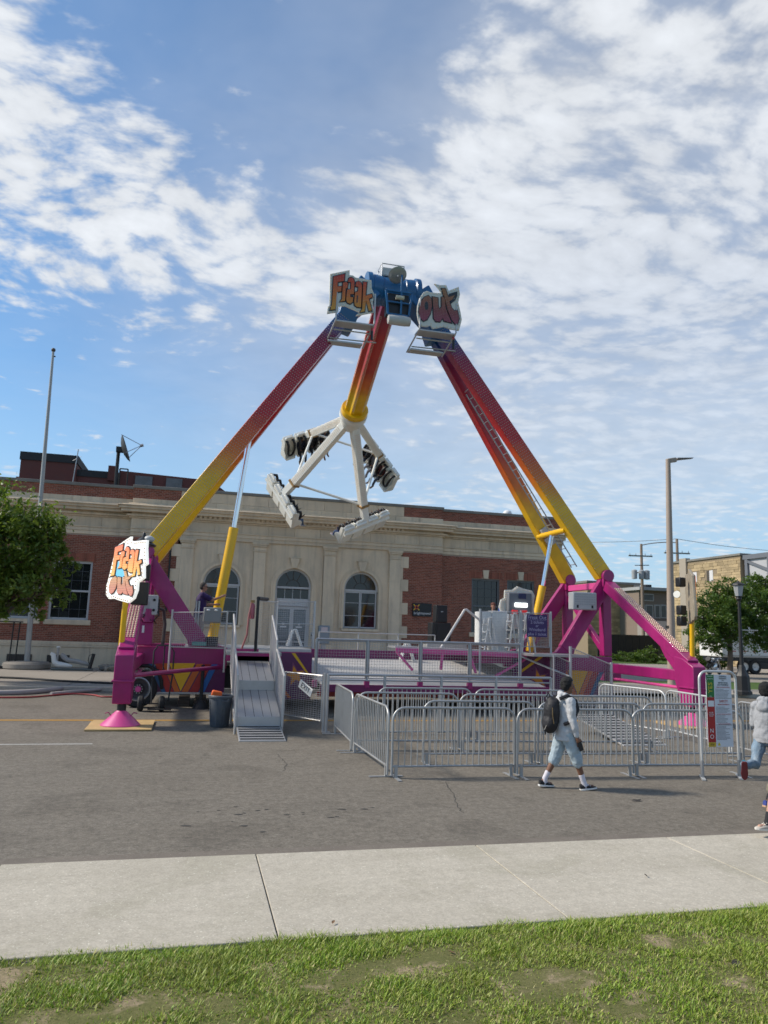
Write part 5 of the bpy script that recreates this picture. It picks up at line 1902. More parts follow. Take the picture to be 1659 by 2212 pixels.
t = thing('control_booth', 'white control booth cabinet on the right landing', 'booth', (9.7, 23, 1.7))
MB().bb(9.42, 9.96, 22.75, 23.2, 1.70, 3.06).build('cabinet', m_wht, t, bevel=.02)
MB().bb(8.98, 9.40, 22.75, 23.2, 1.95, 3.02).build('side_cabinet', m_wht, t, bevel=.02)
for z in (2.3, 2.65):
    MB().bb(9.05, 9.33, 22.735, 22.749, z, z + .012).build('seam', m_steel, t, smooth=0)


def step_ladder(x, y, w_, h_, lab, zb=1.72):
    t = thing('step_ladder', lab, 'ladder', (x, y, zb), 'white folding ladders on the landing')
    for s in (-1, 1):
        MB().tube((x - .05 + s * .0, y + s * w_ / 2, zb + h_), (x - .22, y + s * w_ / 2, zb), .028, n=7).build('rail', m_wht, t)
        MB().tube((x + .05, y + s * w_ / 2, zb + h_), (x + .26, y + s * w_ / 2, zb), .028, n=7).build('rail', m_wht, t)
    for k in range(4):
        q = .15 + .22 * k
        MB().bb(x - .22 + .17 * q - .05, x - .22 + .17 * q + .05, y - w_ / 2, y + w_ / 2, zb + h_ * q - .015, zb + h_ * q + .015).build('step', m_wht, t)
    MB().tube((x - .05, y - w_ / 2, zb + h_), (x + .05, y - w_ / 2, zb + h_), .03, n=7).build('hinge', m_wht, t)


step_ladder(9.16, 22.45, .4, 1.1, 'white folding ladder leaning by the white booth')
step_ladder(9.98, 22.42, .4, 1.25, 'white folding ladder right of the blue-shirted operator')
step_ladder(10.45, 22.45, .4, 1.3, 'white folding ladder behind the ticket price board')
step_ladder(3.15, 24.0, .3, .55, 'short white ladder on the left deck before the glass doors', 1.70)
step_ladder(7.2, 25.0, .22, .62, 'short white ladder at the back of the ride floor', 1.30)
# lit cloud-shaped sign seen from behind on the right landing
t = thing('bulb_sign', 'cloud-shaped white bulb sign with bright floodlight behind the right landing', 'sign', (10.6, 23.2, 1.76))
bd = [(9.98, 2.95), (9.86, 3.2), (9.92, 3.45), (10.05, 3.5), (10.06, 3.78), (10.35, 3.80), (10.52, 3.93), (10.72, 3.86), (11.06, 3.80), (11.16, 3.65), (11.12, 3.3), (11.16, 2.9), (10.9, 2.5), (10.3, 2.5)]
MB().prism(bd, (0, 23.3, 0), UX, UZ, .06).build('board', m_board, t, bevel=.01)
eb = MB()
for off in (-.05, -.12):
    ins = inflate(bd, off)
    for i in range(len(ins)):
        a, c = Vector(ins[i]), Vector(ins[(i + 1) % len(ins)])
        n_ = max(1, int((c - a).length / .06))
        for k in range(n_):
            p2 = a.lerp(c, k / n_)
            eb.ball((p2.x, 23.235, p2.y), .02, 6, 4)
eb.build('edge_bulbs', m_dotw, t, kind='stuff')
MB().bb(10.10, 10.95, 23.0, 23.23, 3.0, 3.7).build('lamp_housing', mat('dark_housing', (.14, .145, .16), .5), t, bevel=.04)
MB().bb(10.45, 10.72, 22.97, 22.999, 3.5, 3.68).build('display', mat('blue_display', (.01, .012, .07), .3), t, bevel=.01)
MB().bb(10.30, 10.76, 22.93, 22.985, 3.22, 3.36).build('flood_lens', mat('flood_lamp', (.95, 1.0, .97), .3, emit=2.2), t, bevel=.03)
for a, c in ((10.20, 10.42), (10.50, 10.76)):
    MB().bb(a, c, 22.95, 23.0, 2.98, 3.12).build('red_lamp', mat('red_lamp_lens', (.65, .02, .02), .3, emit=.25), t, bevel=.02)
MB().tube((10.6, 23.27, 1.76), (10.6, 23.27, 2.6), .05, n=8).build('post', m_alu, t)
# fire extinguisher pole with pink hose by the ramp head
t = thing('fire_extinguisher', 'faded red fire extinguisher hung on the guard behind the ramp', 'extinguisher', (1.55, 20.6, 2.4))
MB().lathe([(.05, 0), (.065, .03), (.065, .34), (.05, .40), (.02, .43)], (1.53, 20.55, 2.52), 12).build('cylinder', mat('faded_red', (.45, .12, .15), .45), t)
MB().box((1.53, 20.55, 2.99), (.10, .05, .07)).build('valve', m_rust, t)
MB().path([(1.50, 20.52, 2.95), (1.44, 20.5, 2.6), (1.42, 20.5, 2.1), (1.30, 20.5, 1.72)], .025, 6).build('hose', mat('salmon_hose', (.40, .14, .13), .5), t)
MB().bb(1.1, 1.75, 20.45, 20.6, 1.64, 1.72).build('bracket', m_mag, t)

# ---- bin, pads, dolly, hoses on the street
bc_ = G(474, 1573)
t = thing('rubbish_bin', 'dented grey plastic rubbish bin standing at the foot of the exit ramp', 'bin', (bc_.x, bc_.y + .28, 0))
bx0, by0 = bc_.x, bc_.y + .28
m_bin = mat('slate_plastic', (.075, .092, .115), .55, var=.10, scale=4, dirt=.3, dirtcol=(.2, .19, .16))
MB().lathe([(.20, .0), (.215, .02), (.265, .66), (.265, .665), (.25, .66), (.20, .05)], (bx0, by0, .005), 28, cap=False).build('body', m_bin, t)
MB().lathe([(.265, .655), (.292, .66), (.292, .70), (.28, .715), (.255, .70)], (bx0, by0, .005), 28, cap=False).build('rim', m_bin, t)
MB().lathe([(.0, .02), (.20, .03)], (bx0, by0, .005), 20, cap=False).build('bottom', m_bin, t)
for k in range(8):
    a = 2 * math.pi * (k + .5) / 8
    MB().beam((bx0 + .222 * math.cos(a), by0 + .222 * math.sin(a), .06), (bx0 + .262 * math.cos(a), by0 + .262 * math.sin(a), .60), .03, .012, up=(math.cos(a), math.sin(a), 0)).build('rib', m_bin, t)
for sx in (-1, 1):
    MB().path([(bx0 + sx * .10 - .06, by0 - .265, .64), (bx0 + sx * .10 - .06, by0 - .30, .60), (bx0 + sx * .10 + .06, by0 - .30, .60), (bx0 + sx * .10 + .06, by0 - .265, .64)], .014, 6).build('handle', m_bin, t) if sx > 0 else None
MB().box((bx0 - .10, by0, .74), (.24, .16, .14), Matrix.Rotation(R(12), 3, 'Y')).build('orange_lid', mat('safety_orange', (.75, .12, .015), .5), t, bevel=.03)
for xp in (CX - 7.42, CX + 7.42):
    wp = thing('plywood_pad', 'plywood pad under the %s jacking foot of the ride' % ('left' if xp < 5 else 'right'), 'plywood', (xp, 18.2, 0), 'plywood pads')
    for k, (dx, dy) in enumerate(((0, 0), (.02, -.015))):
        MB().box((xp + dx, 18.22 + dy, .0125 + .021 * k), (1.38, 1.62, .018), Matrix.Rotation(R(2 - 2 * k), 3, 'Z')).build('sheet', m_wood, wp, bevel=.003)
t = thing('hand_dolly', 'black two-wheeled hand dolly parked before the painted skirt', 'dolly', (-.95, 21.3, 0))
for x in (-1.22, -.68):
    wh = MB().lathe([(.07, -.07), (.17, -.075), (.20, -.04), (.20, .04), (.17, .075), (.07, .07)], (x, 21.25, .20), 22, (1, 0, 0), cap=False).build('wheel', m_rubber, t)
    MB().lathe([(.075, -.05), (.05, -.02), (.02, -.02)], (x, 21.25, .20), 14, (1, 0, 0), cap=False).build('hub', m_steel, wh)
MB().tube((-1.3, 21.25, .2), (-.6, 21.25, .2), .02, n=6).build('axle', m_iron, t)
MB().path([(-.95, 21.3, .2), (-.98, 21.5, .9), (-1.0, 21.6, 1.55), (-.9, 21.62, 1.72), (-.55, 21.62, 1.72), (-.46, 21.6, 1.55), (-.46, 21.5, .9), (-.52, 21.3, .25)], .022, 7).build('frame', m_iron, t)
MB().tube((-.97, 21.5, .95), (-.46, 21.5, .95), .018, n=6).build('crossbar', m_iron, t)
MB().tube((-.72, 21.55, .95), (-.72, 21.62, 1.72), .018, n=6).build('crossbar', m_iron, t)
MB().bb(-1.02, -.42, 20.95, 21.3, .06, .09).build('toe_plate', m_iron, t)
# trailer underside clutter
t = thing('steel_jack_stand', 'dark jack stand under the trailer beside the bin', 'jack', (.35, 22.0, 0))
MB().tube((.35, 22.0, 0), (.35, 22.0, 1.2), .05, n=8).build('post', m_iron, t)
MB().lathe([(.25, 0), (.22, .03), (.08, .22)], (.35, 22.0, .003), 14).build('base', m_iron, t)
t = thing('timber_cribbing', 'stack of dark timber blocks under the ride trailer', 'timber', (.2, 22.6, 0))
for k in range(3):
    for j in range(2):
        MB().bb(-.3 + j * .45 + .02 * k, .05 + j * .45, 22.4, 22.9, .005 + k * .10, .10 + k * .10).build('block', mat('creosote', (.07, .055, .045), .9), t, bevel=.008)


def hose(name, label, pts, r, m_, cat='hose', grp=None):
    P3 = [Vector(p) for p in pts]
    fine = []
    for i in range(len(P3) - 1):
        p0, p1, p2, p3 = P3[max(i - 1, 0)], P3[i], P3[i + 1], P3[min(i + 2, len(P3) - 1)]
        for k in range(8):
            u = k / 8
            fine.append(.5 * ((2 * p1) + (p2 - p0) * u + (2 * p0 - 5 * p1 + 4 * p2 - p3) * u * u + (3 * p1 - p0 - 3 * p2 + p3) * u ** 3))
    fine.append(P3[-1])
    o = MB().path(fine, r, 7).build(name, m_, smooth=60)
    return tag(o, label, cat, grp)


m_hosew = mat('pale_hose', (.36, .33, .31), .7, var=.15)
hose('canvas_hose', 'fat pale canvas hose lying along the far gutter', [G(-40, 1497, .07), G(60, 1495, .07), G(140, 1487, .07), G(200, 1480, .07), G(260, 1478, .07), G(320, 1478, .07)], .085, m_hosew)
hose('canvas_hose', 'second pale canvas hose curling behind the left foot', [G(110, 1499, .06), G(190, 1492, .06), G(240, 1488, .06), G(330, 1486, .06)], .06, m_hosew)
hose('red_hose', 'thin red hose snaking beside the pale canvas hose', [G(-40, 1506, .03), G(60, 1506, .03), G(150, 1499, .03), G(200, 1501, .03), G(225, 1505, .03), G(300, 1505, .03)], .025, mat('red_rubber', (.30, .03, .03), .6))
hose('power_cable', 'black power cable along the far pavement', [G(-40, 1462, .17), G(60, 1466, .17), G(130, 1471, .17), G(240, 1476, .17), G(300, 1477, .17)], .045, m_rubber, 'cable')
# ------------------------------------------------------------------ background on both sides
m_conc_pole = mat('tan_pole_paint', (.36, .29, .235), .7, var=.08)
m_woodpole = mat('weathered_pole', (.26, .20, .155), .9, var=.2, scale=4)
# flagpole
fb = G(62, 1432, .3)
fb = Vector((-7.05, 36.4, .14))
t = thing('flagpole', 'tall bare grey flagpole rising behind the left tree', 'flagpole', fb)
ftop = PY(115, 760, 36.4)
dvec = Vector((ftop.x - fb.x, 0, ftop.z - .14))
MB().path([fb + Vector((0, 0, .3)), fb + dvec * .33, fb + dvec * .66, fb + dvec], [.125, .11, .085, .055], 12).build('pole', mat('flagpole_grey', (.36, .355, .34), .5, metal=.3, var=.15), t)
MB().ball(fb + dvec + Vector((0, 0, .09)), .10, 12, 8).build('finial', m_vent, t)
MB().tube(fb + dvec * .985, fb + dvec * .985 + Vector((.12, 0, 0)), .03, n=6).build('truck', m_vent, t)
MB().lathe([(.95, 0), (1.0, .05), (.98, .22), (.90, .30), (.2, .34)], fb, 28).build('base', m_concrete_far, t)
# white toppled figure-like bundle, black post and iron stand beside the flagpole
ax_, ay_ = -5.35, 35.6
t = thing('toppled_fixture', 'white toppled fixture lying on the far pavement beside a black post', 'fixture', (ax_, ay_, .14))
m_whp = mat('chalky_white', (.68, .68, .66), .6, dirt=.2)
MB().path([(ax_ - .62, ay_, .86), (ax_ - .50, ay_, .80), (ax_ - .44, ay_, .50), (ax_ - .30, ay_, .40), (ax_ + .05, ay_, .36), (ax_ + .30, ay_ - .02, .33)], [.07, .10, .11, .13, .10, .05], 9).build('bent_arm', m_whp, t)
MB().path([(ax_ - .22, ay_ + .2, .82), (ax_ - .1, ay_ + .2, .72), (ax_ + .05, ay_ + .2, .58), (ax_ + .5, ay_ + .2, .52), (ax_ + .95, ay_ + .2, .40)], [.08, .12, .11, .10, .08], 9).build('body_tube', mat('dull_white', (.33, .32, .31), .6), t)
MB().tube((ax_ - .36, ay_ + .1, .5), (ax_ - .34, ay_ + .1, 1.1), .055, n=9).build('upright', mat('dull_white', (.33, .32, .31), .6), t)
MB().lathe([(.02, 0), (.09, .01), (.10, .04), (.04, .07)], (ax_ - .34, ay_ + .1, 1.10), 12).build('cap', m_whp, t)
MB().bb(ax_ - .55, ax_ + 1.15, ay_ - .1, ay_ + .4, .15, .23).build('base_bundle', mat('murky_glass', (.13, .14, .13), .4), t, bevel=.04)
t = thing('black_post', 'short leaning black post stub on the far pavement', 'post', (ax_ + 1.1, ay_, .14))
MB().tube((ax_ + 1.02, ay_, .15), (ax_ + 1.16, ay_, .88), .075, n=10).build('stub', m_black, t)
MB().path([(ax_ + 1.02, ay_ - .05, .4), (ax_ + .95, ay_ - .05, .6), (ax_ + .98, ay_ - .05, .8), (ax_ + 1.1, ay_ - .05, .86)], .015, 5).build('ring', m_black, t)
t = thing('rubble_heap', 'low heap of stones and broken slabs by the building base', 'rubble', (ax_ + 2.2, ay_ + .5, .14))
rg = random.Random(9)
for k in range(26):
    p = Vector((ax_ + 1.5 + rg.random() * 2.6, ay_ + rg.uniform(-.2, .8), .2 + rg.random() * .12))
    sz = rg.uniform(.08, .26)
    b = MB().ball(p, (sz, sz * .8, sz * .55), 7, 5)
    b.v = [v + Vector((rg.uniform(-1, 1), rg.uniform(-1, 1), rg.uniform(-1, 1))) * sz * .16 for v in b.v]
    b.build('stone', mat('rubble_%d' % (k % 3), ((.30, .25, .20), (.12, .11, .10), (.20, .18, .15))[k % 3], .9, var=.2), t, smooth=30)
t = thing('iron_stand', 'thin black iron stand left of the flagpole foot', 'stand', (-7.9, 36.2, .14))
for x in (-7.75, -7.5):
    MB().tube((x, 36.2, .14), (x + .05, 36.2, 2.15), .03, n=6).build('leg', m_iron, t)
MB().bb(-8.3, -7.35, 36.1, 36.3, 2.15, 2.20).build('top', m_iron, t)
MB().bb(-9.5, -7.4, 35.9, 36.3, .16, .26).build('base_rail', m_iron, t)

# ---- trees
def leaf_cloud(name, lobes, n, size, material, parent, seed, flat=.35):
    rg = np.random.default_rng(seed)
    P_, idx = [], []
    tot = sum(l[3] * l[4] * l[5] for l in lobes)
    cs = []
    for cx, cy, cz, rx, ry, rz in lobes:
        m_ = max(20, int(n * rx * ry * rz / tot))
        # clumps near the surface of the lobe
        ncl = max(8, m_ // 40)
        u = rg.normal(size=(ncl, 3))
        u /= np.linalg.norm(u, axis=1)[:, None]
        rad = rg.uniform(.45, 1.0, size=(ncl, 1)) ** .5
        rad *= 1 + .24 * rg.normal(size=(ncl, 1))
        cl = u * rad * np.array([rx, ry, rz]) + np.array([cx, cy, cz])
        pick = rg.integers(0, ncl, m_)
        pts = cl[pick] + rg.normal(size=(m_, 3)) * np.array([rx, ry, rz]) * .11
        cs.append(pts)
    c = np.concatenate(cs)
    m_ = len(c)
    nrm = rg.normal(size=(m_, 3)) + np.array([0, 0, .6])
    nrm /= np.linalg.norm(nrm, axis=1)[:, None]
    a = np.cross(nrm, rg.normal(size=(m_, 3)))
    a /= np.linalg.norm(a, axis=1)[:, None]
    b_ = np.cross(nrm, a)
    s = size * rg.uniform(.6, 1.35, size=(m_, 1))
    v = np.empty((m_, 4, 3))
    v[:, 0] = c - a * s
    v[:, 1] = c + b_ * s * .42 + nrm * s * .15
    v[:, 2] = c + a * s
    v[:, 3] = c - b_ * s * .42 + nrm * s * .15
    v = v.reshape(-1, 3)
    off = world_loc(parent)
    v -= np.array(off)
    me = bpy.data.meshes.new(name)
    me.vertices.add(len(v))
    me.vertices.foreach_set('co', v.ravel())
    me.loops.add(m_ * 4)
    me.loops.foreach_set('vertex_index', np.arange(m_ * 4))
    me.polygons.add(m_)
    me.polygons.foreach_set('loop_start', np.arange(m_) * 4)
    me.update(calc_edges=True)
    me.materials.append(material)
    o = bpy.data.objects.new(name, me)
    COL.objects.link(o)
    o.parent = parent
    return o


def leaf_mat(name, c1, c2):
    m = bpy.data.materials.new(name)
    m.use_nodes = True
    b = NB(m.node_tree)
    ps = m.node_tree.nodes['Principled BSDF']
    geo = b.n('ShaderNodeNewGeometry')
    c = b.mix(geo.outputs['Random Per Island'], c1, c2)
    f = b.noise(geo.outputs['Position'], .9, 3)
    c = b.mix(b.maprange(f, .35, .65, 0, .5), c, tuple(x * .6 for x in c1))
    b.l(c, ps.inputs['Base Color'])
    ps.inputs['Roughness'].default_value = .5
    tr = b.n('ShaderNodeBsdfTranslucent')
    b.l(b.mix(.5, c, (.22, .30, .03)), tr.inputs[0])
    mx = b.n('ShaderNodeMixShader')
    mx.inputs[0].default_value = .42
    out = m.node_tree.nodes['Material Output']
    b.l(ps.outputs[0], mx.inputs[1])
    b.l(tr.outputs[0], mx.inputs[2])
    b.l(mx.outputs[0], out.inputs[0])
    return m


m_leafL = leaf_mat('leaf_mid_green', (.070, .135, .016), (.16, .24, .035))
m_leafR = leaf_mat('leaf_dark_green', (.046, .10, .014), (.10, .18, .028))
m_bark = mat('grey_bark', (.13, .10, .075), .9, var=.25, scale=8, bump=.5, bscale=20)


def tree(name, label, base, h, lobes, n, size, lm, seed, r0=.16):
    t = thing(name, label, 'tree', base, 'street trees')
    base = Vector(base)
    rg = random.Random(seed)
    tops = [Vector(l[:3]) for l in lobes]
    cen = sum(tops, Vector()) / len(tops)
    fork = Vector((base.x + .1, base.y, base.z + h * .36))
    tk = MB().path([base, base.lerp(fork, .5) + Vector((.04, 0, 0)), fork], [r0 * 1.25, r0, r0 * .85], 10)
    for tp in tops:
        mid = fork.lerp(tp, .55) + Vector((rg.uniform(-.2, .2), rg.uniform(-.2, .2), .15))
        tk.path([fork - Vector((0, 0, .1)), mid, tp], [r0 * .6, r0 * .35, r0 * .12], 6)
        for _ in range(3):
            e = tp + Vector((rg.uniform(-1, 1), rg.uniform(-1, 1), rg.uniform(-.4, .8))) * 1.0
            tk.path([mid, mid.lerp(e, .6) + Vector((0, 0, .1)), e], [r0 * .28, r0 * .16, r0 * .05], 5)
    tk.build('trunk', m_bark, t, smooth=60)
    leaf_cloud('crown', lobes, n, size, lm, t, seed)
    return t


yT = 29.0
tl = lambda x, y, Y=yT: PY(x, y, Y)
c0 = tl(20, 1200)
tree('leafy_tree', 'bushy mid green tree cut by the left edge of the picture', (c0.x - .5, yT, .14), 5.8,
     [(*tl(20, 1190), 1.6, 1.5, 1.9), (*tl(95, 1150), .75, .9, 1.0), (*tl(120, 1230), .75, .9, .9), (*tl(70, 1270), .9, 1.0, .9), (*tl(10, 1110), 1.0, 1.1, .8), (*tl(30, 1300), .8, 1.0, .5), (*tl(135, 1265), .45, .5, .4), (*tl(-60, 1220), 1.6, 1.5, 1.8)], 19000, .10, m_leafL, 21)
yR = 40.0
tr_ = lambda x, y, Y=yR: PY(x, y, Y)
tree('leafy_tree', 'dense dark green tree behind the black lamp post', (*tr_(1575, 1420)[:2], .1), 6.2,
     [(*tr_(1550, 1320), 1.5, 1.5, 1.5), (*tr_(1530, 1370), 1.1, 1.2, 1.0), (*tr_(1575, 1280), 1.0, 1.2, .9), (*tr_(1595, 1340), 1.5, 1.5, 1.4), (*tr_(1545, 1392), .9, 1.0, .5), (*tr_(1515, 1330), .6, .8, .7)], 15000, .10, m_leafR, 33)
tree('leafy_tree', 'dense dark green tree cut by the right edge of the picture', (*tr_(1668, 1430)[:2], .1), 6.6,
     [(*tr_(1650, 1310), 1.5, 1.5, 1.6), (*tr_(1640, 1265), 1.0, 1.1, .8), (*tr_(1690, 1300), 1.8, 1.6, 1.8), (*tr_(1625, 1360), 1.1, 1.2, 1.0), (*tr_(1665, 1390), 1.3, 1.3, .6)], 15000, .10, m_leafR, 35)
# shrubs
for i, (x, y, Y, rx, rz, lab) in enumerate(((1350, 1425, 62, 2.0, .55, 'low clipped hedge at the foot of the black screen'), (1395, 1428, 60, 1.6, .7, 'rounded dark shrub before the black screen'), (1505, 1400, 50, 1.3, 1.3, 'tall shrub behind the parked motorcycle'), (1540, 1412, 52, 1.2, .8, 'low dark shrub between motorcycle and truck'))):
    p = PY(x, y, Y)
    t = thing('shrub', lab, 'shrub', (p.x, Y, .1), 'shrubs on the right')
    leaf_cloud('foliage', [(p.x, Y, .1 + rz * .75, rx, rx * .6, rz), (p.x + rx * .5, Y, .1 + rz * .6, rx * .6, rx * .5, rz * .7)], 2500, .10, m_leafR, t, 50 + i)
    MB().path([(p.x, Y, .1), (p.x, Y, .1 + rz)], [.05, .02], 5).build('stem', m_bark, t)

# ---- street furniture on the right
lp = G(1605, 1500, .14)
t = thing('lamp_post', 'black ornamental lamp post with fluted base and glass lantern', 'lamp post', lp)
lh = PX(1599, 1258, lp.x).z - .14
z = lambda v: lp + Vector((0, 0, v))
MB().lathe([(.36, 0), (.36, .12), (.30, .18), (.28, .75), (.24, .82), (.17, .95), (.14, 1.1), (.11, 1.2)], lp, 8).build('base', m_iron, t, smooth=20)
MB().path([z(1.15), z(lh * .6), z(lh - .75)], [.085, .07, .055], 12).build('shaft', m_iron, t)
MB().lathe([(.06, lh - .78), (.12, lh - .70), (.10, lh - .62), (.16, lh - .58)], lp, 12).build('collar', m_iron, t)
MB().lathe([(.13, lh - .58), (.20, lh - .15), (.19, lh - .12)], lp, 8).build('lantern_glass', mat('lantern_glass', (.36, .37, .38), .25), t, smooth=0)
MB().lathe([(.26, lh - .12), (.24, lh - .06), (.06, lh + .02), (.02, lh + .08)], lp, 8).build('lantern_roof', m_iron, t, smooth=20)
for zz in (lh * .57, lh * .34):
    MB().tube(z(zz), z(zz) + Vector((.75, -.15, 0)), .025, n=6).build('banner_arm', mat('pale_bracket', (.5, .48, .42), .5), t)
sp_ = G(1452, 1488, .1)
t = thing('street_light', 'tall tan street light pole with one flat lamp head', 'street light', sp_)
stp = PX(1443, 992, sp_.x)
hgt = stp.z
tp = Vector((stp.x, stp.y, hgt))
base = sp_
MB().path([base, base.lerp(tp, .5), tp], [.20, .155, .11], 14).build('pole', m_conc_pole, t)
MB().tube(base + Vector((0, 0, 2.7)), base + Vector((0, 0, 2.82)), .21, n=12).build('band', m_iron, t)
ar0 = tp + Vector((0, 0, -.08))
MB().beam(ar0, ar0 + Vector((.40, -.05, .08)), .12, .22).build('arm', m_conc_pole, t, bevel=.02)
a1 = ar0 + Vector((.36, -.05, .10))
MB().hexa([a1 + Vector(v) for v in ((0, -.12, -.06), (.9, -.10, .10), (.9, .10, .10), (0, .12, -.06), (.05, -.13, .06), (1.0, -.04, .17), (1.0, .04, .17), (.05, .13, .06))]).build('lamp_head', mat('lamp_bronze', (.13, .105, .085), .5), t, bevel=.02)
wires = []
for nm, (x, yt, xb, yb2), Yp, xl, xr, ya, lab in (('a', (1385, 1175, 1388, 1376), 70, 1358, 1409, 1200, 'wooden utility pole carrying a grey transformer'), ('b', (1462, 1164, 1462, 1395), 66, 1435, 1490, 1194, 'wooden utility pole behind the tan street light')):
    tp = PY(x, yt, Yp)
    t = thing('utility_pole', lab, 'utility pole', (tp.x, Yp, .1), 'utility poles')
    MB().path([(tp.x, Yp, .1), (tp.x, Yp, tp.z * .5), tuple(tp)], [.19, .17, .13], 10).build('pole', m_woodpole, t)
    A, C = PY(xl, ya, Yp - .2), PY(xr, ya + 2, Yp - .2)
    MB().beam(A, C, .12, .14).build('crossarm', mat('greyed_arm', (.20, .22, .20), .8), t)
    for q in (.05, .3, .7, .95):
        p = A.lerp(C, q)
        MB().tube(p, p + Vector((0, 0, .28)), .05, .03, n=7).build('insulator', m_steel, t)
    if nm == 'a':
        tx = PY(1384, 1241, Yp - .4)
        for dx in (-.75, .1, .75):
            MB().lathe([(.05, -.52), (.28, -.48), (.30, .38), (.22, .46), (.08, .5)], tx + Vector((dx, 0, 0)), 14).build('transformer', mat('transformer_grey', (.34, .35, .36), .5), t)
        MB().beam(tx + Vector((-.9, .2, .2)), tx + Vector((.9, .2, .2)), .1, .1).build('transformer_rack', m_iron, t)
        b2 = PY(1384, 1222, Yp - .3)
        MB().beam(b2 + Vector((-.7, 0, 0)), b2 + Vector((1.0, 0, .1)), .08, .08).build('lower_arm', m_iron, t)
    wires.append(tp)


def wire(label, a, c, sag, r=.02):
    a, c = Vector(a), Vector(c)
    pts = [a.lerp(c, k / 16) + Vector((0, 0, -sag * 4 * (k / 16) * (1 - k / 16))) for k in range(17)]
    o = MB().path(pts, r, 5).build('overhead_wire', mat('wire_grey', (.10, .10, .11), .6), smooth=60)
    tag(o, label, 'wire', 'overhead wires')


wire('heavy overhead bus bar joining the two utility poles', wires[0] + Vector((0, 0, -.15)), wires[1] + Vector((0, 0, -.4)), -.15, .055)
wire('overhead wire running left from the utility poles', PY(1180, 1168, 110), wires[1], .3, .028)
wire('overhead wire running right from the utility poles', wires[1], PY(1760, 1192, 90), .4, .028)
# ---- far stone buildings
m_sand = mat('sandstone_block', (.40, .30, .17), .9, var=.16, scale=.5, fine=.14, objrand=.26, dirt=.42, dirtcol=(.15, .12, .09))
m_sandm = mat('sandstone_joint', (.26, .20, .13), .95)


def stone_face(parent, o, ux, w_, h_, ops, single=0, bl=.62, bh=.27, seed=1):
    """coursed stone blocks standing proud of a wall plane; ux along the wall, outward = ux x z reversed"""
    rg = random.Random(seed)
    o, ux = Vector(o), Vector(ux).normalized()
    nn = ux.cross(Vector((0, 0, 1)))
    mass = MB()
    z, cnt = .02, 0
    protos = {}
    while z < h_ - .1:
        x = rg.uniform(-.4, 0)
        hh = min(bh * rg.choice((.8, 1, 1, 1.2)), h_ - z - .02)
        while x < w_:
            l = bl * rg.uniform(.6, 1.5)
            a, c = max(x, 0), min(x + l, w_)
            skip = any(p[2] < z + hh and p[3] > z and a < p[1] and c > p[0] for p in ops)
            if c - a > .08 and not skip:
                d = rg.uniform(.03, .06)
                cc = o + ux * ((a + c) / 2) + Vector((0, 0, z + hh / 2)) + nn * d / 2
                Rm = Matrix((ux, nn, Vector((0, 0, 1)))).transposed()
                tgt = MB() if cnt < single else mass
                tgt.box(cc, (c - a - .02, d, hh - .02), Rm)
                if cnt < single:
                    tgt.build('stone', m_sand, parent, smooth=0)
                cnt += 1
            x += l
        z += hh
    if mass.v:
        mass.build('stonework', m_sand, parent, smooth=0, kind='stuff')


Xt = 46.0
n0, n1 = PX(1451, 1215, Xt), PX(1599, 1198, Xt)
t = thing('stone_building', 'tall buff sandstone building with two small white blocked windows', 'building', (Xt, n1.y, .08))
yN, yF = n1.y, n0.y
ht = (n0.z + n1.z) / 2 - .1
MB().bb(Xt, Xt + 14, yN, yF, .08, ht).build('wall', m_sandm, t, smooth=0)
wins = []
for xa, xb2, ya, yb2 in ((1492, 1506, 1237, 1257), (1527, 1541, 1233, 1255)):
    a, c = PX(xa, ya, Xt), PX(xb2, yb2, Xt)
    wins.append((yF - a.y, yF - c.y, c.z - .0, a.z))
stone_face(t, (Xt, yF, .08), (0, -1, 0), yF - yN, ht - .3, [(min(a, b_), max(a, b_), c - .08, d - .08) for a, b_, c, d in wins], 150, seed=4)
for a, b_, c, d in wins:
    wv = MB().bb(Xt - .03, Xt + .05, yF - max(a, b_), yF - min(a, b_), c, d).build('window', mat('blocked_window', (.62, .60, .60), .6), t, smooth=0)
    MB().bb(Xt - .05, Xt - .031, yF - min(a, b_) - .35, yF - min(a, b_), c, d).build('reveal', mat('dark_reveal', (.07, .06, .05), .9), wv, smooth=0)
pm_ = PX(1478, 1210, Xt)
MB().bb(Xt - .22, Xt + .3, pm_.y - .5, pm_.y + .5, .08, ht + .35).build('pilaster', mat('pilaster_stone', (.36, .31, .25), .9, var=.1), t, smooth=0)
MB().bb(Xt - .12, Xt + 14, yN - .1, yF + .1, ht + .002, ht + .18).build('coping', m_stone_dark, t, smooth=0)
g0_, g1_ = PX(1600, 1202, Xt + .2), PX(1600, 1202, Xt + .2)
t = thing('steel_shed', 'grey steel-framed shed wall at the far right edge', 'building', (Xt + 1, yN - 8, .08))
MB().bb(Xt + .3, Xt + 12, yN - 14, yN - .12, .08, ht - .4).build('wall', mat('shed_panel', (.42, .42, .43), .6, var=.12, scale=.6), t, smooth=0)
MB().bb(Xt + .1, Xt + 12.2, yN - 14, yN - .12, ht - .398, ht).build('fascia', mat('shed_steel', (.13, .14, .16), .6), t, smooth=0)
for k in range(5):
    y = yN - .5 - k * 2.6
    MB().bb(Xt + .12, Xt + .299, y - .16, y + .16, .08, ht - .4).build('column', mat('shed_steel', (.13, .14, .16), .6), t, smooth=0)
MB().beam((Xt + .2, yN - .4, ht - .5), (Xt + .2, yN - 5.5, ht - 2.4), .12, .22).build('brace', mat('shed_steel', (.13, .14, .16), .6), t)
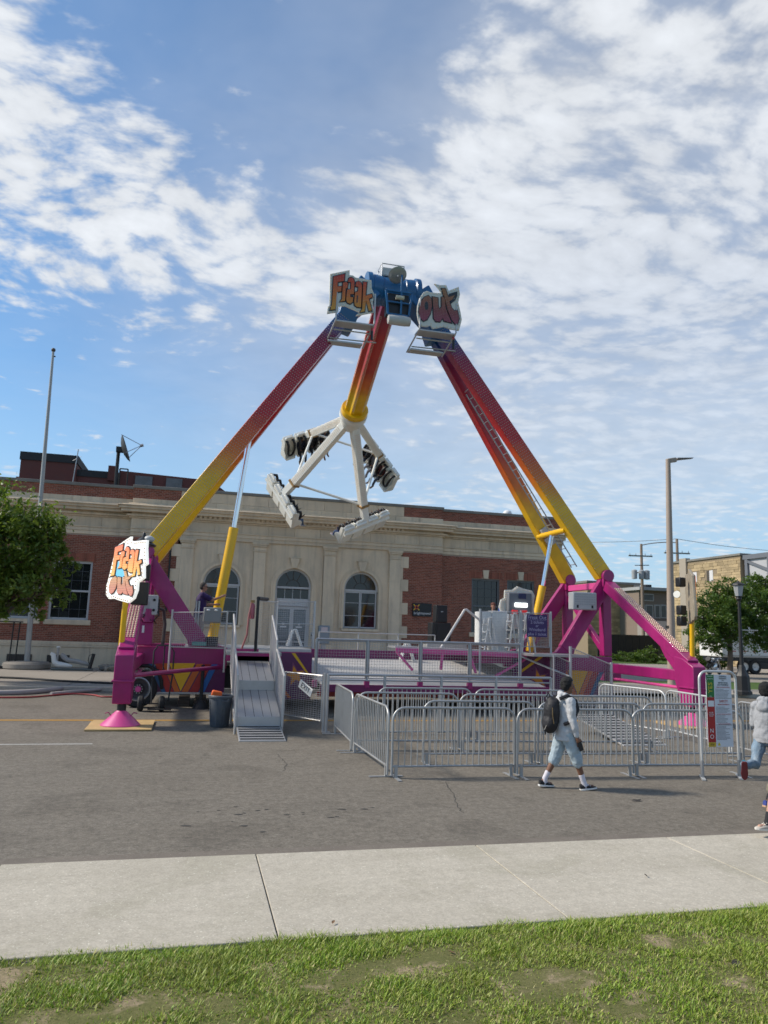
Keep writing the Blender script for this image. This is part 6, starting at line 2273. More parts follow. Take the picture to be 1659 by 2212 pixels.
# low stone building and the brown house between
Yl = 78
a, c = PY(1318, 1261, Yl), PY(1381, 1264, Yl)
t = thing('stone_building', 'low buff sandstone building behind the right tower', 'building', (a.x, Yl, .08))
MB().bb(a.x - 3, c.x, Yl, Yl + 12, .08, a.z).build('wall', m_sandm, t, smooth=0)
stone_face(t, (a.x - 3, Yl, .08), (1, 0, 0), c.x - a.x + 3, a.z - .4, [], 60, seed=6)
MB().bb(a.x - 3.1, c.x + .1, Yl - .15, Yl + 12, a.z + .002, a.z + .25).build('coping', m_stone_dark, t, smooth=0)
MB().bb(c.x - .8, c.x + .02, Yl - .12, Yl + .5, .08, a.z).build('corner_pier', mat('pilaster_stone', (.36, .31, .25), .9, var=.1), t, smooth=0)
w0, w1 = PY(1318, 1350, Yl), PY(1332, 1366, Yl)
Yh = 74
a2, c2 = PY(1380, 1268, Yh), PY(1446, 1268, Yh)
t = thing('brown_house', 'flat-roofed brown house with grouped grey windows between the stone buildings', 'house', (a2.x, Yh, .08))
MB().bb(a2.x, c2.x + 2.5, Yh, Yh + 9, .08, a2.z - .35).build('wall', mat('brown_siding', (.22, .17, .135), .85, var=.1), t, smooth=0)
MB().bb(a2.x - .3, c2.x + 2.7, Yh - .6, Yh + 9, a2.z - .348, a2.z).build('roof', mat('roof_edge', (.36, .36, .36), .7), t, smooth=0)
MB().bb(a2.x + 1.6, a2.x + 2.3, Yh + 1, Yh + 2, a2.z, a2.z + .4).build('chimney', m_iron, t, smooth=0)
for xa, xb2, ya, yb2 in ((1388, 1412, 1282, 1299), (1394, 1411, 1306, 1336), (1413, 1426, 1306, 1336), (1426, 1440, 1306, 1336), (1383, 1393, 1306, 1336)):
    p, q = PY(xa, ya, Yh - .02), PY(xb2, yb2, Yh - .02)
    wv = MB().bb(p.x, q.x, Yh - .08, Yh - .002, q.z, p.z).build('window', mat('greyed_frame', (.40, .39, .37), .6), t, smooth=0)
    MB().bb(p.x + .12, q.x - .12, Yh - .10, Yh - .081, q.z + .12, p.z - .12).build('pane', mat('dull_pane', (.13, .14, .14), .2, var=.3), wv, smooth=0)
p, q = PY(1382, 1340, Yh - .5), PY(1446, 1386, Yh - .5)
MB().hexa([(p.x, Yh - 2.2, q.z), (q.x + 2, Yh - 2.2, q.z), (q.x + 2, Yh - .003, q.z), (p.x, Yh - .003, q.z), (p.x, Yh - .9, p.z), (q.x + 2, Yh - .9, p.z), (q.x + 2, Yh - .004, p.z), (p.x, Yh - .004, p.z)]).build('porch', mat('porch_grey', (.30, .27, .24), .8), t, smooth=0)
sk = MB().beam((q.x - 1.6, Yh - 2.3, q.z - .2), (q.x + 1.2, Yh - 2.3, p.z - .2), .08, .3)
sk.build('stair_rail', m_iron, t)
# black screen fence
Yb = 64
a, c = PY(1290, 1371, Yb), PY(1421, 1373, Yb)
t = thing('black_screen_fence', 'long black board screen behind the right tower', 'fence', (a.x, Yb, .08))
n = 26
for k in range(n):
    x0_, x1_ = a.x + (c.x - a.x) * k / n, a.x + (c.x - a.x) * (k + 1) / n
    MB().bb(x0_ + .006, x1_ - .006, Yb + random.uniform(-.015, .015), Yb + .06, .09, a.z).build('board', mat('black_stain', (.020, .018, .016), .8, var=.3, scale=1.5), t, smooth=0)
MB().bb(a.x, c.x, Yb - .04, Yb + .1, a.z + .001, a.z + .08).build('cap_rail', m_iron, t, smooth=0)
# white building bits seen under the cross beam
Yw = 60
a, c = PY(1300, 1362, 66), PY(1338, 1362, 66)
# ---- truck
yk = 44.5
tx0 = PY(1560, 1400, yk).x
zb_ = .08
t = thing('box_truck', 'white box truck half hidden behind the right-hand trees', 'truck', (tx0 + 4, yk, zb_))
m_tw = mat('truck_white', (.70, .70, .69), .4, var=.06, dirt=.15)
MB().bb(tx0, tx0 + 9, yk, yk + 2.4, zb_ + 1.12, zb_ + 3.9).build('box', m_tw, t, bevel=.04)
MB().bb(tx0 + .2, tx0 + 9, yk + .1, yk + 2.3, zb_ + .86, zb_ + 1.118).build('chassis', m_black, t, smooth=0)
MB().bb(tx0, tx0 + 9, yk - .02, yk - .002, zb_ + 1.14, zb_ + 1.28).build('side_rail', mat('rail_grey', (.42, .40, .38), .5), t, smooth=0)
for k in range(6):
    MB().bb(tx0 + .8 + k * .85, tx0 + 1.1 + k * .85, yk - .012, yk - .003, zb_ + 1.5, zb_ + 1.56).build('red_reflector', m_redp, t, smooth=0)
for x in (1610, 1633):
    wx = PY(x, 1440, yk).x
    wh = MB().lathe([(.26, -.12), (.46, -.13), (.5, -.09), (.5, .09), (.46, .13), (.26, .12)], (wx, yk + .15, zb_ + .5), 28, (0, 1, 0), cap=False).build('wheel', m_rubber, t)
    MB().lathe([(.28, -.13), (.24, -.08), (.10, -.03), (.08, -.10), (.02, -.11)], (wx, yk + .15, zb_ + .5), 22, (0, 1, 0), cap=False).build('rim', m_tw, wh)
MB().bb(PY(1640, 1440, yk).x, tx0 + 8.5, yk + .1, yk + .6, zb_ + .35, zb_ + .85).build('fuel_tank', m_black, t, bevel=.05)
# ---- motorcycle
mc = Vector((33.2, 42.6, .08))
t = thing('motorcycle', 'parked black cruiser motorcycle with chrome engine and pillion bag', 'motorcycle', mc)
mu = Vector((.86, .51, 0)).normalized()


def mp(l, s_, z_):
    return mc + mu * l + Vector((-mu.y, mu.x, 0)) * s_ + Vector((0, 0, z_))


for l in (-.75, .85):
    wh = MB().lathe([(.20, -.06), (.29, -.06), (.32, 0), (.29, .06), (.20, .06)], mp(l, 0, .32), 26, (-mu.y, mu.x, 0), cap=False).build('wheel', m_rubber, t)
    MB().lathe([(.21, -.03), (.19, 0), (.21, .03)], mp(l, 0, .32), 22, (-mu.y, mu.x, 0), cap=False).build('rim', m_chrome, wh)
    MB().tube(mp(l, -.08, .32), mp(l, .08, .32), .06, n=10).build('hub', m_chrome, wh)
    for k in range(6):
        a = math.pi * k / 3
        MB().tube(mp(l, 0, .32), mp(l + .2 * math.cos(a), 0, .32 + .2 * math.sin(a)), .008, n=4).build('spoke', m_chrome, wh)
MB().path([mp(.95, 0, .64), mp(.72, 0, .62), mp(.62, 0, .50)], .07, 8).build('front_fender', m_black, t)
MB().path([mp(-.38, 0, .60), mp(-.62, 0, .70), mp(-.9, 0, .66), mp(-1.08, 0, .50)], .10, 8).build('rear_fender', m_black, t)
MB().path([mp(-.35, 0, .72), mp(-.1, 0, .84), mp(.2, 0, .92), mp(.42, 0, .86)], [.08, .15, .17, .09], 10).build('fuel_tank', mat('moto_paint', (.035, .045, .06), .2, coat=.5), t)
MB().path([mp(-.75, 0, .78), mp(-.5, 0, .74), mp(-.2, 0, .76)], [.10, .13, .09], 8).build('seat', m_rubber, t)
MB().path([mp(-.95, 0, 1.05), mp(-.85, 0, .98), mp(-.72, 0, .95)], [.16, .2, .12], 10).build('pillion_bag', m_black, t)
for s_ in (-.09, .09):
    MB().tube(mp(.85, s_, .32), mp(.48, s_, .98), .03, n=8).build('fork', m_chrome, t)
MB().path([mp(.28, -.40, 1.06), mp(.42, -.25, 1.10), mp(.48, 0, 1.02), mp(.42, .25, 1.10), mp(.28, .40, 1.06)], .018, 6).build('handlebar', m_chrome, t)
MB().ball(mp(.60, 0, .90), .10, 12, 8).build('headlight', m_chrome, t)
for k, (l, z_) in enumerate(((-.05, .58), (.18, .60))):
    MB().lathe([(.10, -.18), (.13, -.1), (.13, .1), (.10, .18)], mp(l, 0, z_), 12, (mu.x * .3, mu.y * .3, .9)).build('cylinder', m_chrome, t)
MB().ball(mp(.05, 0, .38), (.30, .18, .16), 12, 8).build('engine', m_steel, t)
MB().path([mp(.2, -.18, .42), mp(.0, -.20, .28), mp(-.5, -.20, .26), mp(-1.1, -.20, .30)], .045, 8).build('exhaust', m_chrome, t)
MB().ball(mp(-.62, -.2, 1.02), .09, 10, 7).build('mirror', m_chrome, t)
MB().path([mp(.5, 0, .8), mp(.1, 0, .28), mp(-.4, 0, .28), mp(-.5, 0, .62)], .035, 7).build('frame', m_black, t)
# ------------------------------------------------------------------ people
def skin_mat(name, c):
    m = mat(name, c, .5, var=.08, scale=6, fine=.04, spec=.4)
    m.node_tree.nodes['Principled BSDF'].inputs['Subsurface Weight'].default_value = .08
    return m


sk_dark, sk_brown, sk_tan, sk_light = skin_mat('skin_deep', (.13, .062, .038)), skin_mat('skin_brown', (.11, .055, .033)), skin_mat('skin_tan', (.36, .18, .12)), skin_mat('skin_light', (.48, .28, .20))
m_hairb = mat('black_hair', (.006, .005, .005), .7, var=.3, scale=30, bump=.9, bscale=110)
m_hairg = mat('grey_brown_hair', (.045, .035, .03), .7, var=.3, scale=30, bump=.7, bscale=90)
fold_tex = bpy.data.textures.new('cloth_folds', 'CLOUDS')
fold_tex.noise_scale = .12
hair_tex = bpy.data.textures.new('hair_curls', 'CLOUDS')
hair_tex.noise_scale = .035


def loft(b, rings, fw_, lat, n=14):
    vs, fs = [], []
    for c, rx, ry in rings:
        for k in range(n):
            a = 2 * math.pi * k / n
            vs.append(Vector(c) + fw_ * math.cos(a) * rx + lat * math.sin(a) * ry)
    for i in range(len(rings) - 1):
        for k in range(n):
            fs.append((i * n + k, i * n + (k + 1) % n, (i + 1) * n + (k + 1) % n, (i + 1) * n + k))
    fs += [tuple(reversed(range(n))), tuple(range((len(rings) - 1) * n, len(rings) * n))]
    b.add(vs, fs)


def chain(b, pts, rad, n=9):
    b.path(pts, rad, n)
    for p, r in zip(pts, rad):
        b.ball(p, r, 8, 6)


def fused(b, name, m_, parent, Mx, vox, smooth=4, fold=0.0, tex=None, iters=1):
    b.v = [Mx @ v for v in b.v]
    o = b.build(name, m_, parent, smooth=180)
    rm = o.modifiers.new('fuse', 'REMESH')
    rm.mode = 'VOXEL'
    rm.voxel_size = vox
    rm.use_smooth_shade = True
    sm = o.modifiers.new('soften', 'SMOOTH')
    sm.factor = .5
    sm.iterations = smooth
    if fold:
        dp = o.modifiers.new('folds', 'DISPLACE')
        dp.texture = tex or fold_tex
        dp.texture_coords = 'LOCAL'
        dp.strength = fold
        dp.mid_level = .5
    return o


def sag(a, ab=0.0, side=1):
    """unit vector hanging down, swung forward by a and out by ab (degrees)"""
    a, ab = R(a), R(ab)
    return Vector((math.sin(a) * math.cos(ab), side * math.sin(ab), -math.cos(a) * math.cos(ab)))


def person(label, loc, heading, H, pose, top, bottom, skin, hair, vox=.012, group='people', Mx=None, shoe=None, sock=None, glasses=False, cap=None, hood=False, ground=True):
    """faces +x locally; pose: lean, head=(pitch, yaw), legs=[(thigh, knee, ankle)], arms=[(upper, abduct, elbow)] for right then left"""
    s = H / 1.75
    J = {}
    lean = R(pose.get('lean', 0))
    hip = Vector((0, 0, .92 * s))
    sp = Vector((math.sin(lean), 0, math.cos(lean)))
    spf = Vector((math.cos(lean), 0, -math.sin(lean)))
    lat = Vector((0, 1, 0))
    legs = []
    for side, (th, kn, an) in zip((-1, 1), pose['legs']):
        h0 = hip + lat * side * .09 * s
        kp = h0 + sag(th, pose.get('spread', 2), side) * .42 * s
        ap = kp + sag(th - kn, 1, side) * .41 * s
        fd = R(an)
        toe = Vector((math.cos(fd), side * .12, math.sin(fd))).normalized()
        legs.append((h0, kp, ap, toe))
    drop = min(l[2].z - .085 * s + min(0, l[3].z * .16) for l in legs) if ground else 0
    sh = Vector((0, 0, -drop))
    hip = hip + sh
    legs = [(a + sh, b_ + sh, c + sh, d) for a, b_, c, d in legs]
    chest = hip + sp * .36 * s
    neck = hip + sp * .56 * s
    hp, hy = pose.get('head', (0, 0))
    hv = Vector((math.sin(lean * .5), 0, math.cos(lean * .5)))
    head = neck + hv * .175 * s + spf * .02
    arms = []
    for side, (ua, ab, el) in zip((-1, 1), pose['arms']):
        s0 = neck + lat * side * .175 * s - sp * .06 * s
        e0 = s0 + sag(ua, ab, side) * .29 * s
        w0 = e0 + sag(ua + el, ab * .4, side) * .25 * s
        arms.append((s0, e0, w0, sag(ua + el * 1.05, ab * .3, side)))
    if Mx is None:
        Mx = Matrix.Translation(loc) @ Matrix.Rotation(heading, 4, 'Z')
    t = thing('person', label, 'person', Mx.translation if ground else Mx @ Vector((0, 0, .6)), group)
    # ---- body: one fused surface
    b = MB()
    loft(b, [(hip - sp * .10 * s, .085 * s, .13 * s), (hip, .105 * s, .155 * s), (hip + sp * .14 * s, .095 * s, .135 * s), (chest, .11 * s, .155 * s), (neck - sp * .08 * s, .095 * s, .155 * s), (neck - sp * .02 * s, .06 * s, .085 * s)], spf, lat)
    chain(b, [neck - sp * .05 * s, head - hv * .06 * s], [.055 * s, .052 * s])
    for h0, kp, ap, toe in legs:
        chain(b, [h0, h0.lerp(kp, .5), kp, kp.lerp(ap, .30), ap], [.085 * s, .073 * s, .053 * s, .054 * s, .036 * s])
        chain(b, [ap + toe * -.03 * s - Vector((0, 0, .03 * s)), ap + toe * .13 * s - Vector((0, 0, .045 * s))], [.036 * s, .03 * s])
    for side, (s0, e0, w0, hd) in zip((-1, 1), arms):
        chain(b, [s0, s0.lerp(e0, .5), e0, e0.lerp(w0, .35), w0], [.056 * s, .048 * s, .040 * s, .040 * s, .028 * s])
        pal = w0 + hd * .055 * s
        cross = hd.cross(lat).normalized()
        b.path([w0, w0 + hd * .04 * s, w0 + hd * .09 * s], [.026 * s, .036 * s, .034 * s], 8)
        b.ball(pal, .034 * s, 8, 6)
        for k, (off, ln) in enumerate(((-.030, .085), (-.010, .098), (.010, .092), (.028, .072))):
            f0 = w0 + hd * .085 * s + cross * off * s
            f1 = f0 + hd * ln * .5 * s - lat * side * .008 * s
            f2 = f1 + (hd * .8 - lat * side * .5).normalized() * ln * .5 * s
            chain(b, [f0, f1, f2], [.0095 * s, .009 * s, .0075 * s], 6)
        th0 = w0 + hd * .03 * s + spf * .02 * s
        th1 = th0 + (hd * .6 + spf * .8).normalized() * .045 * s
        chain(b, [th0, th1, th1 + (hd * .9 + spf * .2).normalized() * .035 * s], [.012 * s, .011 * s, .009 * s], 6)
    # head
    Rh = Matrix.Rotation(R(hy), 3, 'Z') @ Matrix.Rotation(R(-hp), 3, 'Y')
    q = lambda x, y, z: head + Rh @ Vector((x * s, y * s, z * s))
    hb = MB()
    hb.ball((0, 0, .02), (.098, .078, .105), 18, 14)
    hb.ball((.028, 0, -.055), (.066, .058, .062), 14, 10)
    hb.ball((.060, 0, -.095), (.030, .034, .022), 10, 8)
    hb.ball((.088, 0, .030), (.018, .052, .016), 10, 6)
    hb.path([(.092, 0, .018), (.112, 0, -.018), (.094, 0, -.030)], [.010, .016, .012], 8)
    hb.ball((.088, 0, -.060), (.014, .026, .011), 8, 6)
    for side in (-1, 1):
        hb.ball((-.005, side * .078, -.005), (.020, .010, .032), 8, 6)
        hb.ball((.060, side * .042, -.018), (.026, .022, .02), 8, 6)
    b.add([q(*v) for v in hb.v], hb.f)
    fused(b, 'body', skin, t, Mx, vox, 3)
    for side in (-1, 1):
        MB().ball(Mx @ q(.088, side * .032, .008), .011 * s, 8, 6).build('eye', mat('eye_dark', (.02, .015, .012), .2), t)
    if glasses:
        gb = MB()
        gb.add([Mx @ q(*v) for v in MB().box((.105, .034, .008), (.012, .052, .036)).box((.105, -.034, .008), (.012, .052, .036)).box((.105, 0, .016), (.01, .03, .008)).box((.05, .083, .012), (.12, .006, .012)).box((.05, -.083, .012), (.12, .006, .012)).v],
               MB().box((0, 0, 0), (1, 1, 1)).box((0, 0, 0), (1, 1, 1)).box((0, 0, 0), (1, 1, 1)).box((0, 0, 0), (1, 1, 1)).box((0, 0, 0), (1, 1, 1)).f)
        gb.build('sunglasses', m_black, t, bevel=.003)
    # hair
    hm, big = hair
    hh = MB()
    hh.ball((-.018, 0, .045), (.100 + big, .084 + big, .096 + big), 18, 12)
    hh.ball((-.045, 0, .0), (.070 + big * .6, .080 + big * .6, .085), 14, 10)
    hv_ = []
    for v in hh.v:
        if v.x > .018 and v.z < .085:
            v = Vector((.018, v.y, v.z))
        hv_.append(v)
    hb2 = MB()
    hb2.add([q(*v) for v in hv_], hh.f)
    fused(hb2, 'hair', hm, t, Mx, max(.009, vox), 2, .022 if big > .01 else .006, hair_tex)
    if cap:
        cb_ = MB()
        cb_.ball((-.005, 0, .075), (.108, .09, .075), 14, 8)
        cb_.box((.12, 0, .065), (.09, .13, .012))
        cc = MB()
        cc.add([q(*v) for v in cb_.v], cb_.f)
        fused(cc, 'cap', cap, t, Mx, max(.008, vox * .8), 2)
    # top
    tm, sleeve, loose = top
    b = MB()
    lo = pose.get('hem', .06)
    loft(b, [(hip - sp * lo * s, (.125 + loose) * s, (.170 + loose) * s), (hip + sp * .03 * s, (.128 + loose) * s, (.172 + loose) * s), (hip + sp * .16 * s, (.118 + loose) * s, (.160 + loose) * s), (chest, (.128 + loose * .8) * s, (.175 + loose * .6) * s), (neck - sp * .09 * s, (.110 + loose * .5) * s, (.180 + loose * .3) * s), (neck - sp * .01 * s, .075 * s, .10 * s), (neck + sp * .02 * s, .062 * s, .07 * s)], spf, lat, 18)
    for side, (s0, e0, w0, hd) in zip((-1, 1), arms):
        lw = loose * .55
        if sleeve == 'long':
            chain(b, [s0 - lat * side * .02, s0.lerp(e0, .5), e0, e0.lerp(w0, .5), e0.lerp(w0, .93)], [(.070 + lw) * s, (.064 + lw) * s, (.056 + lw) * s, (.052 + lw) * s, .040 * s], 10)
        else:
            chain(b, [s0 - lat * side * .02, s0.lerp(e0, .35), s0.lerp(e0, .68)], [(.070 + lw) * s, (.066 + lw) * s, (.064 + lw) * s], 10)
    if hood:
        for k in range(9):
            a = R(60 + 240 * k / 8)
            b.ball(neck + spf * (math.cos(a) * .085 * s - .02) + lat * math.sin(a) * .095 * s + sp * (.015 - .03 * math.cos(a)) * s, (.045 * s, .045 * s, .055 * s), 8, 6)
        b.ball(neck - spf * .115 * s - sp * .07 * s, (.055 * s, .11 * s, .10 * s), 10, 8)
    fused(b, 'hoodie' if hood else 'shirt', tm, t, Mx, max(.010, vox), 3, .040 if loose > .015 else .014)
    # bottoms
    bm_, blen, bl = bottom
    b = MB()
    loft(b, [(hip - sp * .10 * s, .10 * s, .15 * s), (hip, .118 * s, .165 * s), (hip + sp * .09 * s, .108 * s, .152 * s)], spf, lat, 16)
    for h0, kp, ap, toe in legs:
        if blen == 'short':
            chain(b, [h0, h0.lerp(kp, .5), h0.lerp(kp, .98)], [(.098 + bl * .5) * s, (.088 + bl) * s, (.080 + bl) * s], 11)
        elif blen == 'knee':
            chain(b, [h0, h0.lerp(kp, .5), kp, kp.lerp(ap, .14)], [(.100 + bl * .4) * s, (.092 + bl) * s, (.078 + bl) * s, (.076 + bl) * s], 11)
        else:
            chain(b, [h0, h0.lerp(kp, .5), kp, kp.lerp(ap, .4), kp.lerp(ap, .92)], [(.100 + bl * .4) * s, (.086 + bl) * s, (.068 + bl) * s, (.064 + bl) * s, (.056 + bl) * s], 11)
    fused(b, 'shorts' if blen != 'long' else 'jeans', bm_, t, Mx, max(.010, vox), 3, .034)
    # shoes and socks
    if shoe:
        for h0, kp, ap, toe in legs:
            upv = Vector((-toe.z * toe.x, -toe.z * toe.y, 1)).normalized()
            upv = (Vector((0, 0, 1)) - toe * toe.z).normalized()
            lt = upv.cross(toe)
            base = ap - upv * .085 * s
            if sock:
                sb = MB()
                chain(sb, [kp.lerp(ap, sock[1]), ap.lerp(kp, .12), ap - upv * .03 * s + toe * .01], [.048 * s, .044 * s, .046 * s], 10)
                fused(sb, 'sock', sock[0], t, Mx, .009, 2)
            ub = MB()
            st = [(-.075, .030, .040, .085), (-.045, .038, .045, .085), (.0, .042, .046, .075), (.06, .046, .048, .052), (.12, .046, .042, .036), (.165, .036, .028, .022), (.185, .018, .018, .014)]
            rings = []
            vs, fs = [], []
            n = 10
            for (x, w2, h_, top_) in st:
                for k in range(n):
                    a = 2 * math.pi * k / n
                    zz = .016 + (top_) * (.5 + .5 * math.sin(a))
                    vs.append(base + toe * x * s + lt * w2 * math.cos(a) * s + upv * zz * s)
            for i in range(len(st) - 1):
                for k in range(n):
                    fs.append((i * n + k, i * n + (k + 1) % n, (i + 1) * n + (k + 1) % n, (i + 1) * n + k))
            fs += [tuple(range(n)), tuple(range((len(st) - 1) * n, len(st) * n))]
            ub.add(vs, fs)
            ub.v = [Mx @ v for v in ub.v]
            so = ub.build('shoe', shoe[0], t, smooth=60)
            pl = [(-.085, -.030), (-.06, -.042), (.02, -.044), (.10, -.050), (.17, -.038), (.195, -.012), (.195, .012), (.17, .038), (.10, .050), (.02, .044), (-.06, .042), (-.085, .030)]
            MB().prism([(x * s, y * s) for x, y in pl], Mx @ base, (Mx.to_3x3() @ toe).normalized(), (Mx.to_3x3() @ lt).normalized(), .026 * s).build('sole', shoe[1], so, bevel=.004)
            if len(shoe) > 2:
                lb_ = MB()
                for k in range(4):
                    x = .035 + .026 * k
                    c = base + toe * x * s + upv * (.088 - .016 * k) * s
                    lb_.tube(Mx @ (c - lt * .028 * s), Mx @ (c + lt * .028 * s), .008 * s, n=5)
                lb_.build('laces', shoe[2], so)
    return t, dict(hip=hip, chest=chest, neck=neck, head=head, arms=arms, legs=legs, sp=sp, spf=spf, lat=lat, M=Mx, s=s)


m_hood = mat('heather_hoodie', (.50, .50, .51), .9, var=.10, scale=8, bump=.3, bscale=120)
m_hoodg = mat('grey_hoodie', (.34, .345, .36), .9, var=.12, scale=8, bump=.3, bscale=120)
m_denim = mat('washed_denim', (.36, .43, .47), .9, var=.35, scale=9, fine=.2, bump=.3, bscale=130)
m_jeans = mat('ripped_denim', (.17, .24, .31), .9, var=.55, scale=6, fine=.2, dirt=.5, dirtcol=(.52, .54, .52), bump=.3, bscale=130)
m_sockw = mat('white_sock', (.66, .62, .66), .9, bump=.3, bscale=120)
m_sockb = mat('black_sock', (.022, .022, .025), .9)
m_solew = mat('white_sole', (.66, .65, .63), .6, dirt=.2)
m_shoeb = mat('black_canvas', (.016, .016, .018), .8)

# teenager with the backpack
pA = G(1221, 1704)
tA, jA = person('teenager in pale grey hoodie and washed denim shorts striding right with a backpack', pA, R(-3), 1.70,
                dict(lean=3, head=(-6, 8), legs=[(21, 3, 8), (-17, 12, -4)], arms=[(2, 6, 14), (-14, 6, 20)], hem=.12, spread=1),
                (m_hood, 'long', .018), (m_denim, 'knee', .016), skin_mat('skin_deep_warm', (.19, .092, .055)), (m_hairb, .016), .008, 'people walking past', shoe=(m_shoeb, m_solew, m_sockw), sock=(m_sockw, .62), hood=True)
# backpack
t = thing('backpack', 'slouchy black backpack on the shoulders of the striding teenager', 'backpack', pA)
Mx, s = jA['M'], jA['s']
bk = MB()
c0 = jA['chest'] - jA['spf'] * .24 - Vector((0, 0, .07))
bk.ball(c0, (.12, .15, .27), 16, 12)
bk.ball(c0 + Vector((-.03, 0, -.15)), (.12, .15, .16), 14, 10)
bk.ball(c0 + Vector((.03, 0, .17)), (.08, .12, .08), 12, 8)
fused(bk, 'bag', mat('black_nylon', (.012, .011, .014), .65, var=.3, scale=8), t, Mx, .01, 3, .03)
for side in (-1, 1):
    sb = MB().path([Mx @ (jA['neck'] + Vector((-.16, side * .11, -.02))), Mx @ (jA['neck'] + Vector((-.04, side * .135, .035))), Mx @ (jA['neck'] + Vector((.09, side * .15, -.04))), Mx @ (jA['neck'] + Vector((.115, side * .165, -.17))), Mx @ (jA['neck'] + Vector((.03, side * .19, -.34))), Mx @ (jA['neck'] + Vector((-.12, side * .17, -.40)))], .028, 7)
    sb.build('strap', mat('black_nylon', (.012, .011, .014), .65), t)
MB().path([Mx @ (c0 + Vector((-.05, -.150, .10))), Mx @ (c0 + Vector((-.05, -.158, -.02))), Mx @ (c0 + Vector((-.03, -.158, -.14)))], .006, 5).build('zip', mat('brass_zip', (.30, .20, .09), .5, metal=.5), t)
MB().path([Mx @ (c0 + Vector((-.02, 0, .26))), Mx @ (c0 + Vector((-.05, 0, .31))), Mx @ (c0 + Vector((-.09, 0, .25)))], .012, 6).build('grab_loop', m_black, t)
MB().path([Mx @ (c0 + Vector((-.11, -.08, -.16))), Mx @ (c0 + Vector((-.16, -.10, -.24))), Mx @ (c0 + Vector((-.14, -.10, -.30)))], .012, 5).build('loose_strap', m_black, t)
w0, hd = jA['arms'][0][2], jA['arms'][0][3]
ph_ = MB().box(w0 + hd * .155 + Vector((.01, .0, 0)), (.075, .011, .14), Matrix.Rotation(R(-18), 3, 'Y'))
ph_.v = [Mx @ v for v in ph_.v]
tag(ph_.build('phone', m_black, None, bevel=.004), 'black phone held low in the hand of the striding teenager', 'phone')

# right-hand edge: teen in grey hoodie, two more walkers cut by the frame
pB = G(1662, 1726)
person('teenager in grey hoodie and ripped jeans with one foot kicked up behind', pB, R(28), 1.70,
       dict(lean=6, head=(-4, -10), legs=[(14, 4, 4), (-30, 62, -78)], arms=[(-6, 8, 40), (8, 8, 60)], hem=.06, spread=2),
       (m_hoodg, 'long', .022), (m_jeans, 'long', .006), sk_dark, (m_hairb, .020), .010, 'people walking past', shoe=(mat('teal_shoe', (.02, .16, .24), .6), mat('red_sole', (.15, .02, .025), .6)), sock=None, hood=True)
pC = G(1662, 1752)
person('walker in dark shorts with bright blue shoes at the right picture edge', Vector((pC.x + .36, pC.y, 0)), R(6), 1.66,
       dict(lean=4, head=(0, 0), legs=[(24, 6, 8), (-16, 14, -10)], arms=[(16, 8, 20), (26, 8, 25)], spread=2),
       (mat('dark_tee', (.03, .03, .035), .9), 'short', .02), (mat('dark_shorts', (.018, .018, .022), .9), 'short', .02), sk_brown, (m_hairb, .012), .012, 'people walking past', shoe=(mat('royal_shoe', (.03, .05, .24), .6), mat('gum_sole', (.50, .30, .18), .6)), sock=(m_sockb, .75))
pD = G(1636, 1803, .012)
person('walker in black ankle socks and cream shoes stepping onto the gutter', Vector((pD.x + .47, pD.y, .012)), R(178), 1.68,
       dict(lean=2, head=(0, 0), legs=[(-20, 14, -14), (42, 24, 6)], arms=[(-24, 6, 15), (-26, 6, 15)], spread=2),
       (mat('olive_tee', (.10, .11, .06), .9), 'short', .02), (mat('khaki_shorts', (.20, .18, .13), .9), 'short', .02), sk_light, (m_hairg, .008), .012, 'people walking past', shoe=(mat('cream_shoe', (.50, .44, .37), .7), mat('cream_sole', (.62, .58, .52), .6), mat('cream_lace', (.6, .57, .5), .8)), sock=(m_sockb, .70))
# ride operator holding the yellow ram
person('ride operator in purple polo and beige shorts gripping the yellow ram', (.16, 22.85, 1.70), R(8), 1.84,
       dict(lean=4, head=(-4, -6), legs=[(4, 4, 0), (-6, 4, 0)], arms=[(62, 8, 52), (30, 6, 62)], hem=.14),
       (mat('purple_polo', (.030, .012, .075), .85, bump=.2), 'short', .03), (mat('beige_shorts', (.36, .31, .25), .85), 'knee', .02), sk_tan, (m_hairg, .002), .012, 'ride crew', shoe=(m_shoeb, m_solew), sock=(m_sockb, .85), glasses=True)
hb_ = PY(1091, 1300, 23.7)
person('crew member in bright blue shirt and sunglasses behind the right landing guard', (hb_.x, 23.8, 1.70), R(-60), hb_.z + .12 - 1.70,
       dict(lean=0, head=(0, -10), legs=[(2, 2, 0), (-2, 2, 0)], arms=[(10, 10, 40), (10, 10, 30)]),
       (mat('blue_shirt', (.018, .07, .32), .8), 'short', .03), (mat('dark_shorts', (.018, .018, .022), .9), 'knee', .02), sk_tan, (m_hairg, .002), .013, 'ride crew', shoe=(m_shoeb, m_solew), glasses=True)
hb_ = PY(1067, 1310, 24.2)
person('crew member in a dark orange-trimmed cap beside the blue-shirted one', (hb_.x, 24.3, 1.70), R(-80), hb_.z + .10 - 1.70,
       dict(lean=0, head=(0, 0), legs=[(2, 2, 0), (-2, 2, 0)], arms=[(10, 10, 40), (10, 10, 30)]),
       (mat('black_tee', (.02, .02, .024), .9), 'short', .02), (mat('dark_shorts', (.018, .018, .022), .9), 'knee', .02), sk_tan, (m_hairg, .002), .014, 'ride crew', shoe=(m_shoeb, m_solew), cap=mat('cap_orange', (.10, .03, .02), .8))
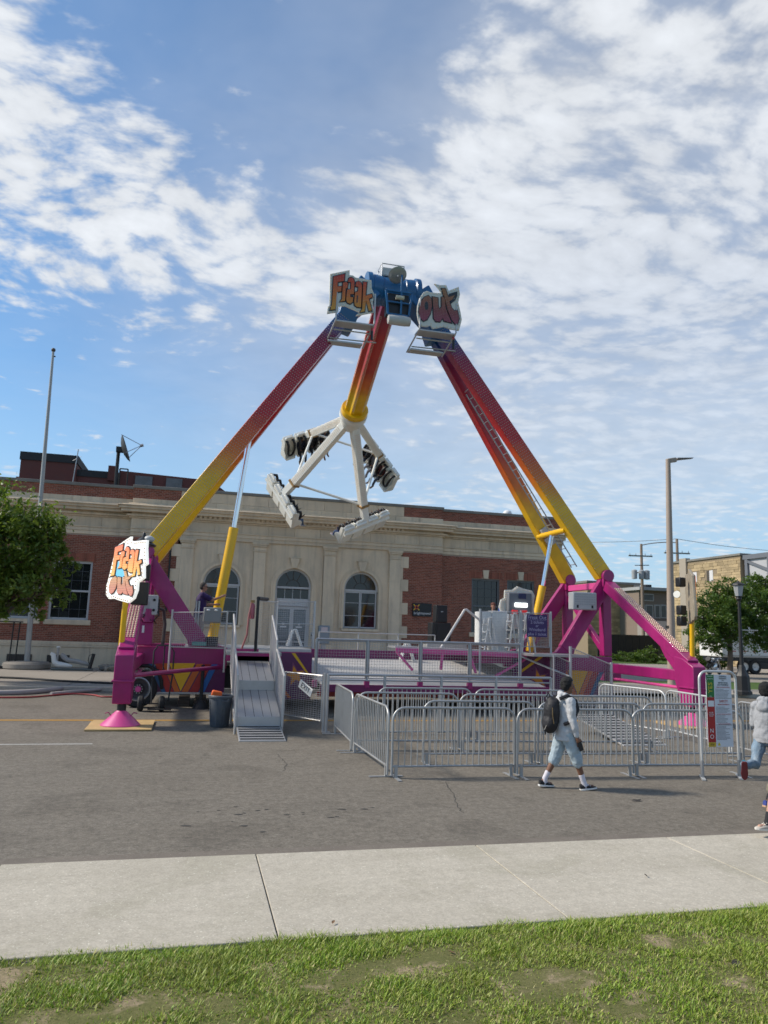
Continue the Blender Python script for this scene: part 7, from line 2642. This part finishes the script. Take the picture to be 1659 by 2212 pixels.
# riders strapped in the gondola
RID = [('A', 0, (.03, .03, .04), (.06, .12, .24), sk_tan, 'rider kicking out a leg at the inner end of the far left seat row'), ('A', 1, (.015, .015, .02), (.02, .02, .03), sk_brown, 'dark-clothed rider second from the inner end of the far left seat row'),
       ('A', 2, (.02, .025, .05), (.02, .02, .03), sk_dark, 'dark-clothed rider third along the far left seat row'),
       ('D', 1, (.10, .02, .02), (.05, .06, .09), sk_light, 'rider with bare arms in the second outer seat of the far right row'), ('D', 2, (.25, .24, .26), (.22, .22, .25), sk_tan, 'rider in grey trousers in the middle of the far right row'),
       ('D', 3, (.02, .02, .025), (.03, .04, .08), sk_brown, 'dark-clothed rider at the inner end of the far right row'),
       ('B', 3, (.03, .03, .03), (.10, .14, .22), sk_brown, 'rider with dangling pale shoes at the low end of the near left seat row'), ('B', 2, (.12, .05, .03), (.02, .02, .03), sk_brown, 'rider in brown top behind the near left row of white seat backs'),
       ('C', 0, (.03, .05, .14), (.07, .11, .22), sk_tan, 'rider with blue shoes at the left end of the lowest seat row'), ('C', 1, (.02, .02, .03), (.02, .02, .03), sk_brown, 'dark-clothed rider second from the left in the lowest seat row'),
       ('C', 3, (.02, .022, .05), (.02, .02, .03), sk_tan, 'dark-clothed rider at the right end of the lowest seat row')]
for i, (row, k, ct, cb2, sk_, lab) in enumerate(RID):
    Ms = SEATS[(row, k)] @ Matrix.Translation((0, .13, -1.16)) @ Matrix.Rotation(R(90), 4, 'Z')
    rg = random.Random(i)
    kick = 30 if i == 0 else 0
    person(lab, (0, 0, 0), 0, 1.68, dict(lean=-4, head=(-5, rg.uniform(-15, 15)), legs=[(82, 70 - kick + rg.uniform(-8, 8), -20), (80, 74 + rg.uniform(-8, 8), -15)], arms=[(28, 4, 95), (28, 4, 95)], spread=8),
           (mat('rider_top_%d' % i, ct, .85), 'long' if i % 3 else 'short', .01), (mat('rider_trousers_%d' % i, cb2, .85), 'long', .0), sk_, (m_hairb, .006), .024, 'riders strapped in the gondola', Mx=Ms, shoe=(mat('pale_trainers' if i in (6, 8) else 'rider_shoe', (.22, .26, .38) if i in (6, 8) else (.05, .05, .06), .7), m_solew), ground=False)
# ------------------------------------------------------------------ lawn grass, leaf litter, specks
def grass():
    rg = np.random.default_rng(11)
    n = 270000
    x = rg.uniform(-4.2, 9.2, n)
    y = 3.3 + 2.76 * rg.random(n) ** .75
    # bare patches and tufts from layered noise
    keep = np.empty(n, bool)
    hs = np.empty(n)
    gz = np.empty(n)
    for i in range(n):
        a = noise.noise(Vector((x[i] * 1.3, y[i] * 3.2, 4.2)))
        c = noise.noise(Vector((x[i] * 2.3, y[i] * 2.9, 9.1)))
        gz[i] = .014 + .03 * noise.noise(Vector((x[i] * .9, y[i] * .9, 3))) + .012 * noise.noise(Vector((x[i] * 4, y[i] * 4, 1)))
        if y[i] > 5.83:
            gz[i] = gz[i] + (-.02 - gz[i]) * (y[i] - 5.83) / .19
        edge = max(0, 1 - (6.06 - y[i]) / .45)
        d = .82 + a * 1.3 + c * .9 + edge * .6
        keep[i] = rg.random() < min(1, max(.10, d))
        hs[i] = .017 + .028 * max(0, c + .2) + .018 * edge + .014 * max(0, a)
    x, y, hs, gz = x[keep], y[keep], hs[keep], gz[keep]
    n = len(x)
    ang_ = rg.uniform(0, 2 * np.pi, n)
    h = hs * rg.uniform(.55, 1.5, n)
    ln = h * rg.uniform(.3, 1.3, n)
    w_ = rg.uniform(.0020, .0040, n) * (1 + (rg.random(n) < .08) * 1.2)
    dx, dy = np.cos(ang_), np.sin(ang_)
    px, py = -dy, dx
    z0 = gz
    v = np.empty((n, 5, 3))
    for k, (t_, wk) in enumerate(((0, 1.0), (.55, .8))):
        cx_, cy_, cz = x + dx * ln * t_ ** 1.6, y + dy * ln * t_ ** 1.6, z0 + h * t_
        v[:, 2 * k, 0], v[:, 2 * k, 1], v[:, 2 * k, 2] = cx_ - px * w_ * wk, cy_ - py * w_ * wk, cz
        v[:, 2 * k + 1, 0], v[:, 2 * k + 1, 1], v[:, 2 * k + 1, 2] = cx_ + px * w_ * wk, cy_ + py * w_ * wk, cz
    v[:, 4, 0], v[:, 4, 1], v[:, 4, 2] = x + dx * ln, y + dy * ln, z0 + h * .93
    me = bpy.data.meshes.new('grass')
    me.vertices.add(n * 5)
    me.vertices.foreach_set('co', v.ravel())
    li = np.empty((n, 7), np.int32)
    b0 = np.arange(n) * 5
    for j, k in enumerate((0, 1, 3, 2, 2, 3, 4)):
        li[:, j] = b0 + k
    me.loops.add(n * 7)
    me.loops.foreach_set('vertex_index', li.ravel())
    me.polygons.add(n * 2)
    ls = np.empty((n, 2), np.int32)
    ls[:, 0] = np.arange(n) * 7
    ls[:, 1] = np.arange(n) * 7 + 4
    me.polygons.foreach_set('loop_start', ls.ravel())
    me.update(calc_edges=True)
    m = bpy.data.materials.new('grass_blade')
    m.use_nodes = True
    b = NB(m.node_tree)
    ps = m.node_tree.nodes['Principled BSDF']
    geo = b.n('ShaderNodeNewGeometry')
    rnd = geo.outputs['Random Per Island']
    c = b.ramp(rnd, [(0, (.12, .22, .014)), (.40, (.24, .37, .026)), (.78, (.36, .47, .05)), (.92, (.50, .46, .14)), (1, (.58, .48, .26))])
    f = b.noise(geo.outputs['Position'], 1.4, 3)
    c = b.mix(b.maprange(f, .40, .65, 0, .55), c, (.30, .33, .06))
    b.l(c, ps.inputs['Base Color'])
    ps.inputs['Roughness'].default_value = .5
    tr = b.n('ShaderNodeBsdfTranslucent')
    b.l(c, tr.inputs[0])
    mx = b.n('ShaderNodeMixShader')
    mx.inputs[0].default_value = .3
    b.l(ps.outputs[0], mx.inputs[1])
    b.l(tr.outputs[0], mx.inputs[2])
    b.l(mx.outputs[0], m.node_tree.nodes['Material Output'].inputs[0])
    me.materials.append(m)
    o = bpy.data.objects.new('grass', me)
    COL.objects.link(o)
    tag(o, 'short patchy green lawn grass along the near pavement', 'grass', kind='stuff')


grass()
# dead leaves on the lawn and small litter on the street
rg = random.Random(4)
m_dead = mat('dead_leaf', (.22, .13, .07), .9, var=.3)
m_deadd = mat('dark_dead_leaf', (.05, .042, .035), .9, var=.3)


def dead_leaf(p, s_, m_, label):
    a = rg.uniform(0, 6.28)
    ux, uy = Vector((math.cos(a), math.sin(a), .15)), Vector((-math.sin(a), math.cos(a), .2))
    pts = [(-1, 0), (-.5, .38), (.1, .45), (.6, .25), (1, 0), (.55, -.3), (0, -.42), (-.55, -.33)]
    b = MB()
    vs = [Vector(p) + ux * x * s_ + uy * y * s_ + Vector((0, 0, .012 + .3 * s_ * abs(y))) for x, y in pts] + [Vector(p) + Vector((0, 0, .008))]
    b.add(vs, [(i, (i + 1) % 8, 8) for i in range(8)])
    o = b.build('dead_leaf', m_, smooth=60)
    tag(o, label, 'leaf', 'fallen leaves')


for i, (x, y, lab) in enumerate(((1395, 1893, 'small dead leaf alone on the pale pavement slab'), (1590, 2085, 'large curled dead leaf at the right of the lawn'), (975, 2060, 'pale brown dead leaf in the middle of the lawn'), (720, 1995, 'tiny brown dead leaf by the pavement edge'), (1375, 2118, 'brown dead leaf on bare soil at the lower right'))):
    p = G(x, y, .02)
    dead_leaf(p, .028 if i != 1 else .06, m_deadd if i in (0, 1) else m_dead, lab)
for i, (x, y, s_, lab) in enumerate(((1376, 1730, .10, 'dark flattened scrap lying on the street below the barriers'),)):
    p = G(x, y, .006)
    b = MB()
    pts = [(-1, 0), (-.4, .25), (.3, .2), (.9, .3), (.5, -.05), (.9, -.3), (0, -.25)]
    b.add([p + Vector((px * s_, py * s_, rg.uniform(0, .02))) for px, py in pts], [tuple(range(len(pts)))])
    tag(b.build('litter', mat('tar_scrap', (.03, .025, .025), .8), smooth=0), lab, 'litter')
# tar spots on the asphalt
tb = MB()
for x, y in ((570, 1745), (585, 1752), (607, 1748), (540, 1757), (520, 1752), (490, 1749), (490, 1772), (470, 1785), (535, 1787), (560, 1790), (620, 1762), (640, 1754), (665, 1757), (700, 1760), (690, 1748), (760, 1750), (775, 1747), (790, 1752), (875, 1748), (640, 1742), (715, 1758)):
    p = G(x + rg.uniform(-80, 30), y + rg.uniform(-4, 8), .004)
    r = rg.uniform(.012, .04)
    n_ = 8
    tb.add([p + Vector((math.cos(2 * math.pi * k / n_) * r * rg.uniform(.6, 2.2), math.sin(2 * math.pi * k / n_) * r * rg.uniform(.5, 1.1), 0)) for k in range(n_)], [tuple(range(n_))])
o = tb.build('tar_spots', m_crack, smooth=0)
o['kind'] = 'stuff'
o['label'] = 'scattered dark tar spots on the near side of the street'
